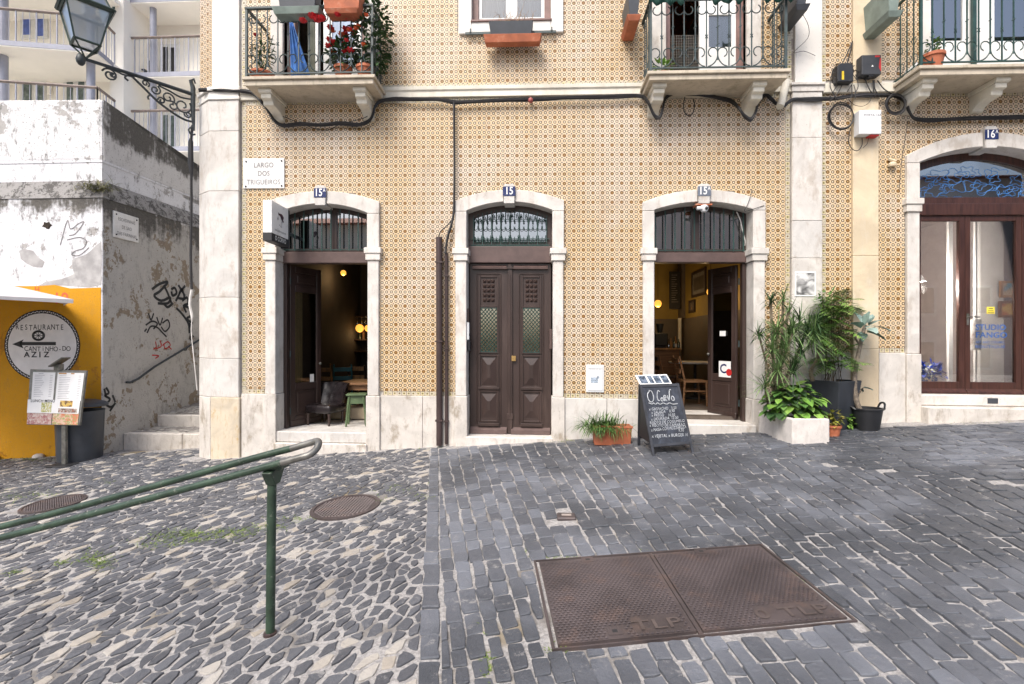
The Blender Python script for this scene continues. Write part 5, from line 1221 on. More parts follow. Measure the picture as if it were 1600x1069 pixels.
chair('slatted wooden chair nearest the open door at the round table', 1081, 630, 1.75, 92, MT['wood'], z=z3, tall=.88, w_=.44)
chair('wooden chair further in beside the counter', 1046, 620, 2.9, 92, MT['wood'], MT['brown'], z=z3, tall=.88)
xa, xb, zc_ = at(1012, 545, 4.0).x, at(1064, 545, 4.0).x, at(1040, 544, 4.0).z
t = thing('counter', 'wooden bar counter at the rear of the yellow room', 'counter', ((xa + xb) / 2, 4.2, z3))
O('worktop', MB().box(xa, xb, 3.95, 4.6, zc_ - .04, zc_), MT['woodl'], t, bev=.004); O('front', MB().box(xa + .02, xb - .04, 4.0, 4.55, z3, zc_ - .041), MT['wood'], t)
t = thing('coffee_machine', 'dark coffee machine standing on the wooden counter', 'machine', (at(1031, 544, 4.2).x, 4.25, zc_))
a, b = at(1021, 544, 4.2).x, at(1041, 544, 4.2).x
O('body', MB().box(a, b, 4.05, 4.5, zc_ + .05, zc_ + .34), MT['black'], t, bev=.02); O('hopper', MB().lathe([(.05, zc_ + .34), (.09, zc_ + .55), (.01, zc_ + .55)], (b - .12, 4.3, 0), 10), MT['greyplastic'], t, smooth=True); O('foot', MB().box(a + .03, b - .03, 4.1, 4.45, zc_, zc_ + .049), MT['ink'], t)
for k, (px, h, m_) in enumerate(((1044.5, .2, 'clear'), (1048, .22, 'woodl'), (1055, .26, 'woodl'), (1053, .24, 'bottle'), (1060, .2, 'bottle'))):
    x = at(px, 544, 4.1).x; t = tag(O('bottle', bottle(x, 4.08, zc_, h, .032), MT[m_], None, (x, 4.08, zc_), smooth=True), ('clear bottle beside the coffee machine', 'slim amber bottle second from the coffee machine', 'larger amber bottle with a pale label on the counter', 'dark green bottle between the amber bottles', 'dark bottle at the outer end of the counter')[k], 'bottle', 'bottles on the counter')
O('label_paper', MB().lathe([(.033, zc_ + .02), (.033, zc_ + .1)], (at(1055, 544, 4.1).x, 4.08, 0), 8), MT['enamel'], bpy.data.objects['bottle.013'] if 'bottle.013' in bpy.data.objects else t, shear=False)
# ---- the shop behind the wide arch
O('partition', MB().box(fx(1532, 1.3), fx(1700), 1.3, 1.36, ZF4, 3.9), MT['whitepaint'], HB)
O('display_pole', MB().box(at(1483, 500, .9).x, at(1489, 500, .9).x, .9, .95, ZF4, 3.9).box(at(1524, 500, .7).x, at(1527, 500, .7).x, .7, .74, ZF4, 3.9), MT['whitepaint'], HB)
c = at(1523, 545, .45); o = O('fabric_roll', MB().lathe([(.01, c.z - .02), (.075, c.z - .02), (.085, c.z + .2), (.075, c.z + .44), (.01, c.z + .44)], (c.x, c.y, 0), 12), basic('printed_fabric', (.62, .60, .57), .8, c2=(.35, .28, .24), s2=9, bump=0), None, c, smooth=True); tag(o, 'pale printed fabric roll hanging behind the shop door handle', 'fabric')
mA = N('sea_painting'); q = mA.noise(5, 4); mA.fin(mA.mix(mA.step(q, .4, .6), (.10, .30, .42), (.55, .42, .28)), .6)
mB = N('orange_painting'); q = mB.noise(7, 4); mB.fin(mB.mix(mB.step(q, .42, .6), (.42, .12, .04), (.55, .38, .10)), .6)
frame_pic('small blue sea painting in a wooden frame in the shop', 1563.5, 1590, 439, 465, 1.24, MT['woodl'], mA.mat); frame_pic('orange painting below the blue one in the shop', 1562, 1590, 470.5, 496, 1.24, MT['wood'], mB.mat)
z4 = ZF4 + K * (fx(1450) + .374)
a = at(1452, 600, .75); t = thing('display_table', 'low table inside the shop window carrying blue glass flowers', 'table', (a.x, a.y, z4))
zt = at(1452, 597, .75).z; O('tabletop', MB().box(a.x - .36, a.x + .30, .5, 1.1, zt - .03, zt), MT['wood'], t); legs(t, [(a.x - .3, .55), (a.x + .24, .55), (a.x - .3, 1.05), (a.x + .24, 1.05)], .02, z4, zt - .03, MT['wood'])
t = thing('glass_bouquet', 'cluster of blue glass flowers in the shop window', 'ornament', (a.x, .75, zt)); mbl = basic('cobalt_glass', (.02, .06, .40), .15, var=.5, scale=20, bump=0)
rr = random.Random(31); O('petals', cloud((a.x - .06, .75, zt + .15), .27, .16, .15, 330, .10, .05), mbl, t); O('pale_petals', cloud((a.x - .08, .68, zt + .19), .16, .1, .09, 60, .08, .035), basic('pale_glass', (.6, .62, .5), .3, bump=0), t)
# ================================================================ white apartment house up the alley
AP = thing('apartment_house', 'white apartment house with balconies rising behind the old alley wall', 'house', (-13, 11, 2))
MT['apwall'] = basic('apartment_render', (.90, .865, .79), .8, var=.03, scale=1, bump=.05); MT['slate'] = basic('grey_blue_steel', (.30, .31, .37), .5, var=.06, bump=0)
MT['railwood'] = basic('grey_brown_handrail', (.20, .16, .14), .6, bump=0); MT['blueshut'] = basic('blue_shutter', (.10, .16, .48), .5, var=.15, bump=0)
zA = lambda px, py, y: at(px, py, y).z
YL, YR = 10.2, 11.2
xl0 = at(-250, 100, YL).x; xm_ = at(179, 100, 9.8).x; xr0 = at(420, 100, YR).x
O('wall', MB().box(xl0, xm_, YL, YL + .3, -1, 18).box(xm_ + .5, xr0, YR, YR + .3, -1, 18).box(xm_, xm_ + .499, 9.6, YR + .3, -1, 18), MT['apwall'], AP)
PL = [at(-250, 100, 7.0), at(150, 77, 8.4), at(177, 100, 9.3)]
def apbalc(zt, zr, pts, back, nb):
    poly = [(p.x, p.y) for p in pts] + back
    s_ = O('balcony', MB().prismz(poly, zt - .16, zt), MT['apwall'], AP); 
    ed = MB(); 
    for a, b in zip(pts, pts[1:]):
        d_ = V(b.x - a.x, b.y - a.y, 0); d_.normalize(); n_ = V(d_.y, -d_.x, 0) * .012
        ed.face([(a.x + n_.x, a.y + n_.y, zt - .13), (b.x + n_.x, b.y + n_.y, zt - .13), (b.x + n_.x, b.y + n_.y, zt + .03), (a.x + n_.x, a.y + n_.y, zt + .03)])
    O('edge_band', ed, MT['slate'], s_)
    hr = MB()
    for a, b in zip(pts, pts[1:]): hr.tube([V(a.x, a.y + .05, zr), V(b.x, b.y + .05, zr)], .045, 6)
    O('handrail', hr, MT['railwood'], s_)
    for (a, b), n in zip(zip(pts, pts[1:]), nb):
        for k in range(n + 1):
            x, y = a.x + (b.x - a.x) * k / n, a.y + (b.y - a.y) * k / n + .05; r_ = .016 if k % 3 == 0 else .006
            O('baluster', MB().box(x - r_, x + r_, y - r_, y + r_, zt, zr), MT['slate'], s_)
zu = zA(0, 56, 7.6); zur = zA(0, 3, 7.6); zl_ = zA(0, 172, 7.6); zlr = zA(0, 119, 7.6)
for zt, zr in ((zu, zur), (zl_, zlr), (2 * zu - zl_, 2 * zur - zlr)): apbalc(zt, zr, PL, [(PL[2].x, YL), (PL[0].x, YL)], (36, 6))
R0, R1 = at(187, 100, 9.9), at(400, 100, 9.9)
for py0, py1 in ((114, 57), (231, 172), (-3, -60)): apbalc(zA(250, py0, 9.9), zA(250, py1, 9.9), [V(R0.x + .02, 9.9, 0), V(R1.x, 9.9, 0)], [(R1.x, YR), (R0.x + .02, YR)], (30,))
for (px, y, w_) in ((5, 8.4, 12), (142, 8.9, 11), (239.5, 10.2, 9)):
    a, b = at(px - w_ / 2, 100, y).x, at(px + w_ / 2, 100, y).x; O('column', MB().lathe([((b - a) / 2, 0), ((b - a) / 2, 18)], ((a + b) / 2, y, 0), 14), MT['slate'], AP, smooth=True)
a = at(77, 100, YL - .1); O('rain_pipe', MB().lathe([(.07, zA(77, 150, YL)), (.07, zA(77, 97, YL)), (.09, zA(77, 96, YL)), (.09, zA(77, 93, YL))], (a.x, YL - .1, 0), 10), MT['apwall'], AP)
def apdoor(px0, px1, py0, py1, y, panes, mat='glassdark'):
    a, b = at(px0, py1, y), at(px1, py0, y)
    d_ = O('door', MB().box(a.x, b.x, y - .06, y - .001, a.z, b.z), MT['whitepaint'], AP)
    for (q0, q1, r0, r1, m_) in panes: c0, c1 = at(q0, r1, y), at(q1, r0, y); O('pane', MB().box(c0.x, c1.x, y - .075, y - .061, c0.z, c1.z), m_ if not isinstance(m_, str) else MT[m_], d_)
dk = basic('dim_window', (.12, .16, .15), .25, var=.3, bump=0)
apdoor(34, 76, -40, 62, YL, ((39.5, 50, -35, 56, 'blueshut'), (59.5, 70, -35, 58, 'blueshut')))
apdoor(33, 73, 104, 165, YL, ((38, 52, 108, 160, dk), (60, 71, 111, 160, dk)))
apdoor(101, 137, 110, 170, YL, ((107, 116.5, 116, 165, dk), (125, 134, 118, 165, dk)))
apdoor(252, 280, 70, 125, YR, ((257, 264, 75, 118, 'ink'), (268, 276, 76, 118, 'ink')))
apdoor(252, 280, 178, 240, YR, ((257, 264, 181, 232, dk), (268, 276, 182, 232, dk)))
apdoor(252, 280, -45, 5, YR, ((257, 264, -40, 0, dk), (268, 276, -40, 0, dk)))
for k, (px, py, w_, h_) in enumerate(((222, 112, 13, 20), (229, 229, 13, 36))):
    c = at(px, py, 10.6); zz = zA(250, 114 if k == 0 else 231, 9.9); t = thing('balcony_chair', ('low dark chair on the upper small balcony of the white house', 'dark mesh chair on the lower small balcony of the white house')[k], 'chair', (c.x, c.y, zz))
    O('seat', MB().box(c.x - .25, c.x + .25, 10.4, 10.8, zz + .4, zz + .44), MT['greyplastic'], t); O('backrest', MB().box(c.x - .25, c.x + .25, 10.78, 10.82, zz + .44, zz + .95), MT['greyplastic'], t)
    for a_ in (-.22, .22):
        for b_ in (10.43, 10.77): O('leg', MB().box(c.x + a_ - .015, c.x + a_ + .015, b_ - .015, b_ + .015, zz, zz + .4), MT['greyplastic'], t)
# ================================================================ the old wall and the alley
def peel(name, paint, under, thr, mould=.6, scale=1.6, drips=None, speck=.5, fine=7):
    """flaking lime paint over render; drips: height of a wet coping or ledge whose dirty run-off stains the wall below it"""
    n = N(name); v = n.pos(); a = n.math('ADD', n.math('MULTIPLY', n.noise(scale, 9, v, .66, .4), .7), n.math('MULTIPLY', n.noise(scale * 5, 6, v, .7), .3)); b = n.noise(fine, 9, n.vscale(v, (1, 1, .45)), .78)
    u = n.mix(n.noise(12, 6, rough=.7), sc(under, .72), sc(under, 1.3))
    pnt = n.mix(n.noise(2.5, 7, rough=.65), sc(paint, .80), sc(paint, 1.08))
    f = n.step(a, thr, thr + .012)
    col = n.mix(f, pnt, u)
    col = n.mix(n.math('MULTIPLY', n.step(b, .52, .66), mould), col, (.115, .11, .10))
    if drips:
        z = n.sep(v)[2]
        for (zt_, ln, up_) in drips:
            run = n.math('ADD', n.noise(2.2, 8, n.vscale(v, (1.2, 1.2, .12)), .75), n.math('MULTIPLY', n.noise(14, 5), .35))
            k = n.math('MULTIPLY', n.step(z, zt_ - ln, zt_ - .02), n.step(z, zt_ + up_ + .1, zt_ + up_))
            col = n.mix(n.step(n.math('ADD', n.math('MULTIPLY', k, .42), run), .88, 1.10), col, n.mix(n.noise(30, 4), (.06, .056, .05), (.16, .15, .135)))
    col = n.mix(n.math('MULTIPLY', n.step(n.noise(48, 3), .63, .67), speck), col, (.14, .13, .12))
    n.bump(n.math('ADD', n.math('MULTIPLY', f, -1.2), n.noise(35, 6, rough=.7)), .55, .014)
    return n.fin(col, .85, 0, .25)
ZL_ = at(160, 309, .7).z; ZT_ = at(142, 156, .9).z
MT['peelw'] = peel('peeling_white_wall', (.72, .72, .74), (.38, .365, .35), .555, .8, 1.5, [(ZL_, .55, .0)], .6)
MT['peelg'] = peel('peeling_grey_wall', (.49, .47, .44), (.27, .22, .165), .55, .5, 2.4, [(ZL_, 1.0, .0)], .5)
MT['peelu'] = peel('weathered_top_wall', (.62, .605, .59), (.32, .30, .28), .64, .6, 1.6, [(ZT_ - .45, .45, .9)], .8)
MT['peelf'] = peel('weathered_front_wall', (.70, .695, .70), (.38, .365, .35), .555, .9, 1.8, None, 1)
MT['mould'] = peel('mouldy_ledge', (.30, .29, .28), (.10, .095, .09), .52, .9, 7, None, 1, 14)
MT['yellow'] = peel('yellow_wall_paint', (.58, .28, .014), (.42, .19, .02), .585, .14, 2.6, None, .3)
YW = .70; XC = at(160, 500, YW).x
OW = thing('old_wall', 'old peeling wall of the alley corner with its lower front painted yellow', 'wall', (XC - 2, YW, -.5))
def ring(xc, y, z): return [(-16, y, z), (xc, y, z), (xc, 9, z + .1), (-16, 9, z + .1)]
zl1 = zA(160, 309, YW); zl2 = zl1 + .33; zl3 = zl2 + .36; ztp = zA(142, 156, YW + .2)
O('lower_wall', MB().grid([ring(XC, YW, -2), ring(XC, YW, zl1)]), MT['peelw'], OW)
O('ledge', MB().grid([ring(XC + .015, YW - .015, zl1 + .001), ring(XC - .06, YW + .08, zl2 - .12), ring(XC - .12, YW + .13, zl2)]), MT['mould'], OW)
O('middle_wall', MB().grid([ring(XC - .13, YW + .14, zl2 + .001), ring(XC - .13, YW + .14, zl3 - .04), ring(XC - .12, YW + .13, zl3 - .04), ring(XC - .12, YW + .13, zl3)]), MT['peelw'], OW)
XU = XC - .155
tp = [(-16, YW + .17, ztp + .12), (XU, YW + .17, ztp), (XU + .1, 9, ztp - 1.4), (-16, 9, ztp - 1.3)]
O('upper_wall', MB().grid([ring(XU, YW + .17, zl3 + .001), tp]), MT['peelf'], OW, bev=.05, seg=2)
# thin coats of render and paint on the wall's faces
def coat(name, pts, off, mat, label=None, axis='y'):
    """a coat of render: outline on the wall's front (y) or alley side (x) with real thickness"""
    if axis == 'y': mb = MB().prism([(p.x, p.z) for p in pts], YW - off, YW - .0005)
    else: mb = MB().grid([[(XC + off, y, z) for y, z in pts], [(XC + .0005, y, z) for y, z in pts]])
    return O(name, mb, mat, OW, label=label)
sidepts = [(YW + .02, -1.2), (8.9, -1.2), (8.9, zl1 - .02), (YW + .02, zl1 - .02)]
coat('side_render', sidepts, .008, MT['peelg'], axis='x')
O('side_render', MB().grid([[(XU + .0005, YW + .20, zl3 + .01), (XU + .1005, 8.9, zl3 + .11), (XU + .1005, 8.9, ztp - 1.42), (XU + .0005, YW + .20, ztp - .01)], [(XU + .008, YW + .20, zl3 + .01), (XU + .108, 8.9, zl3 + .11), (XU + .108, 8.9, ztp - 1.42), (XU + .008, YW + .20, ztp - .01)]]), MT['peelu'], OW)
r_ = random.Random(3)
edge = [(-420 + 578 * k / 24, 446.5 + r_.uniform(-1.5, 1.5) + (3.5 if k > 21 else 0)) for k in range(25)]
yp = [at(px, py, YW) for px, py in edge] + [at(158, 600, YW), at(159, 650, YW), at(156, 690, YW), at(150, 740, YW), at(-420, 740, YW)]
coat('yellow_paint', yp, .006, MT['yellow'])
gp = [at(px, py, YW) for px, py in ((62, 446), (70, 441), (84, 438), (96, 436), (108, 432), (116, 428), (113, 417), (113, 406), (122, 402), (134, 398), (142, 392), (150, 384), (158, 378), (159, 400), (158, 445), (140, 449), (100, 446))]
coat('bare_render_patch', gp, .004, basic('bare_grey_render', (.36, .35, .345), .9, c2=(.45, .44, .43), bump=.4))
gp = [at(px, py, YW) for px, py in ((30, 392), (38, 389), (52, 392), (60, 402), (70, 409), (66, 418), (52, 417), (42, 412), (33, 405))]
coat('bare_render_patch', gp, .004, bpy.data.materials['bare_grey_render'])
c = at(74, 352, YW); O('wall_hole', MB().grid([[(q * math.cos(a_), q * math.sin(a_) * .8, z_) for a_, q in zip([.571 * i for i in range(11)], [k_ * u_ for u_ in (.09, .06, .085, .055, .095, .07, .1, .06, .08, .09, .065)])] for k_, z_ in ((1, 0), (.8, .012))]), MT['soil'], OW).matrix_local = Matrix.Translation(V(c.x, YW - .001, c.z) - WL[OW.name]) @ Matrix.Rotation(rad(90), 4, 'X') @ Matrix.Translation(WL[OW.name])
def stroke(pts, r, name, mat, y=None, onx=None, parent=OW, n=4):
    """painted or sprayed line lying on a wall"""
    mb = MB()
    for line in pts:
        q = []
        for p in line:
            if onx is None: w_ = at(p[0], p[1], y); q.append(w_)
            else:
                a, b, c_ = ray(p[0], p[1]); t_ = onx / a; q.append(V(onx, -D + b * t_, H + c_ * t_))
        q = smoothpath(q, n) if len(q) > 2 else q
        # flat ribbon
        for a_, b_ in zip(q, q[1:]):
            d_ = (b_ - a_)
            if d_.length < 1e-6: continue
            d_.normalize(); nrm = V(0, -1, 0) if onx is None else V(1, 0, 0); s_ = d_.cross(nrm) * r
            a2, b2 = a_ - d_ * r * .35, b_ + d_ * r * .35
            mb.face([a2 - s_, b2 - s_, b2 + s_, a2 + s_])
    return O(name, mb, mat, parent)
yo = YW - .010
ov = [at(66 + 58 * math.cos(t_), 540 + 54.5 * math.sin(t_), YW) for t_ in [6.2832 * i / 40 for i in range(40)]]
coat('painted_sign', ov, .0085, basic('sign_white_paint', (.76, .74, .73), .7, var=.05, bump=.1))
for R_ in (1.0, .93): stroke([[(66 + 58.5 * R_ * math.cos(t_), 540 + 55 * R_ * math.sin(t_)) for t_ in [6.2832 * i / 48 for i in range(49)]]], .009, 'painted_border', MT['ink'], yo, n=1)
zz = [[(66 + 58.5 * (1.0 if k % 2 else .93) * math.cos(t_), 540 + 55 * (1.0 if k % 2 else .93) * math.sin(t_)) for k, t_ in enumerate([6.2832 * i / 110 for i in range(111)])]]
stroke(zz, .0075, 'painted_border', MT['ink'], yo, n=1)
def wtext(s_, px, py, size, bold=0, sq=1, mat='ink', rotz=0, name='lettering', y=yo):
    c = at(px, py, y); ax = V(math.cos(rad(rotz)), 0, math.sin(rad(rotz))); up = V(-math.sin(rad(rotz)), 0, math.cos(rad(rotz)))
    return O(name, text(s_, size, c, ax, up, bold, squash=sq), MT[mat] if isinstance(mat, str) else mat, OW)
for k, ch_ in enumerate('RESTAURANTE'): wtext(ch_, 27 + 7.0 * k, 512 + (-.9, .4, -.2, .6, -.5, .2, -.3, .5, -.6, .1, -.2)[k], .13, .004, .8, rotz=(3, -2, 1, -3, 2, 0, -2, 3, -1, 2, 0)[k])
for k, ch_ in enumerate('CANTiNHO-DO'): wtext(ch_, 41 + 6.6 * k, 545.5 + (-.3, .2, -.2, .4, -.5, .2, -.3, .3, 0, -.6, -.2)[k], .115, .004, .9, rotz=(2, -3, 1, -2, 2, 0, -2, 3, -1, 2, 0)[k])
for k, ch_ in enumerate('AZIZ'): wtext(ch_, 42 + 10.2 * k + (0, 1, 0, 0)[k], 554.5, .13, .022, 1.15)
stroke([[(86.5, 537), (32, 537)]], .028, 'arrow', MT['ink'], yo); O('arrow_head', MB().face([at(19, 538, yo), at(37, 530.5, yo), at(33, 537, yo), at(37, 544.5, yo)]), MT['ink'], OW)
for R_ in (9.5, 7.5): stroke([[(60 + R_ * math.cos(t_), 524.5 + R_ * .8 * math.sin(t_)) for t_ in [6.2832 * i / 20 for i in range(21)]]], .010, 'wheel_emblem', MT['ink'], yo, n=1)
stroke([[(60 + 7.5 * math.cos(t_), 524.5 + 6 * math.sin(t_)), (60 - 7.5 * math.cos(t_), 524.5 - 6 * math.sin(t_))] for t_ in (0, .8, 1.57, 2.36)], .005, 'wheel_emblem', MT['ink'], yo)
red_f = basic('faded_red_paint', (.55, .10, .04), .8, bump=0)
wtext('H', 58, 452.5, .13, .006, 1, red_f, y=YW - .0075); wtext('19', 95, 467, .27, .012, 1, red_f, y=YW - .0075)
scr = MT['inkfade']
stroke([[(94, 383), (105, 345), (110, 358), (122, 350), (131, 347), (118, 365), (108, 368)], [(105, 375), (124, 371), (135, 377), (130, 388), (118, 392), (112, 398), (124, 399), (139, 387)]], .008, 'graffiti', scr, YW - .004)
xg = XC + .011
blk = MT['ink']
stroke([[(238, 452), (249, 444), (262, 441), (250, 455), (241, 462), (252, 470), (266, 465), (262, 474), (247, 474)], [(256, 446), (262, 458), (268, 474)], [(268, 452), (273, 450), (276, 458), (270, 462), (268, 456)], [(275, 470), (280, 460), (284, 452), (288, 466), (279, 466)], [(279, 446), (289, 462)], [(289, 447), (280, 458)], [(285, 470), (292, 465), (294, 474), (287, 478), (291, 488)], [(276, 482), (284, 490), (294, 505), (296, 520)], [(288, 478), (296, 482), (300, 492), (292, 498), (301, 505)], [(270, 474), (262, 480), (256, 474)], [(296, 505), (299, 515), (297, 530), (302, 525)]], .027, 'graffiti', blk, None, xg)
stroke([[(232, 490), (236, 500), (240, 490)], [(228, 508), (238, 502), (246, 506), (240, 514)], [(245, 496), (250, 508), (254, 497)], [(254, 505), (262, 500), (265, 510), (258, 518), (252, 511)], [(230, 520), (236, 510), (246, 512), (254, 520), (260, 526)], [(226, 518), (229, 514)]], .017, 'graffiti', blk, None, xg)
stroke([[(166, 606), (170, 614), (164, 618), (172, 624), (166, 632), (174, 636), (180, 630), (172, 642)], [(163, 608), (166, 620)], [(176, 618), (180, 628)]], .02, 'graffiti', blk, None, xg)
stroke([[(240, 546), (244, 542), (243, 534)], [(244, 545), (252, 541), (250, 532)], [(254, 540), (262, 534), (266, 540), (258, 545), (256, 537)], [(238, 555), (248, 556), (243, 560)], [(263, 541), (268, 546)]], .012, 'graffiti', MT['red'], None, xg)
# plaque on the alley wall, wall rail, tuft
def onside(px, py): a, b, c_ = ray(px, py); t_ = XC / a; return V(XC, -D + b * t_, H + c_ * t_)
p0, p1 = onside(175, 370), onside(214, 335); t = thing('street_sign', 'worn stone street plaque high on the grey alley wall', 'street sign', (XC, (p0.y + p1.y) / 2, p0.z))
ztop_ = onside(175, 329).z; O('plaque', MB().box(XC + .008, XC + .035, p0.y, p1.y, p0.z, ztop_), MT['marble'], t, bev=.004)
for s_, dz in (('ESCADINHAS', .10), ('DE SAO', .23), ('DAS FARINHAS', .35)): O('lettering', text(s_, .085, (XC + .036, (p0.y + p1.y) / 2, ztop_ - dz - .02), ax=V(0, 1, 0), bold=.004, squash=.72), MT['inkfade'], t)
for yy, zz_ in ((p0.y + .05, ztop_ - .05), (p1.y - .05, ztop_ - .05), (p0.y + .05, p0.z + .05), (p1.y - .05, p0.z + .05)): O('screw', MB().ball((XC + .036, yy, zz_), .014, 8), MT['ink'], t)
q0, q1 = onside(196, 597), onside(312, 528); t = thing('handrail', 'dark iron handrail sloping up the grey alley wall', 'handrail', q0)
o_ = V(.07, 0, 0); pth = [q0 + V(.02, -.02, .0), q0 + o_ + V(0, .02, -.01), q0 + o_ + V(0, .2, .04)] + [q0 + o_ + (q1 - q0) * k for k in (.3, .6, 1, 1.6)]
O('rail', MB().tube(pth, .02, 8), MT['lampiron'], t, smooth=True)
for k in (.05, .75): q = q0 + (q1 - q0) * k; O('bracket', MB().tube([q + V(.0, 0, -.06), q + V(.05, 0, -.06), q + V(.07, 0, -.01)], .012, 6), MT['lampiron'], t)
c = at(150, 292, YW + .05); t = thing('weed', 'tuft of dry grassy weed growing out of the old wall ledge', 'plant', c); mb = MB()
for k in range(240): a = RND.uniform(0, 6.28); mb.leaf(c + V(RND.gauss(0, .13), RND.gauss(0, .06), RND.uniform(-.1, .04)), (math.cos(a) * .7 + .3, math.sin(a) * .7 - .3, RND.uniform(.1, 1)), RND.uniform(.12, .3), .012, droop=.9, seg=3)
O('blades', mb, leafmat('dry_weed', (.10, .11, .03), (.22, .20, .08)), t)
# ---- steps
AL = bpy.data.objects.new('alley_steps', None); COL.objects.link(AL); AL['kind'] = 'structure'; WL['alley_steps'] = V(-6.2, 1.2, 0); SHEAR['alley_steps'] = False; AL.location = (-6.2, 1.2, 0)
xw, xe = XC + .009, fx(316, .16) - .01
ST_ = [(1.12, 1.93, -.13, 'flat'), (1.93, 3.95, .075, 'ramp'), (3.95, 4.5, .47, 'flat'), (4.5, 5.6, .64, 'ramp'), (5.6, 6.3, .95, 'flat'), (6.3, 9.0, 1.12, 'ramp')]
MT['cob_d'] = None
def stonemat(name, a, b, light, share, rough=.55):
    n = N(name); r_ = n.rnd(); v = n.pos()
    base = n.mix(r_, a, b); base = n.mix(n.noise(24, 5, rough=.7), sc(base, 1) if False else base, n.mix(.5, base, (.20, .20, .21)))
    base = n.mix(n.step(n.noise(.7, 4), .38, .64), base, sc((.055, .06, .07), 1.0)) if not share else base
    col = n.mix(n.math('LESS_THAN', n.math('FRACT', n.math('MULTIPLY', r_, 7.31)), share), base, n.mix(n.math('FRACT', n.math('MULTIPLY', r_, 13.7)), light[0], light[1])) if share else base
    col = n.mix(n.math('MULTIPLY', n.step(n.noise(6, 9, rough=.8), .565, .66), .75), col, (.29, .28, .27))
    n.bump(n.math('ADD', n.noise(38, 6, rough=.72), n.math('MULTIPLY', n.noise(9, 3), .8)), .85, .012)
    return n.fin(col, n.math('ADD', rough - .1, n.math('MULTIPLY', n.noise(14, 4), .25)), 0, .5)
MT['cobble'] = stonemat('cobble_stone', (.026, .029, .038), (.078, .084, .099), ((.33, .29, .24), (.41, .385, .35)), .11)
MT['sett'] = stonemat('basalt_sett', (.052, .059, .074), (.150, .166, .198), ((.2, .2, .2), (.3, .3, .3)), 0, .48)
MT['alley_cob'] = stonemat('worn_alley_stone', (.22, .20, .18), (.34, .31, .28), ((.4, .38, .35), (.46, .44, .4)), .3)
for k, (ya, yb, z, kind) in enumerate(ST_):
    zb_ = z if kind == 'flat' else z + .10 * (yb - ya)
    mb = MB().prismx([(ya + .16, -1.2), (yb + .02, -1.2), (yb + .02, zb_ - .012), (ya + .16, z - .012)], xw, xe + .0); O('step_bed', mb, MT['peelg'], AL)
    nst = 3; cut = [xw, xw + (xe - xw) * .52, xe] if k < 2 else [xw, xe]
    for a, b in zip(cut, cut[1:]): O('kerb_stone', MB().box(a + .003, b - .003, ya, ya + .155, z - .45, z), MT['plinth'], AL, bev=.012)
    st_ = MB(); rws = max(1, int((yb - ya - .17) / .085))
    for r__ in range(rws):
        y = ya + .165 + .085 * r__; x = xw + RND.uniform(0, .06)
        while x < xe - .05:
            w_ = RND.uniform(.08, .15); zz_ = z + (zb_ - z) * (y - ya) / (yb - ya) + RND.uniform(-.006, .004)
            st_.box(x, min(x + w_ - .012, xe), y, y + .073, zz_ - .04, zz_ + .004); x += w_
    O('tread_stones', st_, MT['alley_cob'], AL, kind='stuff', bev=0)
tag(O('rubbish_bag', MB().ball(at(197, 672, 1.62) + V(0, 0, .05), .15, 12, sz=.5).ball(at(191, 674, 1.58) + V(0, 0, .03), .09, 9, sz=.6), MT['greyplastic'], None, at(197, 676, 1.6), smooth=True), 'crumpled dark plastic bag on the lowest alley step', 'bag')
for k, (px, py, r__) in enumerate(((212, 646, .09), (228, 641, .06), (4, 706, .2), (28, 706, .12), (67, 711, .08), (102, 714, .09), (160, 705, .07))):
    p = at(px, py, 2.1) if py < 660 else gat(px, py + 3)
    if py >= 660: p.y = min(p.y, YW - .05 - r__ * .4)
    rk = random.Random(k); mb = MB().ball((p.x, p.y, p.z + r__ * .25), r__, 9, sz=.62)
    for v in mb.v: v += V(rk.uniform(-1, 1), rk.uniform(-1, 1), rk.uniform(-1, 1)) * r__ * .1
    tag(O('loose_stone', mb, MT['cream'] if k % 2 else MT['plinth'], None, p, smooth=True), ('flat pale stone lying on the second alley step', 'small pale stone beside the wall on the alley step', 'largest boulder at the foot of the yellow wall', 'ochre stone beside the boulder under the yellow wall', 'small stone between the boulder and the menu stand', 'stone at the foot of the menu stand', 'small stone beside the grey bin')[k], 'stone', 'loose stones at the foot of the wall')
# ================================================================ street lamp on the corner
A = V(-5.25, .03, 5.28); E = V(-6.08, -1.01, 5.29); L = V(E.x - A.x, E.y - A.y, 0); LL = L.length; L.normalize()
t = thing('street_lamp', 'old iron street lamp with a green lantern on a scrolled corner bracket', 'street lamp', A)
def Q(s_, z): return A + L * s_ + V(0, 0, z)
O('arm', MB().tube([Q(.0, .0), Q(LL * .5, .01), Q(LL + .04, .01)], [.03, .026, .022], 8).ball(Q(LL + .03, -.015), .055, 10, sz=1.5), MT['lampiron'], t, smooth=True)
O('wall_plate', MB().tube([Q(.02, -.55), Q(.03, -.3), Q(.03, .1), Q(.06, .2), Q(.02, .24), Q(-.0, .18)], [.015, .03, .035, .028, .02, .012], 8), MT['lampiron'], t, smooth=True)
sw = MB(); T2 = lambda pts, r: sw.tube(smoothpath([Q(*p) for p in pts], 4), r, 6)
T2([(.03, -.42), (.15, -.42), (.32, -.36), (.5, -.26), (.66, -.13), (.8, -.02)], .016)
def curl(s0, z0, r, a0, turns, rr_=.012, k=.25): O('scroll', MB().tube([Q(s0 + r * (1 - (1 - k) * i / 20) * math.cos(a0 + turns * 6.283 * i / 20), z0 + r * (1 - (1 - k) * i / 20) * math.sin(a0 + turns * 6.283 * i / 20)) for i in range(21)], rr_, 5), MT['lampiron'], t, smooth=True)
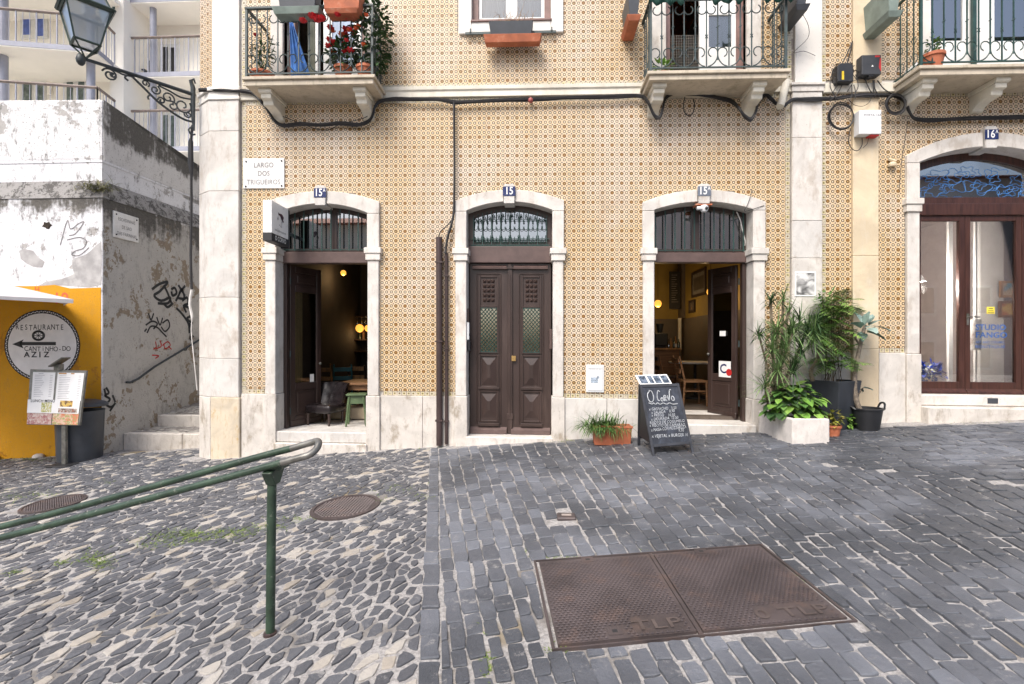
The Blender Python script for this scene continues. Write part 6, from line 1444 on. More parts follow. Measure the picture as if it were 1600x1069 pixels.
for s0, z0, r, a0, tn in ((.17, -.22, .12, 2.5, 1.3), (.36, -.17, .09, 4, -1.3), (.30, -.27, .07, 1, 1.2), (.52, -.11, .07, 2, 1.4), (.64, -.06, .05, 4, -1.3), (1.05, -.10, .09, .3, 1.5), (1.02, -.08, .04, 3, 1), (.44, -.24, .05, 0, 1.2), (.10, -.33, .05, 0, -1.3)): curl(s0, z0, r, a0, tn)
T2([(.8, -.02), (.9, -.035), (.97, -.02), (1.12, .0)], .012); T2([(.86, -.03), (.88, -.07), (.84, -.1)], .014); T2([(.05, -.08), (.2, -.1), (.34, -.06), (.48, -.03)], .012); T2([(.58, -.2), (.61, -.24), (.6, -.28)], .012); T2([(.05, -.5), (.09, -.56), (.05, -.62), (.0, -.6)], .013)
O('scrollwork', sw, MT['lampiron'], t, smooth=True)
W_ = L.cross(V(0, 0, 1)); LC = A + L * (LL - .02)
def sqr(h_, z, k=0): return [LC + L * (a * h_) + W_ * (b * h_) + V(0, 0, z) for a, b in ((-1, -1), (1, -1), (1, 1), (-1, 1))]
zb0, zt0 = .20, .66; hb, ht = .135, .235
O('lantern_glass', MB().grid([sqr(hb - .008, zb0), sqr(ht - .012, zt0)], caps=False), MT['glasslamp'], t)
fr = MB()
for a, b in zip(sqr(hb, zb0), sqr(ht, zt0)): fr.tube([a, b], .014, 4)
for h_, z, r in ((hb, zb0, .017), (ht, zt0, .02), (ht + .03, zt0 + .02, .022), (ht * .72, zt0 + .2, .014)):
    s4 = sqr(h_, z)
    for a, b in zip(s4, s4[1:] + s4[:1]): fr.tube([a, b], r, 4)
for a, b in zip(sqr(ht, zt0 + .02), sqr(ht * .72, zt0 + .2)): fr.tube([a, b], .012, 4)
O('lantern_frame', fr, MT['lampgreen'], t)
O('lantern_hood', MB().grid([sqr(ht * .72, zt0 + .2), sqr(ht * .3, zt0 + .3), sqr(ht * .25, zt0 + .36)]), MT['lampgreen'], t); O('hood_glass', MB().grid([sqr(ht - .01, zt0 + .02), sqr(ht * .72 - .008, zt0 + .2)], caps=False), MT['glasslamp'], t)
O('bottom_pane', MB().face(sqr(hb - .01, zb0 + .004)), MT['glasslamp'], t)
ft = MB()
for c_ in sqr(hb, zb0): ft.tube(smoothpath([c_, (c_ + LC + V(0, 0, .09)) / 2 + V(0, 0, -.03), LC + V(0, 0, .02)], 4), .011, 5)
O('lantern_foot', ft, MT['lampgreen'], t); O('bulb_holder', MB().tube([LC + V(0, 0, zt0 + .18), LC + V(0, 0, zt0 - .06)], .05, 10), MT['whitebox'], t, smooth=True)
for k in range(4): O('finial', MB().ball(sqr(ht + .02, zt0 + .06)[k], .018, 8), MT['lampgreen'], t)
cb = thing('cable', 'cable hanging from the lamp bracket down beside the corner pier', 'cable', at(299, 205, .1))
O('insulator', MB().tube([at(298.5, 215, .1), at(298, 222, .1), at(298, 255, .1), at(299, 272, .1)], [.012, .035, .04, .022], 8), MT['cable'], cb, smooth=True)
O('black_length', MB().tube(smoothpath([at(*p, .1) for p in ((301, 196), (299, 215), (299, 272), (299, 330), (298, 390), (299, 440), (300, 452))], 4), .02, 6), MT['cable'], cb, smooth=True)
O('white_length', MB().tube(smoothpath([at(*p, .12) for p in ((300, 452), (297, 468), (297, 480), (300, 495), (299, 520), (303, 560), (308, 610))], 4), [.02] * 13 + [.008] * 12, 6), MT['cablew'], cb, smooth=True)
# ================================================================ things standing by the yellow wall
def gz(x, y): return g(x, y)
c = gat(125, 711); c.y = min(c.y, YW - .32); c.x = at(125, 700, c.y).x; zz = gz(c.x, c.y)
t = thing('rubbish_bin', 'grey plastic bin with a loose lid behind the menu stand', 'bin', (c.x, c.y, zz))
r_b = (at(155, 700, c.y).x - at(96, 700, c.y).x) / 2; zt = at(125, 641, c.y).z
O('body', MB().lathe([(.01, zz), (r_b * .9, zz), (r_b * .92, zz + .03), (r_b, zt - .02), (r_b * 1.02, zt), (r_b * .95, zt), (r_b * .93, zt - .1), (.01, zt - .12)], (c.x, c.y, 0), 28), MT['greyplastic'], t, smooth=True)
lid = MB().lathe([(.01, .05), (r_b * .6, .045), (r_b * .9, .02), (r_b * 1.02, 0), (r_b * 1.02, -.03), (r_b * .98, -.03), (.01, -.01)], (0, 0, 0), 28)
O('lid', MB().add(lid, Matrix.Translation((c.x + .03, c.y + .03, zt + .115)) @ Matrix.Rotation(rad(4), 4, 'Y')), MT['greyplastic'], t, smooth=True)
ym = .05; pc = gat(97, 713); ym = min(pc.y, YW - .7); ym = YW - .72
zz = gz(at(97, 700, ym).x, ym)
t = thing('menu_stand', 'leaning menu stand with LUNCH MENU pages in front of the yellow wall', 'menu stand', (at(97, 700, ym).x, ym, zz))
x0 = at(97, 700, ym).x; O('post', MB().box(x0 - .03, x0 + .035, ym + .02, ym + .06, zz, at(90, 640, ym).z), MT['railworn'], t); O('foot', MB().box(x0 - .16, x0 + .18, ym - .12, ym + .2, zz, zz + .025), MT['ink'], t, bev=.005)
BL, BR, TR, TL = at(41.5, 663.5, ym - .02), at(124, 665, ym - .02), at(135, 579, ym + .14), at(47, 577, ym + .14)
nb_ = (BR - BL).cross(TL - BL).normalized()
if nb_.y > 0: nb_ = -nb_
def onb(u, v, off=0): return (BL * (1 - u) + BR * u) * (1 - v) + (TL * (1 - u) + TR * u) * v + nb_ * off
def bslab(u0, u1, v0, v1, o0, o1): return MB().grid([[onb(u0, v0, o0), onb(u1, v0, o0), onb(u1, v1, o0), onb(u0, v1, o0)], [onb(u0, v0, o1), onb(u1, v0, o1), onb(u1, v1, o1), onb(u0, v1, o1)]])
O('board', bslab(0, 1, 0, 1, -.035, 0), MT['railworn'], t, bev=.004)
ppr = basic('menu_paper', (.74, .74, .74), .6, var=.04, bump=0)
for u0, u1 in ((.06, .46), (.50, .97)): O('menu_page', bslab(u0, u1, .44, .95, .0005, .003), ppr, t)
ph = bslab(.0, .96, .21, .45, .0035, .005); O('menu_page', ph, ppr, t)
def foodmat(nm, a, b, c3, s_):
    n = N(nm); q = n.noise(s_, 5, rough=.6); w_ = n.noise(s_ * 2.1, 3); return n.fin(n.mix(n.step(w_, .5, .6), n.mix(n.step(q, .42, .58), a, b), c3), .5)
fA = foodmat('meat_photo', (.30, .12, .12), (.45, .30, .27), (.5, .42, .38), 16); fB = foodmat('shrimp_photo', (.50, .16, .08), (.55, .38, .28), (.25, .30, .10), 18); fC = foodmat('salad_photo', (.30, .32, .08), (.55, .50, .25), (.65, .65, .6), 20); fD = foodmat('burger_photo', (.55, .34, .06), (.60, .42, .12), (.12, .06, .03), 10)
O('food_photo', bslab(.01, .47, .01, .205, .004, .006), fA, t); O('food_photo', bslab(.485, .97, .01, .205, .004, .006), fB, t)
O('food_photo', bslab(.26, .45, .225, .40, .006, .0068), fC, t); O('food_photo', bslab(.60, .83, .33, .44, .006, .0068), fD, t); O('food_photo', bslab(.58, .93, .225, .30, .006, .0068), foodmat('bread_photo', (.10, .05, .03), (.45, .40, .35), (.25, .08, .05), 14), t)
uu = (onb(1, .5) - onb(0, .5)).normalized(); vv = (onb(.5, 1) - onb(.5, 0)).normalized()
mb = text('LUNCH MENU', .062, onb(.28, .425, .007), uu, vv, .004, squash=.95, depth=.001); O('lettering', mb, MT['ink'], t)
mb = MB()
for u0, u1, nl in ((.10, .42, 14), (.54, .93, 15)):
    for k in range(nl):
        v_ = .92 - .032 * k; e = RND.uniform(.55, 1); q = bslab(u0 + (0 if k else .06), u0 + (u1 - u0) * e * .55, v_, v_ + .010, .0032, .0038); mb.add(q); mb.add(bslab(u1 - .05, u1, v_, v_ + .010, .0032, .0038)) if k else None
O('print_lines', mb, basic('pale_print', (.42, .42, .44), .6, bump=0), t)
O('print_heading', bslab(.52, .66, .925, .945, .0034, .004).add(bslab(.74, .80, .925, .945, .0034, .004)), basic('orange_print', (.45, .22, .05), .6, bump=0), t)
a = onb(.5, 1.0); O('clip_lamp', MB().box(a.x - .05, a.x + .05, a.y - .03, a.y + .05, a.z - .01, a.z + .09).add(MB().box(-.10, .16, -.08, .08, 0, .02), Matrix.Translation((a.x + .02, a.y - .02, a.z + .10)) @ Matrix.Rotation(rad(-32), 4, 'Y')), MT['railworn'], t, bev=.004)
# parasol whose corner pokes in over the yellow wall
tip = at(115, 468, -.1); cp = V(tip.x - 2.0, tip.y - .15, 0); zc_ = tip.z; zg = gz(cp.x, cp.y)
t = thing('parasol', 'pale grey parasol with only one pointed corner reaching over the yellow wall', 'parasol', (cp.x, cp.y, zg))
O('pole', MB().tube([(cp.x, cp.y, zg), (cp.x, cp.y, zc_ + .6)], .025, 10), MT['railworn'], t, smooth=True); O('base', MB().lathe([(.01, zg), (.28, zg), (.27, zg + .07), (.04, zg + .09), (.01, zg + .09)], (cp.x, cp.y, 0), 20), MT['ink'], t)
cm = MB(); ap = V(cp.x, cp.y, zc_ + .46); cs = [V(cp.x + 2.0 * math.cos(a), cp.y + 2.0 * math.sin(a) + .0, zc_) for a in [.075 + 1.5708 * k for k in range(4)]]
for a, b in zip(cs, cs[1:] + cs[:1]):
    m_ = (a + b) / 2 + V(0, 0, .1) ; cm.face([ap, a, b]); cm.face([a, b, b + V(0, 0, -.10) * .6, a + V(0, 0, -.015)])
o = O('canopy', cm, basic('grey_canvas', (.52, .50, .50), .8, var=.05), t); o.modifiers.new('s', 'SOLIDIFY').thickness = .004
# ================================================================ green stair rail in front
pb = gat(422, 990); yp_ = pb.y
t = thing('handrail', 'green double-pipe stair handrail on a single post over the cobbles', 'handrail', pb)
def RP(px, py, dy): return at(px, py, yp_ + dy)
nr, fr_ = -.06, .075
ptn, ptf = RP(430, 728, 0), None
O('post', MB().tube([(pb.x, pb.y, pb.z - .1), (pb.x + .012, pb.y, RP(428, 742, 0).z)], .027, 14), MT['railgreen'], t, smooth=True)
O('post_collar', MB().lathe([(.03, pb.z - .02), (.043, pb.z - .02), (.039, pb.z + .008), (.03, pb.z + .012)], (pb.x, pb.y, 0), 12), MT['cast'] if 'cast' in MT else MT['pipe'], t)
near = [RP(-260, 899, nr), RP(0, 840.5, nr), RP(200, 788, nr), RP(395, 735.5, nr), RP(440, 723, nr)]
far = [RP(-260, 880, fr_), RP(0, 823.5, fr_), RP(200, 771, fr_), RP(395, 716.5, fr_), RP(455, 701, fr_)]
def roundpath(a, n): return smoothpath(a, n)
tipn = [RP(440, 723, nr), RP(470, 715, nr), RP(484, 710.5, nr * .8), RP(494, 702, nr * .2), RP(498, 693, .02), RP(496, 689.5, fr_ * .7), RP(488, 691.2, fr_), RP(455, 701, fr_)]
O('rail', MB().tube(smoothpath(near, 4), .0215, 12), MT['railgreen'], t, smooth=True, label='near green pipe of the double rail'); O('rail', MB().tube(smoothpath(far, 4), .0215, 12), MT['railgreen'], t, smooth=True, label='far green pipe of the double rail')
O('rail_end', MB().tube(smoothpath(tipn, 4), .0213, 12), MT['railworn'], t, smooth=True, label='worn bare bend joining the two pipes')
cz_ = RP(428, 737, 0).z
br = MB().prismx([(yp_ - .085, cz_ + .01), (yp_ - .03, cz_ - .075), (yp_ + .03, cz_ - .075), (yp_ + .10, cz_ + .03), (yp_ + .10, cz_ + .05)], pb.x - .012, pb.x + .05)
O('bracket', br, MT['railgreen'], t, bev=.004)
O('bracket_block', MB().box(pb.x - .0, pb.x + .09, yp_ - .05, yp_ + .07, cz_ + .02, cz_ + .055), MT['railgreen'], t, bev=.004)
# ================================================================ chalkboard
fl, frr, bl = gat(1020, 714), gat(1085, 708), gat(991, 700)
dirx = V(frr.x - fl.x, frr.y - fl.y, 0); Wc = dirx.length; dirx.normalize(); dback = V(-dirx.y, dirx.x, 0)
dp = .56
base = fl.copy(); t = thing('chalkboard', 'black A-frame chalkboard with O Corvo menu in white chalk outside the doorway', 'chalkboard', base)
zt_ = at(1030, 601, fl.y + dp / 2).z; Hc = zt_ - base.z
sk = V(0, 0, 0); shift = at(1000, 601, fl.y + dp / 2 * .9); 
lean = dp / 2
topL = base + dback * lean + V(0, 0, Hc); topL.x = shift.x + .0; topR = topL + dirx * (Wc * .985); topR.z = topL.z + .01
bR = frr.copy()
ft = (bR - base); upv = (topL - base)
nrm = ft.cross(upv).normalized()
if nrm.y > 0: nrm = -nrm
def cb_(u, v, off=0): return (base * (1 - u) + bR * u) * (1 - v) + (topL * (1 - u) + topR * u) * v + nrm * off
def cslab(u0, u1, v0, v1, o0, o1, f=cb_): return MB().grid([[f(u0, v0, o0), f(u1, v0, o0), f(u1, v1, o0), f(u0, v1, o0)], [f(u0, v0, o1), f(u1, v0, o1), f(u1, v1, o1), f(u0, v1, o1)]])
cf = basic('chalkboard_frame', (.030, .033, .042), .6, var=.3, scale=9, c2=(.08, .085, .1), thr=(.6, .75), bump=.2)
nb = N('slate_board'); q = nb.noise(7, 6, nb.vscale(nb.pos(), (1, 1, .6)), .7); nb.fin(nb.mix(nb.step(q, .38, .72), (.018, .022, .032), (.055, .065, .09)), .75)
O('frame', cslab(0, .06, 0, 1, -.022, .006).add(cslab(.94, 1, 0, 1, -.022, .006)).add(cslab(.06, .94, .955, 1, -.021, .005)).add(cslab(.06, .94, .125, .165, -.021, .005)), cf, t, bev=.004)
O('front_board', cslab(.06, .94, .165, .955, -.018, -.004), nb.mat, t)
bb_ = base + dback * dp + V(0, 0, 0); bb_.z = g(bb_.x, bb_.y); bb2 = bR + dback * dp; bb2.z = g(bb2.x, bb2.y)
def cbb(u, v, off=0): return (bb_ * (1 - u) + bb2 * u) * (1 - v) + ((topL + dback * .04) * (1 - u) + (topR + dback * .04) * u) * v - nrm * off
O('rear_board', cslab(.06, .94, .16, .95, -.006, .004, cbb), MT['ink'], t); O('rear_frame', cslab(0, .06, 0, 1, -.02, .012, cbb).add(cslab(.94, 1, 0, 1, -.02, .012, cbb)).add(cslab(.06, .94, .12, .165, -.019, .011, cbb)), cf, t)
O('side_cloth', MB().face([cb_(.02, .17, -.02), cb_(.02, .96, -.02), cbb(.02, .96, -.02), cbb(.02, .17, -.02)]), MT['ink'], t).modifiers.new('s', 'SOLIDIFY').thickness = .004
uu = (cb_(1, .5) - cb_(0, .5)).normalized(); vv = (cb_(.5, 1) - cb_(.5, 0)).normalized(); vv = (vv - uu * vv.dot(uu)).normalized(); sw_ = V(0, 0, 0)
chalk = basic('chalk', (.40, .42, .44), .9, var=.3, scale=40, bump=0)
Hb = upv.length
def chalkline(lines, r, name='chalk_lettering'):
    mb = MB()
    for ln in lines:
        q = [cb_(u, v, -.002) for u, v in ln]; q = smoothpath(q, 4) if len(q) > 2 else q
        mb.tube(q, r, 4)
    return O(name, mb, chalk, t)
chalkline([[(.22, .90), (.155, .86), (.15, .79), (.20, .745), (.27, .77), (.29, .84), (.26, .90), (.20, .91)], [(.47, .885), (.43, .905), (.395, .86), (.38, .80), (.395, .765), (.43, .76)],
           [(.50, .80), (.47, .79), (.465, .765), (.49, .75), (.515, .765), (.515, .79), (.50, .80)], [(.555, .75), (.55, .82), (.59, .83), (.60, .80), (.56, .79), (.61, .75)], [(.64, .83), (.665, .755), (.72, .90), (.76, .91)], [(.76, .82), (.735, .80), (.735, .765), (.765, .75), (.795, .77), (.79, .80), (.76, .82)],
           [(.14, .735), (.22, .715), (.26, .73), (.31, .71), (.36, .73), (.42, .708), (.50, .725), (.58, .705), (.66, .722), (.74, .70), (.86, .705)]], .0068)
for k, (s_, v_, u_) in enumerate((('x GASPACHO   3,50', .645, .46), ('x SALADA    8,90', .60, .45), ('x PREGO    10,50', .552, .44), ('x DOURADA  12,50', .505, .46), ('x RISOTO DE COGUMELOS', .455, .49), ('x RISOTO DE CAMARAO', .41, .49), ('x MASSA COM MOZZARELLA', .362, .51), ('9,50', .325, .80), ('x VEJETAL x BURGER 10', .265, .51))):
    a = rad(2.0 * math.sin(k * 2.3)); ux_ = uu * math.cos(a) + vv * math.sin(a); uv_ = vv * math.cos(a) - uu * math.sin(a)
    O('chalk_lettering', text(s_, .052 if k != 8 else .056, cb_(u_, v_, -.0028), ux_, uv_, .0 if k != 8 else .003, squash=.78 if k not in (6,) else .66, depth=.0008, shear=.18), chalk, t)
cr_ = thing('card_rack', 'white rack of dark postcards clipped on top of the chalkboard', 'card rack', cb_(.45, 1.0, 0))
a, b = cb_(.02, 1.0, .0), cb_(.80, 1.0, .0); up_ = (V(0, 0, 1) * .115 - dback * -.05)
def rk(u, v, off=0): return a * (1 - u) + b * u + V(0, 0, .002) + up_ * v + V(0, -1, 0) * off + dirx * (-.05 * v)
O('rack_back', MB().grid([[rk(-.02, 0, 0), rk(1.02, 0, 0), rk(1.02, 1.02, 0), rk(-.02, 1.02, 0)], [rk(-.02, 0, .012), rk(1.02, 0, .012), rk(1.02, 1.02, .012), rk(-.02, 1.02, .012)]]), MT['enamel'], cr_)
pc_ = N('card_print'); q = pc_.noise(22, 3); pc_.fin(pc_.mix(pc_.step(q, .4, .6), (.03, .045, .07), (.16, .2, .26)), .4)
for u0, u1 in ((.05, .28), (.34, .48), (.52, .73), (.77, .98)): O('postcard', MB().grid([[rk(u0, .1, .0125), rk(u1, .1, .0125), rk(u1, .92, .0125), rk(u0, .92, .0125)], [rk(u0, .1, .0145), rk(u1, .1, .0145), rk(u1, .92, .0145), rk(u0, .92, .0145)]]), pc_.mat, cr_)
# ================================================================ planters
rr = random.Random(21)
p = gat(958, 697); y0 = p.y; xa, xb = at(927, 690, y0).x, at(988, 690, y0).x; zz = g((xa + xb) / 2, y0) ; zt = at(958, 666, y0).z
t = thing('terracotta_trough', 'terracotta window trough on the pavement below the meter cover', 'planter', ((xa + xb) / 2, y0 + .1, zz))
O('trough', TROUGH(xa, xb, y0, y0 + .22, zz, zt, .02), MT['terra'], t, bev=.006); O('rim', MB().box(xa - .008, xb + .008, y0 - .008, y0 + .006, zt - .03, zt + .004), MT['terra'], t, bev=.003); O('soil', MB().box(xa + .02, xb - .02, y0 + .02, y0 + .2, zt - .06, zt - .025), MT['soil'], t)
t = thing('grassy_plant', 'bushy grass-leaved plant spilling from the terracotta trough', 'plant', ((xa + xb) / 2, y0 + .1, zt - .02)); mb = MB()
for k in range(620):
    q = V(at(942 + rr.gauss(0, 15), 660, y0 + .1).x, y0 + .1 + rr.gauss(0, .06), zt - .03); a = rr.uniform(0, 6.28); e = rr.uniform(.3, 1.4)
    mb.leaf(q, (math.cos(a) * math.cos(e) - .15, math.sin(a) * math.cos(e) - .2, math.sin(e)), rr.uniform(.14, .33), .012, droop=rr.uniform(.8, 2.2), seg=4)
O('blades', mb, leafmat('grass_blade', (.05, .12, .025), (.14, .24, .06)), t)
# stone trough
q0, q1, q2 = gat(1185, 675), gat(1238, 696), gat(1296.5, 692.5)
hh = .385; e1 = (q2 - q1); e2 = (q0 - q1); q3 = q0 + e1
t = thing('stone_trough', 'rough white stone trough on the setts right of the third doorway', 'planter', q1)
n1, n2 = e1.normalized(), e2.normalized()
def lift(p, h_): return V(p.x, p.y, q1.z + h_)
zt = at(1238, 654.5, q1.y).z; hh = zt - q1.z
ol = [q1, q2, q3, q0]; th_ = .065
il = [q1 + n1 * th_ + n2 * th_, q2 - n1 * th_ + n2 * th_, q3 - n1 * th_ - n2 * th_, q0 + n1 * th_ - n2 * th_]
O('trough', MB().grid([[p - V(0, 0, .05) for p in ol], [lift(p, hh) for p in ol], [lift(p, hh) for p in il], [lift(p, hh - .1) for p in il]]), stonewall('trough_stone', (.66, .62, .58), (.42, .38, .34), .4, 4, .4), t, bev=.016, seg=2)
O('soil', MB().face([lift(p, hh - .06) for p in il]), MT['soil'], t)
tc = lift((il[0] + il[2]) / 2, hh - .06)
# hydrangea in the trough
t = thing('leafy_shrub', 'low bright green broad-leaved shrub growing in the stone trough', 'plant', tc)
hx = at(1254, 630, q1.y + .2); cxy = V((tc.x * .4 + hx.x * .6), tc.y - .05, tc.z)
st = MB()
for k in range(9): st.tube([cxy + V(rr.uniform(-.1, .1), rr.uniform(-.06, .06), 0), cxy + V(rr.uniform(-.26, .26), rr.uniform(-.15, .15), rr.uniform(.15, .34))], .006, 5)
O('stem', st, GREEN['mid'], t)
lp = None
for k in range(190):
    a = rr.uniform(0, 6.28); e = rr.uniform(-.15, 1.4); r_ = rr.uniform(.55, 1.05)
    q = cxy + V(.36 * r_ * math.cos(a) * math.cos(e) - .02, .22 * r_ * math.sin(a) * math.cos(e), .10 + .40 * r_ * math.sin(max(e, 0)))
    d = V(math.cos(a) * math.cos(e * .6) + rr.uniform(-.3, .3), math.sin(a) * math.cos(e * .6) - .25, .55 * math.sin(e) - .35 + rr.uniform(-.35, .25))
    if lp is None:
        pr = MB().leaf((0, 0, 0), (1, 0, 0), 1, .85, droop=.5, seg=5, fold=.22, base=.25); lpo = O('leaf', pr, [GREEN['bright']], t, shear=False)
        for v in lpo.data.vertices: v.co += WL[t.name]
        lp = lpo.data; ob = lpo
        lq = lp.copy(); lq.materials[0] = GREEN['mid']; lr = lp.copy(); lr.materials[0] = GREEN['dark']
    else:
        ob = bpy.data.objects.new('leaf', (lp, lp, lq, lq, lr)[k % 5]); COL.objects.link(ob); ob.parent = t; WL[ob.name] = WL[t.name]
    sz = rr.uniform(.10, .175); ob.matrix_local = Matrix.Translation(q - WL[t.name]) @ d.to_track_quat('X', 'Z').to_matrix().to_4x4() @ Matrix.Diagonal((sz, sz, sz, 1))
# dragon tree in the trough
bx = at(1213, 640, tc.y); t = thing('dragon_tree', 'tall spiky dragon palm rising from the left end of the stone trough', 'plant', V(bx.x, tc.y, tc.z))
tr = MB(); yD = tc.y
heads = [(1204, 468, .0), (1224, 466, -.05), (1233, 484, -.1), (1185, 520, -.1), (1214, 512, -.12), (1240, 515, -.1), (1262, 515, -.05), (1205, 545, -.18), (1228, 545, -.2), (1252, 545, -.15), (1215, 575, -.2), (1195, 600, -.1), (1240, 578, -.2), (1232, 525, .05), (1212, 530, .05), (1275, 505, -.08), (1268, 535, -.12), (1222, 560, .0), (1250, 500, .05), (1272, 520, -.12)]
b0 = V(bx.x, yD, tc.z - .03); tops = []
for k, (px, py, dy) in enumerate(heads):
    h_ = at(px, py, yD + dy); m_ = b0 + V(.05 * math.sin(k * 2.1), .04 * math.cos(k * 1.7), (h_.z - b0.z) * .45); m_.x += (h_.x - b0.x) * .25
    if k < 12: tr.tube(smoothpath([b0 + V(.03 * math.sin(k), .03 * math.cos(k), 0), m_, h_], 4), .014 if k > 2 else .02, 6)
    tops.append(h_)
O('trunk', tr, basic('dragon_trunk', (.20, .16, .11), .8, var=.3, scale=20, bump=.4), t, smooth=True)
for k, h_ in enumerate(tops):
    lf = MB(); n_ = 46 if k > 2 else 36; L_ = .34 if k > 3 else .22
    for j in range(n_):
        a = rr.uniform(0, 6.28); e = rr.uniform(-.5, 1.35)
        lf.leaf(h_ + V(0, 0, rr.uniform(-.08, .02)), (math.cos(a) * math.cos(e), math.sin(a) * math.cos(e) - .1, math.sin(e)), L_ * rr.uniform(.7, 1.25), .015, droop=rr.uniform(.2, 1.1), seg=4, base=.6)
    O('leaf_rosette', lf, GREEN['palm'] if k % 3 else GREEN['dark'], t)
# tall tapered planter with a fern bush
f0, f1 = gat(1304, 677.5), gat(1328.5, 676); d1_ = (f1 - f0); 
zt = at(1300, 596, f0.y).z
ang = rad(-6); wT, wB = .50, .34
ctr = at(1301, 600, f0.y + .28); ctr.z = g(ctr.x, ctr.y)
def sqp(w_, z, a): return [V(ctr.x + w_ * .5 * (sx * math.cos(a) - sy * math.sin(a)), ctr.y + w_ * .5 * (sx * math.sin(a) + sy * math.cos(a)), z) for sx, sy in ((-1, -1), (1, -1), (1, 1), (-1, 1))]
aP = rad(28); t = thing('tall_planter', 'tall tapered black planter behind the stone trough', 'planter', ctr)
O('body', MB().grid([sqp(wB, ctr.z - .05, aP), sqp(wT, zt, aP), sqp(wT * .93, zt, aP), sqp(wT * .9, zt - .07, aP)]), basic('charcoal_planter', (.028, .033, .042), .6, var=.2, c2=(.06, .07, .08), thr=(.6, .8), bump=.15), t, bev=.008)
O('soil', MB().face(sqp(wT * .9, zt - .04, aP)), MT['soil'], t)
t = thing('fern_bush', 'feathery green bush growing out of the tall black planter', 'plant', V(ctr.x, ctr.y, zt - .04))
st = MB(); fr1, fr2 = MB(), MB()
for k in range(58):
    px, py = min(1326, 1299 + rr.gauss(0, 18)), 515 + rr.uniform(-55, 56)
    if k < 5: px, py = 1283 + 5 * k + rr.uniform(-4, 4), 462 + 9 * k
    h_ = at(px, py, ctr.y + rr.uniform(-.24, .18)); b0 = V(ctr.x + rr.uniform(-.13, .13), ctr.y + rr.uniform(-.1, .1), zt - .05)
    q = smoothpath([b0, (b0 + h_) / 2 + V(rr.uniform(-.06, .06), 0, .08), h_], 5); (st.tube(q, .005, 4) if k % 4 == 0 else None)
    # feathery frond at the tip
    d = V(h_.x - b0.x + rr.uniform(-.25, .25), h_.y - b0.y - rr.uniform(0, .25), rr.uniform(-.05, .25)); d.x = min(d.x, .22); d.normalize(); cur = h_ - d * .12; mb = fr1 if k % 3 else fr2
    side = d.cross(V(0, 0, 1)).normalized(); n_ = 15; Lf = rr.uniform(.28, .46)
    for j in range(n_):
        w_ = math.sin(math.pi * (j + 1.5) / (n_ + 2)); pp = cur + d * (Lf * j / n_) + V(0, 0, -.18 * (j / n_) ** 2)
        for s_ in (-1, 1): mb.leaf(pp, side * s_ + d * .6 + V(0, 0, rr.uniform(-.1, .25)), .15 * w_ + .02, .026, droop=.5, seg=2, base=.6)
O('stem', st, basic('woody_stem', (.09, .065, .04), .8, bump=0), t); O('frond', fr1, GREEN['fern'], t, kind='stuff'); O('frond', fr2, GREEN['mid'], t, kind='stuff')
# leaning shoot
tw = MB(); tq = [at(1290, 590, ctr.y), at(1289, 530, ctr.y), at(1283, 490, ctr.y), at(1296, 462, ctr.y), at(1304, 448, ctr.y)]; tw.tube(smoothpath(tq, 4), .007, 5); O('shoot', tw, GREEN['mid'], t)
O('shoot_leaves', cloud(at(1290, 468, ctr.y), .14, .1, .16, 150, .06, .03), GREEN['mid'], t)
O('trunk_stub', MB().tube(smoothpath([at(1270, 595, ctr.y - .1), at(1267, 580, ctr.y - .1), at(1275, 565, ctr.y - .05), at(1281, 545, ctr.y)], 3), [.03] * 4 + [.022] * 6, 8), bpy.data.materials['dragon_trunk'], t, smooth=True)
# black bucket with the cabbage tree
bk = gat(1354, 676); yk_ = bk.y + .17; ctr2 = at(1354, 650, yk_); zz = g(ctr2.x, yk_); zt = at(1354, 637, yk_).z
r1_ = (at(1376.5, 640, yk_).x - at(1332, 640, yk_).x) / 2; r0_ = r1_ * .78
t = thing('bucket_planter', 'black rubber bucket with one raised ear handle against the cream wall', 'planter', (ctr2.x, yk_, zz))
O('bucket', MB().lathe([(.01, zz), (r0_, zz), (r1_, zt - .02), (r1_ + .012, zt - .02), (r1_ + .012, zt), (r1_ - .012, zt), (r1_ - .02, zt - .08), (.01, zt - .08)], (ctr2.x, yk_, 0), 24), MT['black'], t, smooth=True)
for s_, h_ in ((1, .07), (-1, .02)): O('ear_handle', MB().tube(smoothpath([V(ctr2.x + s_ * r1_, yk_ - .07, zt - .02), V(ctr2.x + s_ * (r1_ + .02), yk_ - .05, zt + h_ - .02), V(ctr2.x + s_ * (r1_ + .03), yk_, zt + h_), V(ctr2.x + s_ * (r1_ + .02), yk_ + .05, zt + h_ - .02), V(ctr2.x + s_ * r1_, yk_ + .07, zt - .02)], 3), .014, 6), MT['black'], t, smooth=True)
O('soil', MB().lathe([(.01, zt - .05), (r1_ - .02, zt - .05)], (ctr2.x, yk_, 0), 20), MT['soil'], t)
t = thing('cabbage_tree', 'tall tree cabbage with one bare crooked trunk and blue-grey leaves', 'plant', (ctr2.x, yk_, zt - .06))
tk = [at(1345, 645, yk_), at(1338, 625, yk_), at(1335, 600, yk_), at(1338, 570, yk_), at(1343, 545, yk_), at(1348, 522, yk_), at(1352, 508, yk_)]
tk[0].z = zt - .06
O('trunk', MB().tube(smoothpath(tk, 4), [.036 - .0006 * i for i in range(25)], 8), basic('cabbage_trunk', (.22, .18, .14), .8, var=.35, scale=25, c2=(.10, .08, .06), s2=22, bump=.6), t, smooth=True)
O('branch', MB().tube(smoothpath([at(1344, 540, yk_), at(1337, 530, yk_), at(1333, 520, yk_)], 3), .013, 6).tube([at(1337, 622, yk_), at(1346, 610, yk_ - .05), at(1349, 606, yk_ - .1)], .008, 5), bpy.data.materials['cabbage_trunk'], t, smooth=True)
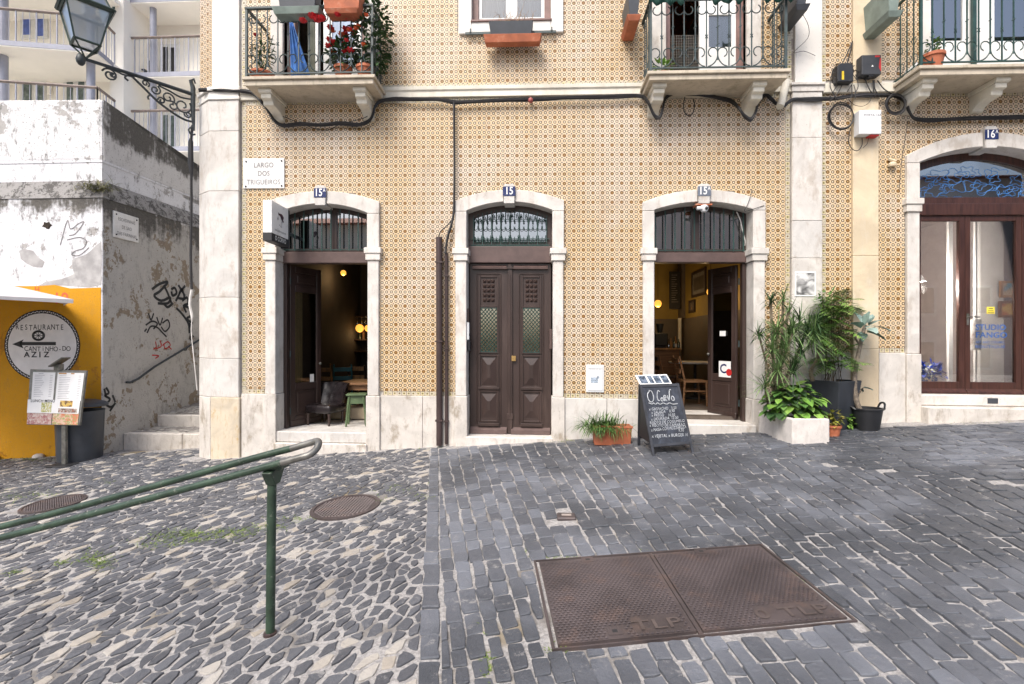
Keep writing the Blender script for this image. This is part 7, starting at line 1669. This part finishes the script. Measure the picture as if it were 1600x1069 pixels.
for k, (px, py, ax_, az_, L_, W2, dy) in enumerate(((1352, 512, .9, .25, .30, .17, -.05), (1350, 508, .25, .9, .20, .17, 0), (1345, 512, -.6, .5, .19, .16, -.04), (1355, 518, .7, -.15, .24, .15, -.1), (1348, 520, -.35, -.4, .16, .12, -.1), (1360, 508, .7, .6, .2, .15, .03), (1340, 516, -.8, .1, .17, .12, .05), (1352, 515, .1, .1, .22, .15, -.14), (1356, 504, .5, .8, .17, .13, .05), (1346, 504, -.2, .9, .17, .13, .06), (1349, 606, .4, .1, .12, .05, -.1), (1347, 612, -.2, .6, .08, .04, -.08), (1365, 512, .9, .1, .20, .16, -.06))):
    q = at(px, py, yk_ + dy * .5); mb = MB().leaf(q, (ax_, dy * 5, az_), L_, W2, droop=.7, seg=7, fold=.25, base=.25, tip=.2)
    for i, v in enumerate(mb.v): v += V(0, 0, .012 * math.sin(i * 2.1 + k))
    O('leaf', mb, GREEN['kale'], t, smooth=True)
sp = gat(1303, 684); ys = sp.y + .05; cx_ = at(1302, 670, ys).x; zz = g(cx_, ys)
t = thing('potted_plant', 'small terracotta pot squeezed between the stone trough and tall planter', 'potted plant', (cx_, ys, zz))
O('pot', pot((cx_, ys, zz), .065, .095, at(1302, 664, ys).z - zz), MT['terra'], t, smooth=True); O('foliage', cloud((cx_, ys, at(1300, 655, ys).z), .09, .08, .11, 60, .08, .06), leafmat('yellow_leaf', (.20, .22, .03), (.35, .28, .06)), t)
p = gat(1333, 674); t = thing('weed', 'small bright weed sprouting between the tall planter and bucket', 'plant', (p.x, p.y, p.z)); O('foliage', cloud((p.x, p.y + .1, p.z + .12), .06, .06, .12, 60, .07, .05), GREEN['bright'], t)
# ================================================================ iron covers in the paving
MT['cast'] = basic('rusty_cast_iron', (.082, .066, .066), .5, .3, var=.25, scale=3, c2=(.12, .085, .075), thr=(.5, .7), s2=5, bump=.2, bs=90)
def G(px, py): p = gat(px, py); p.z = g0(p.x, p.y); return p
C_ = {k: G(*v) for k, v in dict(fl=(838, 879), fm=(1016, 867), fr=(1188, 853.5), nl=(868, 1016), nm=(1096, 994), nr=(1333, 972)).items()}
zup = .016
MCZ = V(0, 0, zup)
t = thing('inspection_cover', 'large rusty double inspection cover lettered TLP set in the setts', 'inspection cover', (C_['fm'] + C_['nm']) / 2)
def quadpt(a, b, c, d, u, v): return (a * (1 - u) + b * u) * (1 - v) + (d * (1 - u) + c * u) * v
covers = []
for (a, b, c, d, letters) in ((C_['nl'], C_['nm'], C_['fm'], C_['fl'], 'TLP'), (C_['nm'], C_['nr'], C_['fr'], C_['fm'], '0 TLP')):
    qp = lambda u, v, h_=0: quadpt(a, b, c, d, u, v) + MCZ + V(0, 0, h_)
    e0, e1 = .022, .978
    pl = O('plate', MB().grid([[qp(e0, e0, -.03), qp(e1, e0, -.03), qp(e1, e1, -.03), qp(e0, e1, -.03)], [qp(e0, e0), qp(e1, e0), qp(e1, e1), qp(e0, e1)]]), MT['cast'], t)
    st = MB(); nu, nv = 26, 40
    for i in range(nu):
        for j in range(nv):
            u = e0 + .02 + (e1 - e0 - .04) * (i + (.5 if j % 2 else 0)) / nu; v = e0 + .015 + (e1 - e0 - .03) * j / nv
            if u > .95 or (.56 < u < .92 and .04 < v < .2 and letters == 'TLP') or (.44 < u < .94 and .04 < v < .2 and letters != 'TLP') or (.36 < u < .5 and .03 < v < .15 and letters == 'TLP') or (.38 < u < .5 and v > .9): continue
            du, dv = .0145, .0085
            st.face([qp(u - du, v, .0003), qp(u, v - dv, .0045), qp(u + du, v, .0003), qp(u, v + dv, .0045)])
    O('tread_studs', st, MT['cast'], pl, kind='stuff')
    uu_ = (b - a).normalized(); vv_ = (d - a).normalized(); nn_ = uu_.cross(vv_).normalized()
    lt = text(letters.replace('0 ', ''), .13, qp(.74 if letters == 'TLP' else .76, .115, .0005), uu_, (vv_ - uu_ * vv_.dot(uu_)).normalized(), .008, squash=1.35, depth=.004); _ = O('lettering', text('0', .13, qp(.47, .115, .0005), uu_, (vv_ - uu_ * vv_.dot(uu_)).normalized(), .008, squash=1.35, depth=.004), bpy.data.materials['worn_iron'], pl) if letters != 'TLP' else None; O('lettering', lt, basic('worn_iron', (.118, .094, .088), .45, .4, bump=.1) if letters == 'TLP' else bpy.data.materials['worn_iron'], pl)
    for (u, v) in ((.43, .09), (.44, .955)) if letters == 'TLP' else ((.44, .955),):
        O('key_hole', MB().grid([[qp(u - .05, v - .035, .0006), qp(u + .05, v - .035, .0006), qp(u + .05, v + .035, .0006), qp(u - .05, v + .035, .0006)], [qp(u - .05, v - .035, .003), qp(u + .05, v - .035, .003), qp(u + .05, v + .035, .003), qp(u - .05, v + .035, .003)]]).add(MB()), MT['cast'], pl)
        O('hole', MB().face([qp(u - .018, v - .014, .0036), qp(u + .018, v - .014, .0036), qp(u + .018, v + .014, .0036), qp(u - .018, v + .014, .0036)]), MT['ink'], pl)
rim = MB(); P_ = [C_['nl'], C_['nr'], C_['fr'], C_['fl']]
cen = sum(P_, V(0, 0, 0)) / 4
def outw(p, k): d_ = (p - cen); return p + d_ * k
for a, b in zip(P_, P_[1:] + P_[:1]): rim.grid([[outw(a, .004) + V(0, 0, -.04), outw(a, .022) + V(0, 0, -.04), outw(a, .022) + V(0, 0, .014), outw(a, .004) + V(0, 0, .0145)], [outw(b, .004) + V(0, 0, -.04), outw(b, .022) + V(0, 0, -.04), outw(b, .022) + V(0, 0, .014), outw(b, .004) + V(0, 0, .0145)]])
rim.grid([[C_['nm'] + V(-.012, 0, -.02), C_['nm'] + V(.012, 0, -.02), C_['nm'] + V(.012, 0, .013), C_['nm'] + V(-.012, 0, .013)], [C_['fm'] + V(-.012, 0, -.02), C_['fm'] + V(.012, 0, -.02), C_['fm'] + V(.012, 0, .013), C_['fm'] + V(-.012, 0, .013)]])
O('frame', rim, MT['cast'], t)
def roundcover(label, px, py, rpx, grp='round iron covers in the cobbles'):
    c = G(px, py); c.z += .012; a = gat(px - rpx, py); R_ = abs(a.x - c.x)
    t = thing('manhole_cover', label, 'manhole cover', c, grp); tilt = Matrix.Translation(c) @ Matrix(((1, 0, 0, 0), (0, 1, 0, 0), (GX, GY, 1, 0), (0, 0, 0, 1)))
    O('plate', MB().add(MB().lathe([(.01, -.03), (R_ * .93, -.03), (R_ * .93, 0), (.01, 0)], n=32), tilt), MT['cast'], t)
    O('ring', MB().add(MB().lathe([(R_ * .95, -.03), (R_ * 1.06, -.03), (R_ * 1.06, .004), (R_ * .95, .004), (R_ * .95, -.03)], n=32), tilt), MT['cast'], t)
    st = MB(); n_ = 9
    for i in range(-n_, n_ + 1):
        for j in range(-n_, n_ + 1):
            x, y = R_ * .88 * i / n_, R_ * .88 * j / n_
            if x * x + y * y < (R_ * .88) ** 2: q = R_ * .036; st.add(MB().grid([[(x - q, y - q, 0), (x + q, y - q, 0), (x + q, y + q, 0), (x - q, y + q, 0)], [(x - q * .6, y - q * .6, .008), (x + q * .6, y - q * .6, .008), (x + q * .6, y + q * .6, .008), (x - q * .6, y + q * .6, .008)]]), tilt)
    O('tread_studs', st, MT['cast'], t, kind='stuff'); return c, R_
mc1 = roundcover('round rusty manhole cover in the cobbles right of the green post', 540, 793, 46)
mc2 = roundcover('round rusty manhole cover behind the green pipes near the yellow wall', 84, 788, 32)
c = G(885, 808); c.z += .014; t = thing('valve_cover', 'tiny rusty square valve cover in the setts behind the double cover', 'valve cover', c)
O('lid', MB().box(c.x - .085, c.x + .085, c.y - .075, c.y + .075, c.z - .03, c.z + .004), MT['cast'], t, bev=.01); O('knob', MB().box(c.x - .045, c.x + .045, c.y - .02, c.y + .02, c.z + .0041, c.z + .012), basic('pale_iron', (.35, .3, .27), .5, .4, bump=0), t, bev=.003)
mc3 = c
# ================================================================ paving stones, one piece each
rs = random.Random(77)
BA, BB = gat(681, 699), gat(676, 1068)                     # edge between cobbles and setts
def edge_x(y): return BA.x + (BB.x - BA.x) * (y - BA.y) / (BB.y - BA.y)
def in_quad(p, m=.03):
    P = [(q.x, q.y) for q in (outw(C_['nl'], .02), outw(C_['nr'], .02), outw(C_['fr'], .02), outw(C_['fl'], .02))]
    for (x0, y0), (x1, y1) in zip(P, P[1:] + P[:1]):
        L_ = math.hypot(x1 - x0, y1 - y0); d_ = ((x1 - x0) * (p[1] - y0) - (y1 - y0) * (p[0] - x0)) / L_
        if d_ < -m: return False
    return True
def vis(x, y):
    dx, dy = x, y + D; zc_ = dx * -ST + dy * CT; xc = dx * CT + dy * ST
    if zc_ < .6: return None
    px = 800 + F * xc / zc_; py = HZ - F * (g0(x, y) - H) / zc_
    return px, py, zc_
def stone(poly, hgt, bev, jit, rnd):
    """rounded stone from an outline: rises from below the mortar to a slightly crowned worn top"""
    n = len(poly); cx, cy = sum(p[0] for p in poly) / n, sum(p[1] for p in poly) / n
    rings = []
    for k, h_ in ((1.0, -.03), (1.0, hgt * .55), (1 - bev, hgt)):
        rings.append([(cx + (x - cx) * k, cy + (y - cy) * k, h_ + (rnd.uniform(-jit, jit) if h_ > 0 else 0)) for x, y in poly])
    m = MB().grid(rings, caps=False); m.f.append(list(range(len(m.v) - n, len(m.v)))); m.m.append(0); return m
def walls_free(x, y): return y < -.075 if -5.35 < x < 15 else y < YW - .03
def keep(x, y, m=.06, clip=False):
    if not walls_free(x, y + m): return False
    if not clip and in_quad((x, y), .02 + m * .6): return False
    for c_, R_ in (mc1, mc2):
        if math.hypot(x - c_.x, y - c_.y) < R_ * 1.07 + m: return False
    if abs(x - mc3.x) < .09 + m * .5 and abs(y - mc3.y) < .08 + m * .6: return False
    return True
def area(P): return abs(sum(P[i - 1][0] * P[i][1] - P[i][0] * P[i - 1][1] for i in range(len(P)))) / 2
def cut(P, x0, y0, x1, y1, m):
    L_ = math.hypot(x1 - x0, y1 - y0); d = lambda p: -((x1 - x0) * (p[1] - y0) - (y1 - y0) * (p[0] - x0)) / L_ - m
    out = []
    for i in range(len(P)):
        a_, b_ = P[i - 1], P[i]; da, db = d(a_), d(b_)
        if (da >= 0) != (db >= 0): t_ = da / (da - db); out.append((a_[0] + (b_[0] - a_[0]) * t_, a_[1] + (b_[1] - a_[1]) * t_))
        if db >= 0: out.append(b_)
    return out
def clipcover(P):
    """trim a stone to the iron frame, as a mason would"""
    Q = [(q.x, q.y) for q in (outw(C_['nl'], .024), outw(C_['nr'], .024), outw(C_['fr'], .024), outw(C_['fl'], .024))]
    if not any(in_quad(p, .03) for p in P) and not in_quad((sum(p[0] for p in P) / len(P), sum(p[1] for p in P) / len(P)), .03): return P
    best = []
    for (x0, y0), (x1, y1) in zip(Q, Q[1:] + Q[:1]):
        c_ = cut(P, x0, y0, x1, y1, .012)
        if len(c_) > 2 and (not best or area(c_) > area(best)): best = c_
    return best if len(best) > 2 and area(best) > .0035 else None
def roundquad(q, r=.085):
    """cut and soften the corners of a quad outline"""
    out = []; n = len(q)
    for i in range(n):
        p, a_, b_ = V(*q[i], 0), V(*q[i - 1], 0), V(*q[(i + 1) % n], 0)
        k1 = r * rs.uniform(.4, 1.3); k2 = r * rs.uniform(.4, 1.3)
        c1, c2 = p + (a_ - p) * min(.45, k1), p + (b_ - p) * min(.45, k2)
        out += [(c1.x, c1.y), (p.x * .35 + (c1.x + c2.x) * .325, p.y * .35 + (c1.y + c2.y) * .325), (c2.x, c2.y)]
        m_ = (p + b_) / 2; d_ = (b_ - p); n_ = V(-d_.y, d_.x, 0) * rs.uniform(-.06, .03); k_ = rs.uniform(-.2, .2); out.append((m_.x + n_.x + d_.x * k_, m_.y + n_.y + d_.y * k_))
    return out
# ---- setts : outlines in plan
sett_cells = []
fc = V(2.1, -15.2)                                     # rows fan gently from a far centre behind the viewer
def wedge(x, y): return y > -.25 - 1.02 * max(0, x - 1.55) ** .8 if x > 1.55 else False
nrow = 0
r_mid = 11.4
ang0 = math.atan2(BA.x - fc.x, BA.y - fc.y)
a = -.42
while a < .62:
    w_a = rs.uniform(.0088, .0112); r_ = 9.0 + rs.uniform(0, .2)
    while r_ < 17:
        ln = rs.uniform(.14, .25)
        rm = r_ + ln / 2; am = a + w_a / 2; x, y = fc.x + rm * math.sin(am), fc.y + rm * math.cos(am)
        v = vis(x, y)
        if v and -120 < v[0] < 2000 and v[1] < 1180 and x > edge_x(y) - .02 and not wedge(x, y) and keep(x, y, .075, True):
            gp = .0035 + .013 * rs.random() ** 2; ga = gp / rm
            out = []
            for (aa, rr_) in ((a + ga, r_ + gp), (a + w_a - ga, r_ + gp), (a + w_a - ga, r_ + ln - gp), (a + ga, r_ + ln - gp)):
                rr_ += rs.uniform(-.010, .010); aa += rs.uniform(-.0006, .0006); out.append((fc.x + rr_ * math.sin(aa), fc.y + rr_ * math.cos(aa)))
            out = clipcover(out)
            if out: out = cut(out, edge_x(-8), -8, edge_x(0), 0, .047)
            if out and (len(out) < 3 or area(out) < .004): out = None
            if out: sett_cells.append((out, sum(p[0] for p in out) / len(out), sum(p[1] for p in out) / len(out)))
        r_ += ln
    a += w_a
# straight edging course along the cobbles
y = BA.y - .05
while y > -6.2:
    ln = rs.uniform(.2, .3); x = edge_x(y - ln / 2)
    # setts of the edge row are kept by the fan too; this row lies on the border itself
    if keep(x - .01, y - ln / 2, .05): ej = rs.uniform(-.014, .010); sett_cells.append(([(edge_x(y) - .075 + ej, y - .006), (edge_x(y) + .036 + rs.uniform(-.006, .006), y - .006), (edge_x(y - ln) + .036, y - ln + .006), (edge_x(y - ln) - .075 + ej + rs.uniform(-.01, .01), y - ln + .006)], x, y - ln / 2))
    y -= ln
# courses along the facade in the wedge on the right
v0 = -.1
while v0 > -7.5:
    h_ = rs.uniform(.09, .12); x = 1.4 + rs.uniform(0, .2); sl = -.06
    while x < 11.5:
        ln = rs.uniform(.16, .29); xm2 = x + ln / 2; ym2 = v0 - h_ / 2 + sl * (x - 1.5)
        if wedge(xm2, ym2) and keep(xm2, ym2, .06):
            v = vis(xm2, ym2)
            if v and v[0] < 2100:
                gp = .0035 + .011 * rs.random() ** 2; j = lambda: rs.uniform(-.007, .007)
                yy = lambda q, o: v0 - o + sl * (q - 1.5)
                sett_cells.append(([(x + gp + j(), yy(x, gp) + j()), (x + ln - gp + j(), yy(x + ln, gp) + j()), (x + ln - gp + j(), yy(x + ln, h_ - gp) + j()), (x + gp + j(), yy(x, h_ - gp) + j())], xm2, ym2))
        x += ln
    v0 -= h_
def lay(cells, name, stuff, mat, hgt, bev, jit, shape):
    cells.sort(key=lambda c: (c[1]) ** 2 + (c[2] + D) ** 2 + (0 if (vis(c[1], c[2]) and vis(c[1], c[2])[1] < 1085 and -20 < vis(c[1], c[2])[0] < 1620) else 400))
    mb = MB()
    for k, (poly, x, y) in enumerate(cells):
        s_ = stone(shape(poly), hgt * rs.uniform(.7, 1.2), bev, jit, rs)
        z_ = g0(x, y) + .012 * noise.noise((x * .7, y * .7, 3.1)) + .006 * noise.noise((x * 2.1, y * 2.1, 9)) + rs.uniform(-.005, .005); tx, ty = rs.uniform(-.045, .045), rs.uniform(-.045, .045)
        for v in s_.v: v.z += z_ + (GX + tx) * (v.x - x) + (GY + ty) * (v.y - y)
        if k < 300:
            org = V(x, y, z_); me = bpy.data.meshes.new(name); me.from_pydata([v - org for v in s_.v], [], s_.f); me.materials.append(mat)
            ob = bpy.data.objects.new(name, me); COL.objects.link(ob); ob.parent = GROUND; ob.location = org
        else: mb.add(s_)
    return O(stuff, mb, mat, GROUND, kind='stuff')
lay(sett_cells, 'sett', 'setts', MT['sett'], .013, .055, .0016, roundquad)
# ---- cobbles : lens-shaped stones set in mortar
cob = []; grid = {}; pts = []
def cdir(x, y):
    f_ = min(1, max(0, (y + 4.6) / 3.4)); return rad(74) * (1 - f_) + rad(36) * f_ + TH + .30 * noise.noise((x * .9, y * .9, 5))
def okc(x, y, m=.0): return x < edge_x(y) - .03 + m and walls_free(x, y - m)
CELL = .3
for k in range(70000):
    x, y = rs.uniform(-9.2, -.2), rs.uniform(-6.3, YW)
    if not okc(x, y, .12): continue
    v = vis(x, y)
    if not v or not (-300 < v[0] < 760 and v[1] < 1190): continue
    a = cdir(x, y); s0 = rs.choice((.75, .9, 1, 1.1, 1.35)); ci, cj = int(x // CELL), int(y // CELL); ca, sa = math.cos(a), math.sin(a); ok = True
    for i in range(ci - 1, ci + 2):
        for j in range(cj - 1, cj + 2):
            for (x2, y2, a2, s2) in grid.get((i, j), ()):
                dx, dy = x - x2, y - y2
                if ((dx * ca + dy * sa) / .118) ** 2 + ((-dx * sa + dy * ca) / .068) ** 2 < ((s0 + s2) / 2) ** 2: ok = False; break
            if not ok: break
        if not ok: break
    if ok: grid.setdefault((ci, cj), []).append((x, y, a, s0)); pts.append((x, y, a, ci, cj))
for (x, y, a, ci, cj) in pts:
    if not okc(x, y, -.02): continue
    ca, sa = math.cos(a), math.sin(a); P = [(x + u * ca - w_ * sa, y + u * sa + w_ * ca) for u, w_ in ((-.2, -.12), (.2, -.12), (.2, .12), (-.2, .12))]
    q = [(x2, y2, a2) for i in range(ci - 2, ci + 3) for j in range(cj - 2, cj + 3) for (x2, y2, a2, s2) in grid.get((i, j), ()) if (x2, y2) != (x, y)]
    q.sort(key=lambda t_: (t_[0] - x) ** 2 + (t_[1] - y) ** 2)
    for (x2, y2, a2) in q[:20]:                                   # bisect towards every neighbour, in the stretched measure both share
        cm_, sm_ = math.cos((a + a2) / 2), math.sin((a + a2) / 2); dx, dy = x2 - x, y2 - y
        u, w_ = (dx * cm_ + dy * sm_) / 2.7, -dx * sm_ + dy * cm_; nx_, ny_ = u * cm_ - w_ * sm_, u * sm_ + w_ * cm_; mx, my = x + dx / 2, y + dy / 2; out = []
        d = lambda p: (p[0] - mx) * nx_ + (p[1] - my) * ny_
        for i in range(len(P)):
            A_, B2 = P[i - 1], P[i]; da, db = d(A_), d(B2)
            if (da <= 0) != (db <= 0): t_ = da / (da - db); out.append((A_[0] + (B2[0] - A_[0]) * t_, A_[1] + (B2[1] - A_[1]) * t_))
            if db <= 0: out.append(B2)
        P = out
        if len(P) < 3: break
    if len(P) < 3: continue
    P = [((px_ - x) * ca + (py_ - y) * sa, -(px_ - x) * sa + (py_ - y) * ca) for px_, py_ in P]
    cx, cy = sum(p[0] for p in P) / len(P), sum(p[1] for p in P) / len(P)
    loose = (.5 + .6 * noise.noise((x * .8, y * .8, 21))) * (1 if y < -3.1 else .15 if y < -1.6 else .45); k1 = rs.uniform(.86, .97) - .10 * loose; k2 = rs.uniform(.82, .96) - .16 * loose; k_ = 1 if rs.random() < .75 else rs.uniform(.7, 1); k1 *= k_; k2 *= k_
    P = [(cx + (u - cx) * k1 * rs.uniform(.92, 1.03), cy + (w_ - cy) * k2 * rs.uniform(.88, 1.04)) for u, w_ in P]
    S_ = []
    for i in range(len(P)):                                     # knock off the corners
        p0, p1, p2 = P[i - 1], P[i], P[(i + 1) % len(P)]; e1_, e2_ = rs.uniform(.05, .30), rs.uniform(.05, .30)
        S_ += [(p1[0] + (p0[0] - p1[0]) * e1_, p1[1] + (p0[1] - p1[1]) * e1_), (p1[0] + (p2[0] - p1[0]) * e2_, p1[1] + (p2[1] - p1[1]) * e2_)]
    W3 = [(x + u * ca - w_ * sa + rs.uniform(-.0065, .0065), y + u * sa + w_ * ca + rs.uniform(-.0065, .0065)) for u, w_ in S_]
    if area(W3) < .0014: continue
    gx_, gy_ = sum(p[0] for p in W3) / len(W3), sum(p[1] for p in W3) / len(W3)
    if any(p[0] > edge_x(p[1]) - .082 for p in W3):
        W3 = [(min(p[0], edge_x(p[1]) - .083), p[1]) for p in W3]
        if area(W3) < .0013: continue
    if not keep(gx_, gy_, .035) or any(math.hypot(p[0] - c_.x, p[1] - c_.y) < R_ * 1.07 for p in W3 for c_, R_ in (mc1, mc2)) or not all(walls_free(*p) for p in W3) or math.hypot(gx_ - pb.x, gy_ - pb.y) < .06: continue
    big_ = area(W3); split_ = None
    if big_ > .0085 and rs.random() < .42:                      # a stone broken or made up of two smaller ones
        aa = a + 1.57 + rs.gauss(0, .4); dx, dy = math.cos(aa), math.sin(aa)
        h1, h2 = cut(W3, gx_ - dx, gy_ - dy, gx_ + dx, gy_ + dy, .005), cut(W3, gx_ + dx, gy_ + dy, gx_ - dx, gy_ - dy, .005)
        if len(h1) > 2 and len(h2) > 2 and min(area(h1), area(h2)) > .0012: split_ = (h1, h2)
    for W4 in split_ or (W3,): cob.append((W4, sum(p[0] for p in W4) / len(W4), sum(p[1] for p in W4) / len(W4)))
lay(cob, 'cobble', 'cobbles', MT['cobble'], .008, .09, .0016, lambda p: p)
# ---- grass in the joints
gb = MB(); rg = random.Random(6)
def tuft(px, py, sx, sy, n, L_):
    for k in range(n):
        p = gat(px + rg.gauss(0, sx), py + rg.gauss(0, sy))
        if not walls_free(p.x, p.y): continue
        p.z = g(p.x, p.y) - .002; a = rg.uniform(0, 6.28); gb.leaf(p, (math.cos(a), math.sin(a), rg.uniform(.3, 1.5)), L_ * rg.uniform(.5, 1.3), .0075, droop=.8, seg=2)
for (px, py, sx, sy, n, L_) in ((300, 838, 34, 5, 1100, .05), (370, 832, 24, 4, 620, .045), (420, 822, 14, 3, 240, .045), (880, 690, 30, 2, 90, .06), (650, 699, 40, 2, 110, .05), (1160, 672, 20, 2, 60, .05), (1480, 660, 60, 2, 90, .05), (230, 700, 40, 3, 120, .05), (250, 850, 22, 4, 220, .05), (150, 873, 14, 7, 260, .06), (160, 880, 7, 4, 120, .06), (95, 880, 6, 3, 70, .05), (20, 893, 8, 3, 60, .05), (40, 717, 30, 3, 420, .09), (20, 776, 14, 5, 220, .06), (70, 773, 12, 3, 100, .05), (165, 755, 12, 3, 60, .05), (620, 765, 22, 4, 160, .045), (660, 778, 10, 3, 90, .05), (600, 782, 8, 3, 60, .04), (455, 812, 22, 3, 120, .045), (760, 1040, 6, 12, 70, .04), (765, 985, 6, 4, 40, .035), (700, 842, 5, 3, 20, .03), (880, 872, 22, 2, 70, .03), (1010, 860, 20, 2, 40, .03), (870, 1016, 10, 3, 40, .03), (1250, 905, 14, 6, 50, .03), (820, 860, 6, 2, 20, .03)): tuft(px, py, sx, sy, n, L_)
tag(O('grass', gb, leafmat('joint_grass', (.10, .17, .03), (.22, .27, .07)), None, gat(300, 838), kind='stuff'), 'short green grass and weeds growing in the paving joints', 'grass')
# ================================================================ houses across the little square (behind the viewer, seen in the panes)
def opposite(x0, x1, y, zg_, h_, col, label):
    t = thing('opposite_house', label, 'house', ((x0 + x1) / 2, y, zg_))
    m = basic('opposite_render', col, .85, var=.05, scale=.6) if 'opposite_render' not in bpy.data.materials else basic('opposite_render_rose', col, .85, var=.05, scale=.6)
    O('wall', MB().box(x0, x1, y - 6, y, zg_, zg_ + h_), m, t)
    O('roof', MB().prismx([(y + .5, zg_ + h_), (y - 3, zg_ + h_ + 1.1), (y - 6.5, zg_ + h_)], x0 - .2, x1 + .2), MT['terra'], t)
    n = max(1, int((x1 - x0) / 2.4))
    for k in range(n):
        x = x0 + (x1 - x0) * (k + .5) / n
        for z in ([.9] if h_ < 4 else [.9, 3.6]):
            w_ = O('window', MB().box(x - .55, x + .55, y + .001, y + .05, zg_ + z, zg_ + z + 1.5), MT['whitepaint'], t); O('pane', MB().box(x - .42, x + .42, y + .051, y + .06, zg_ + z + .12, zg_ + z + 1.38), MT['ink'], w_)
    O('door', MB().box(x0 + .3, x0 + 1.2, y + .001, y + .06, zg_, zg_ + 2.1), MT['brown'], t)
opposite(-20, -6.0, -19.5, -1.9, 9.8, (.80, .74, .64), 'cream house with a tiled roof across the square')
opposite(4.6, 26, -18.5, -.8, 10.4, (.80, .68, .61), 'rose house with a tiled roof across the square')
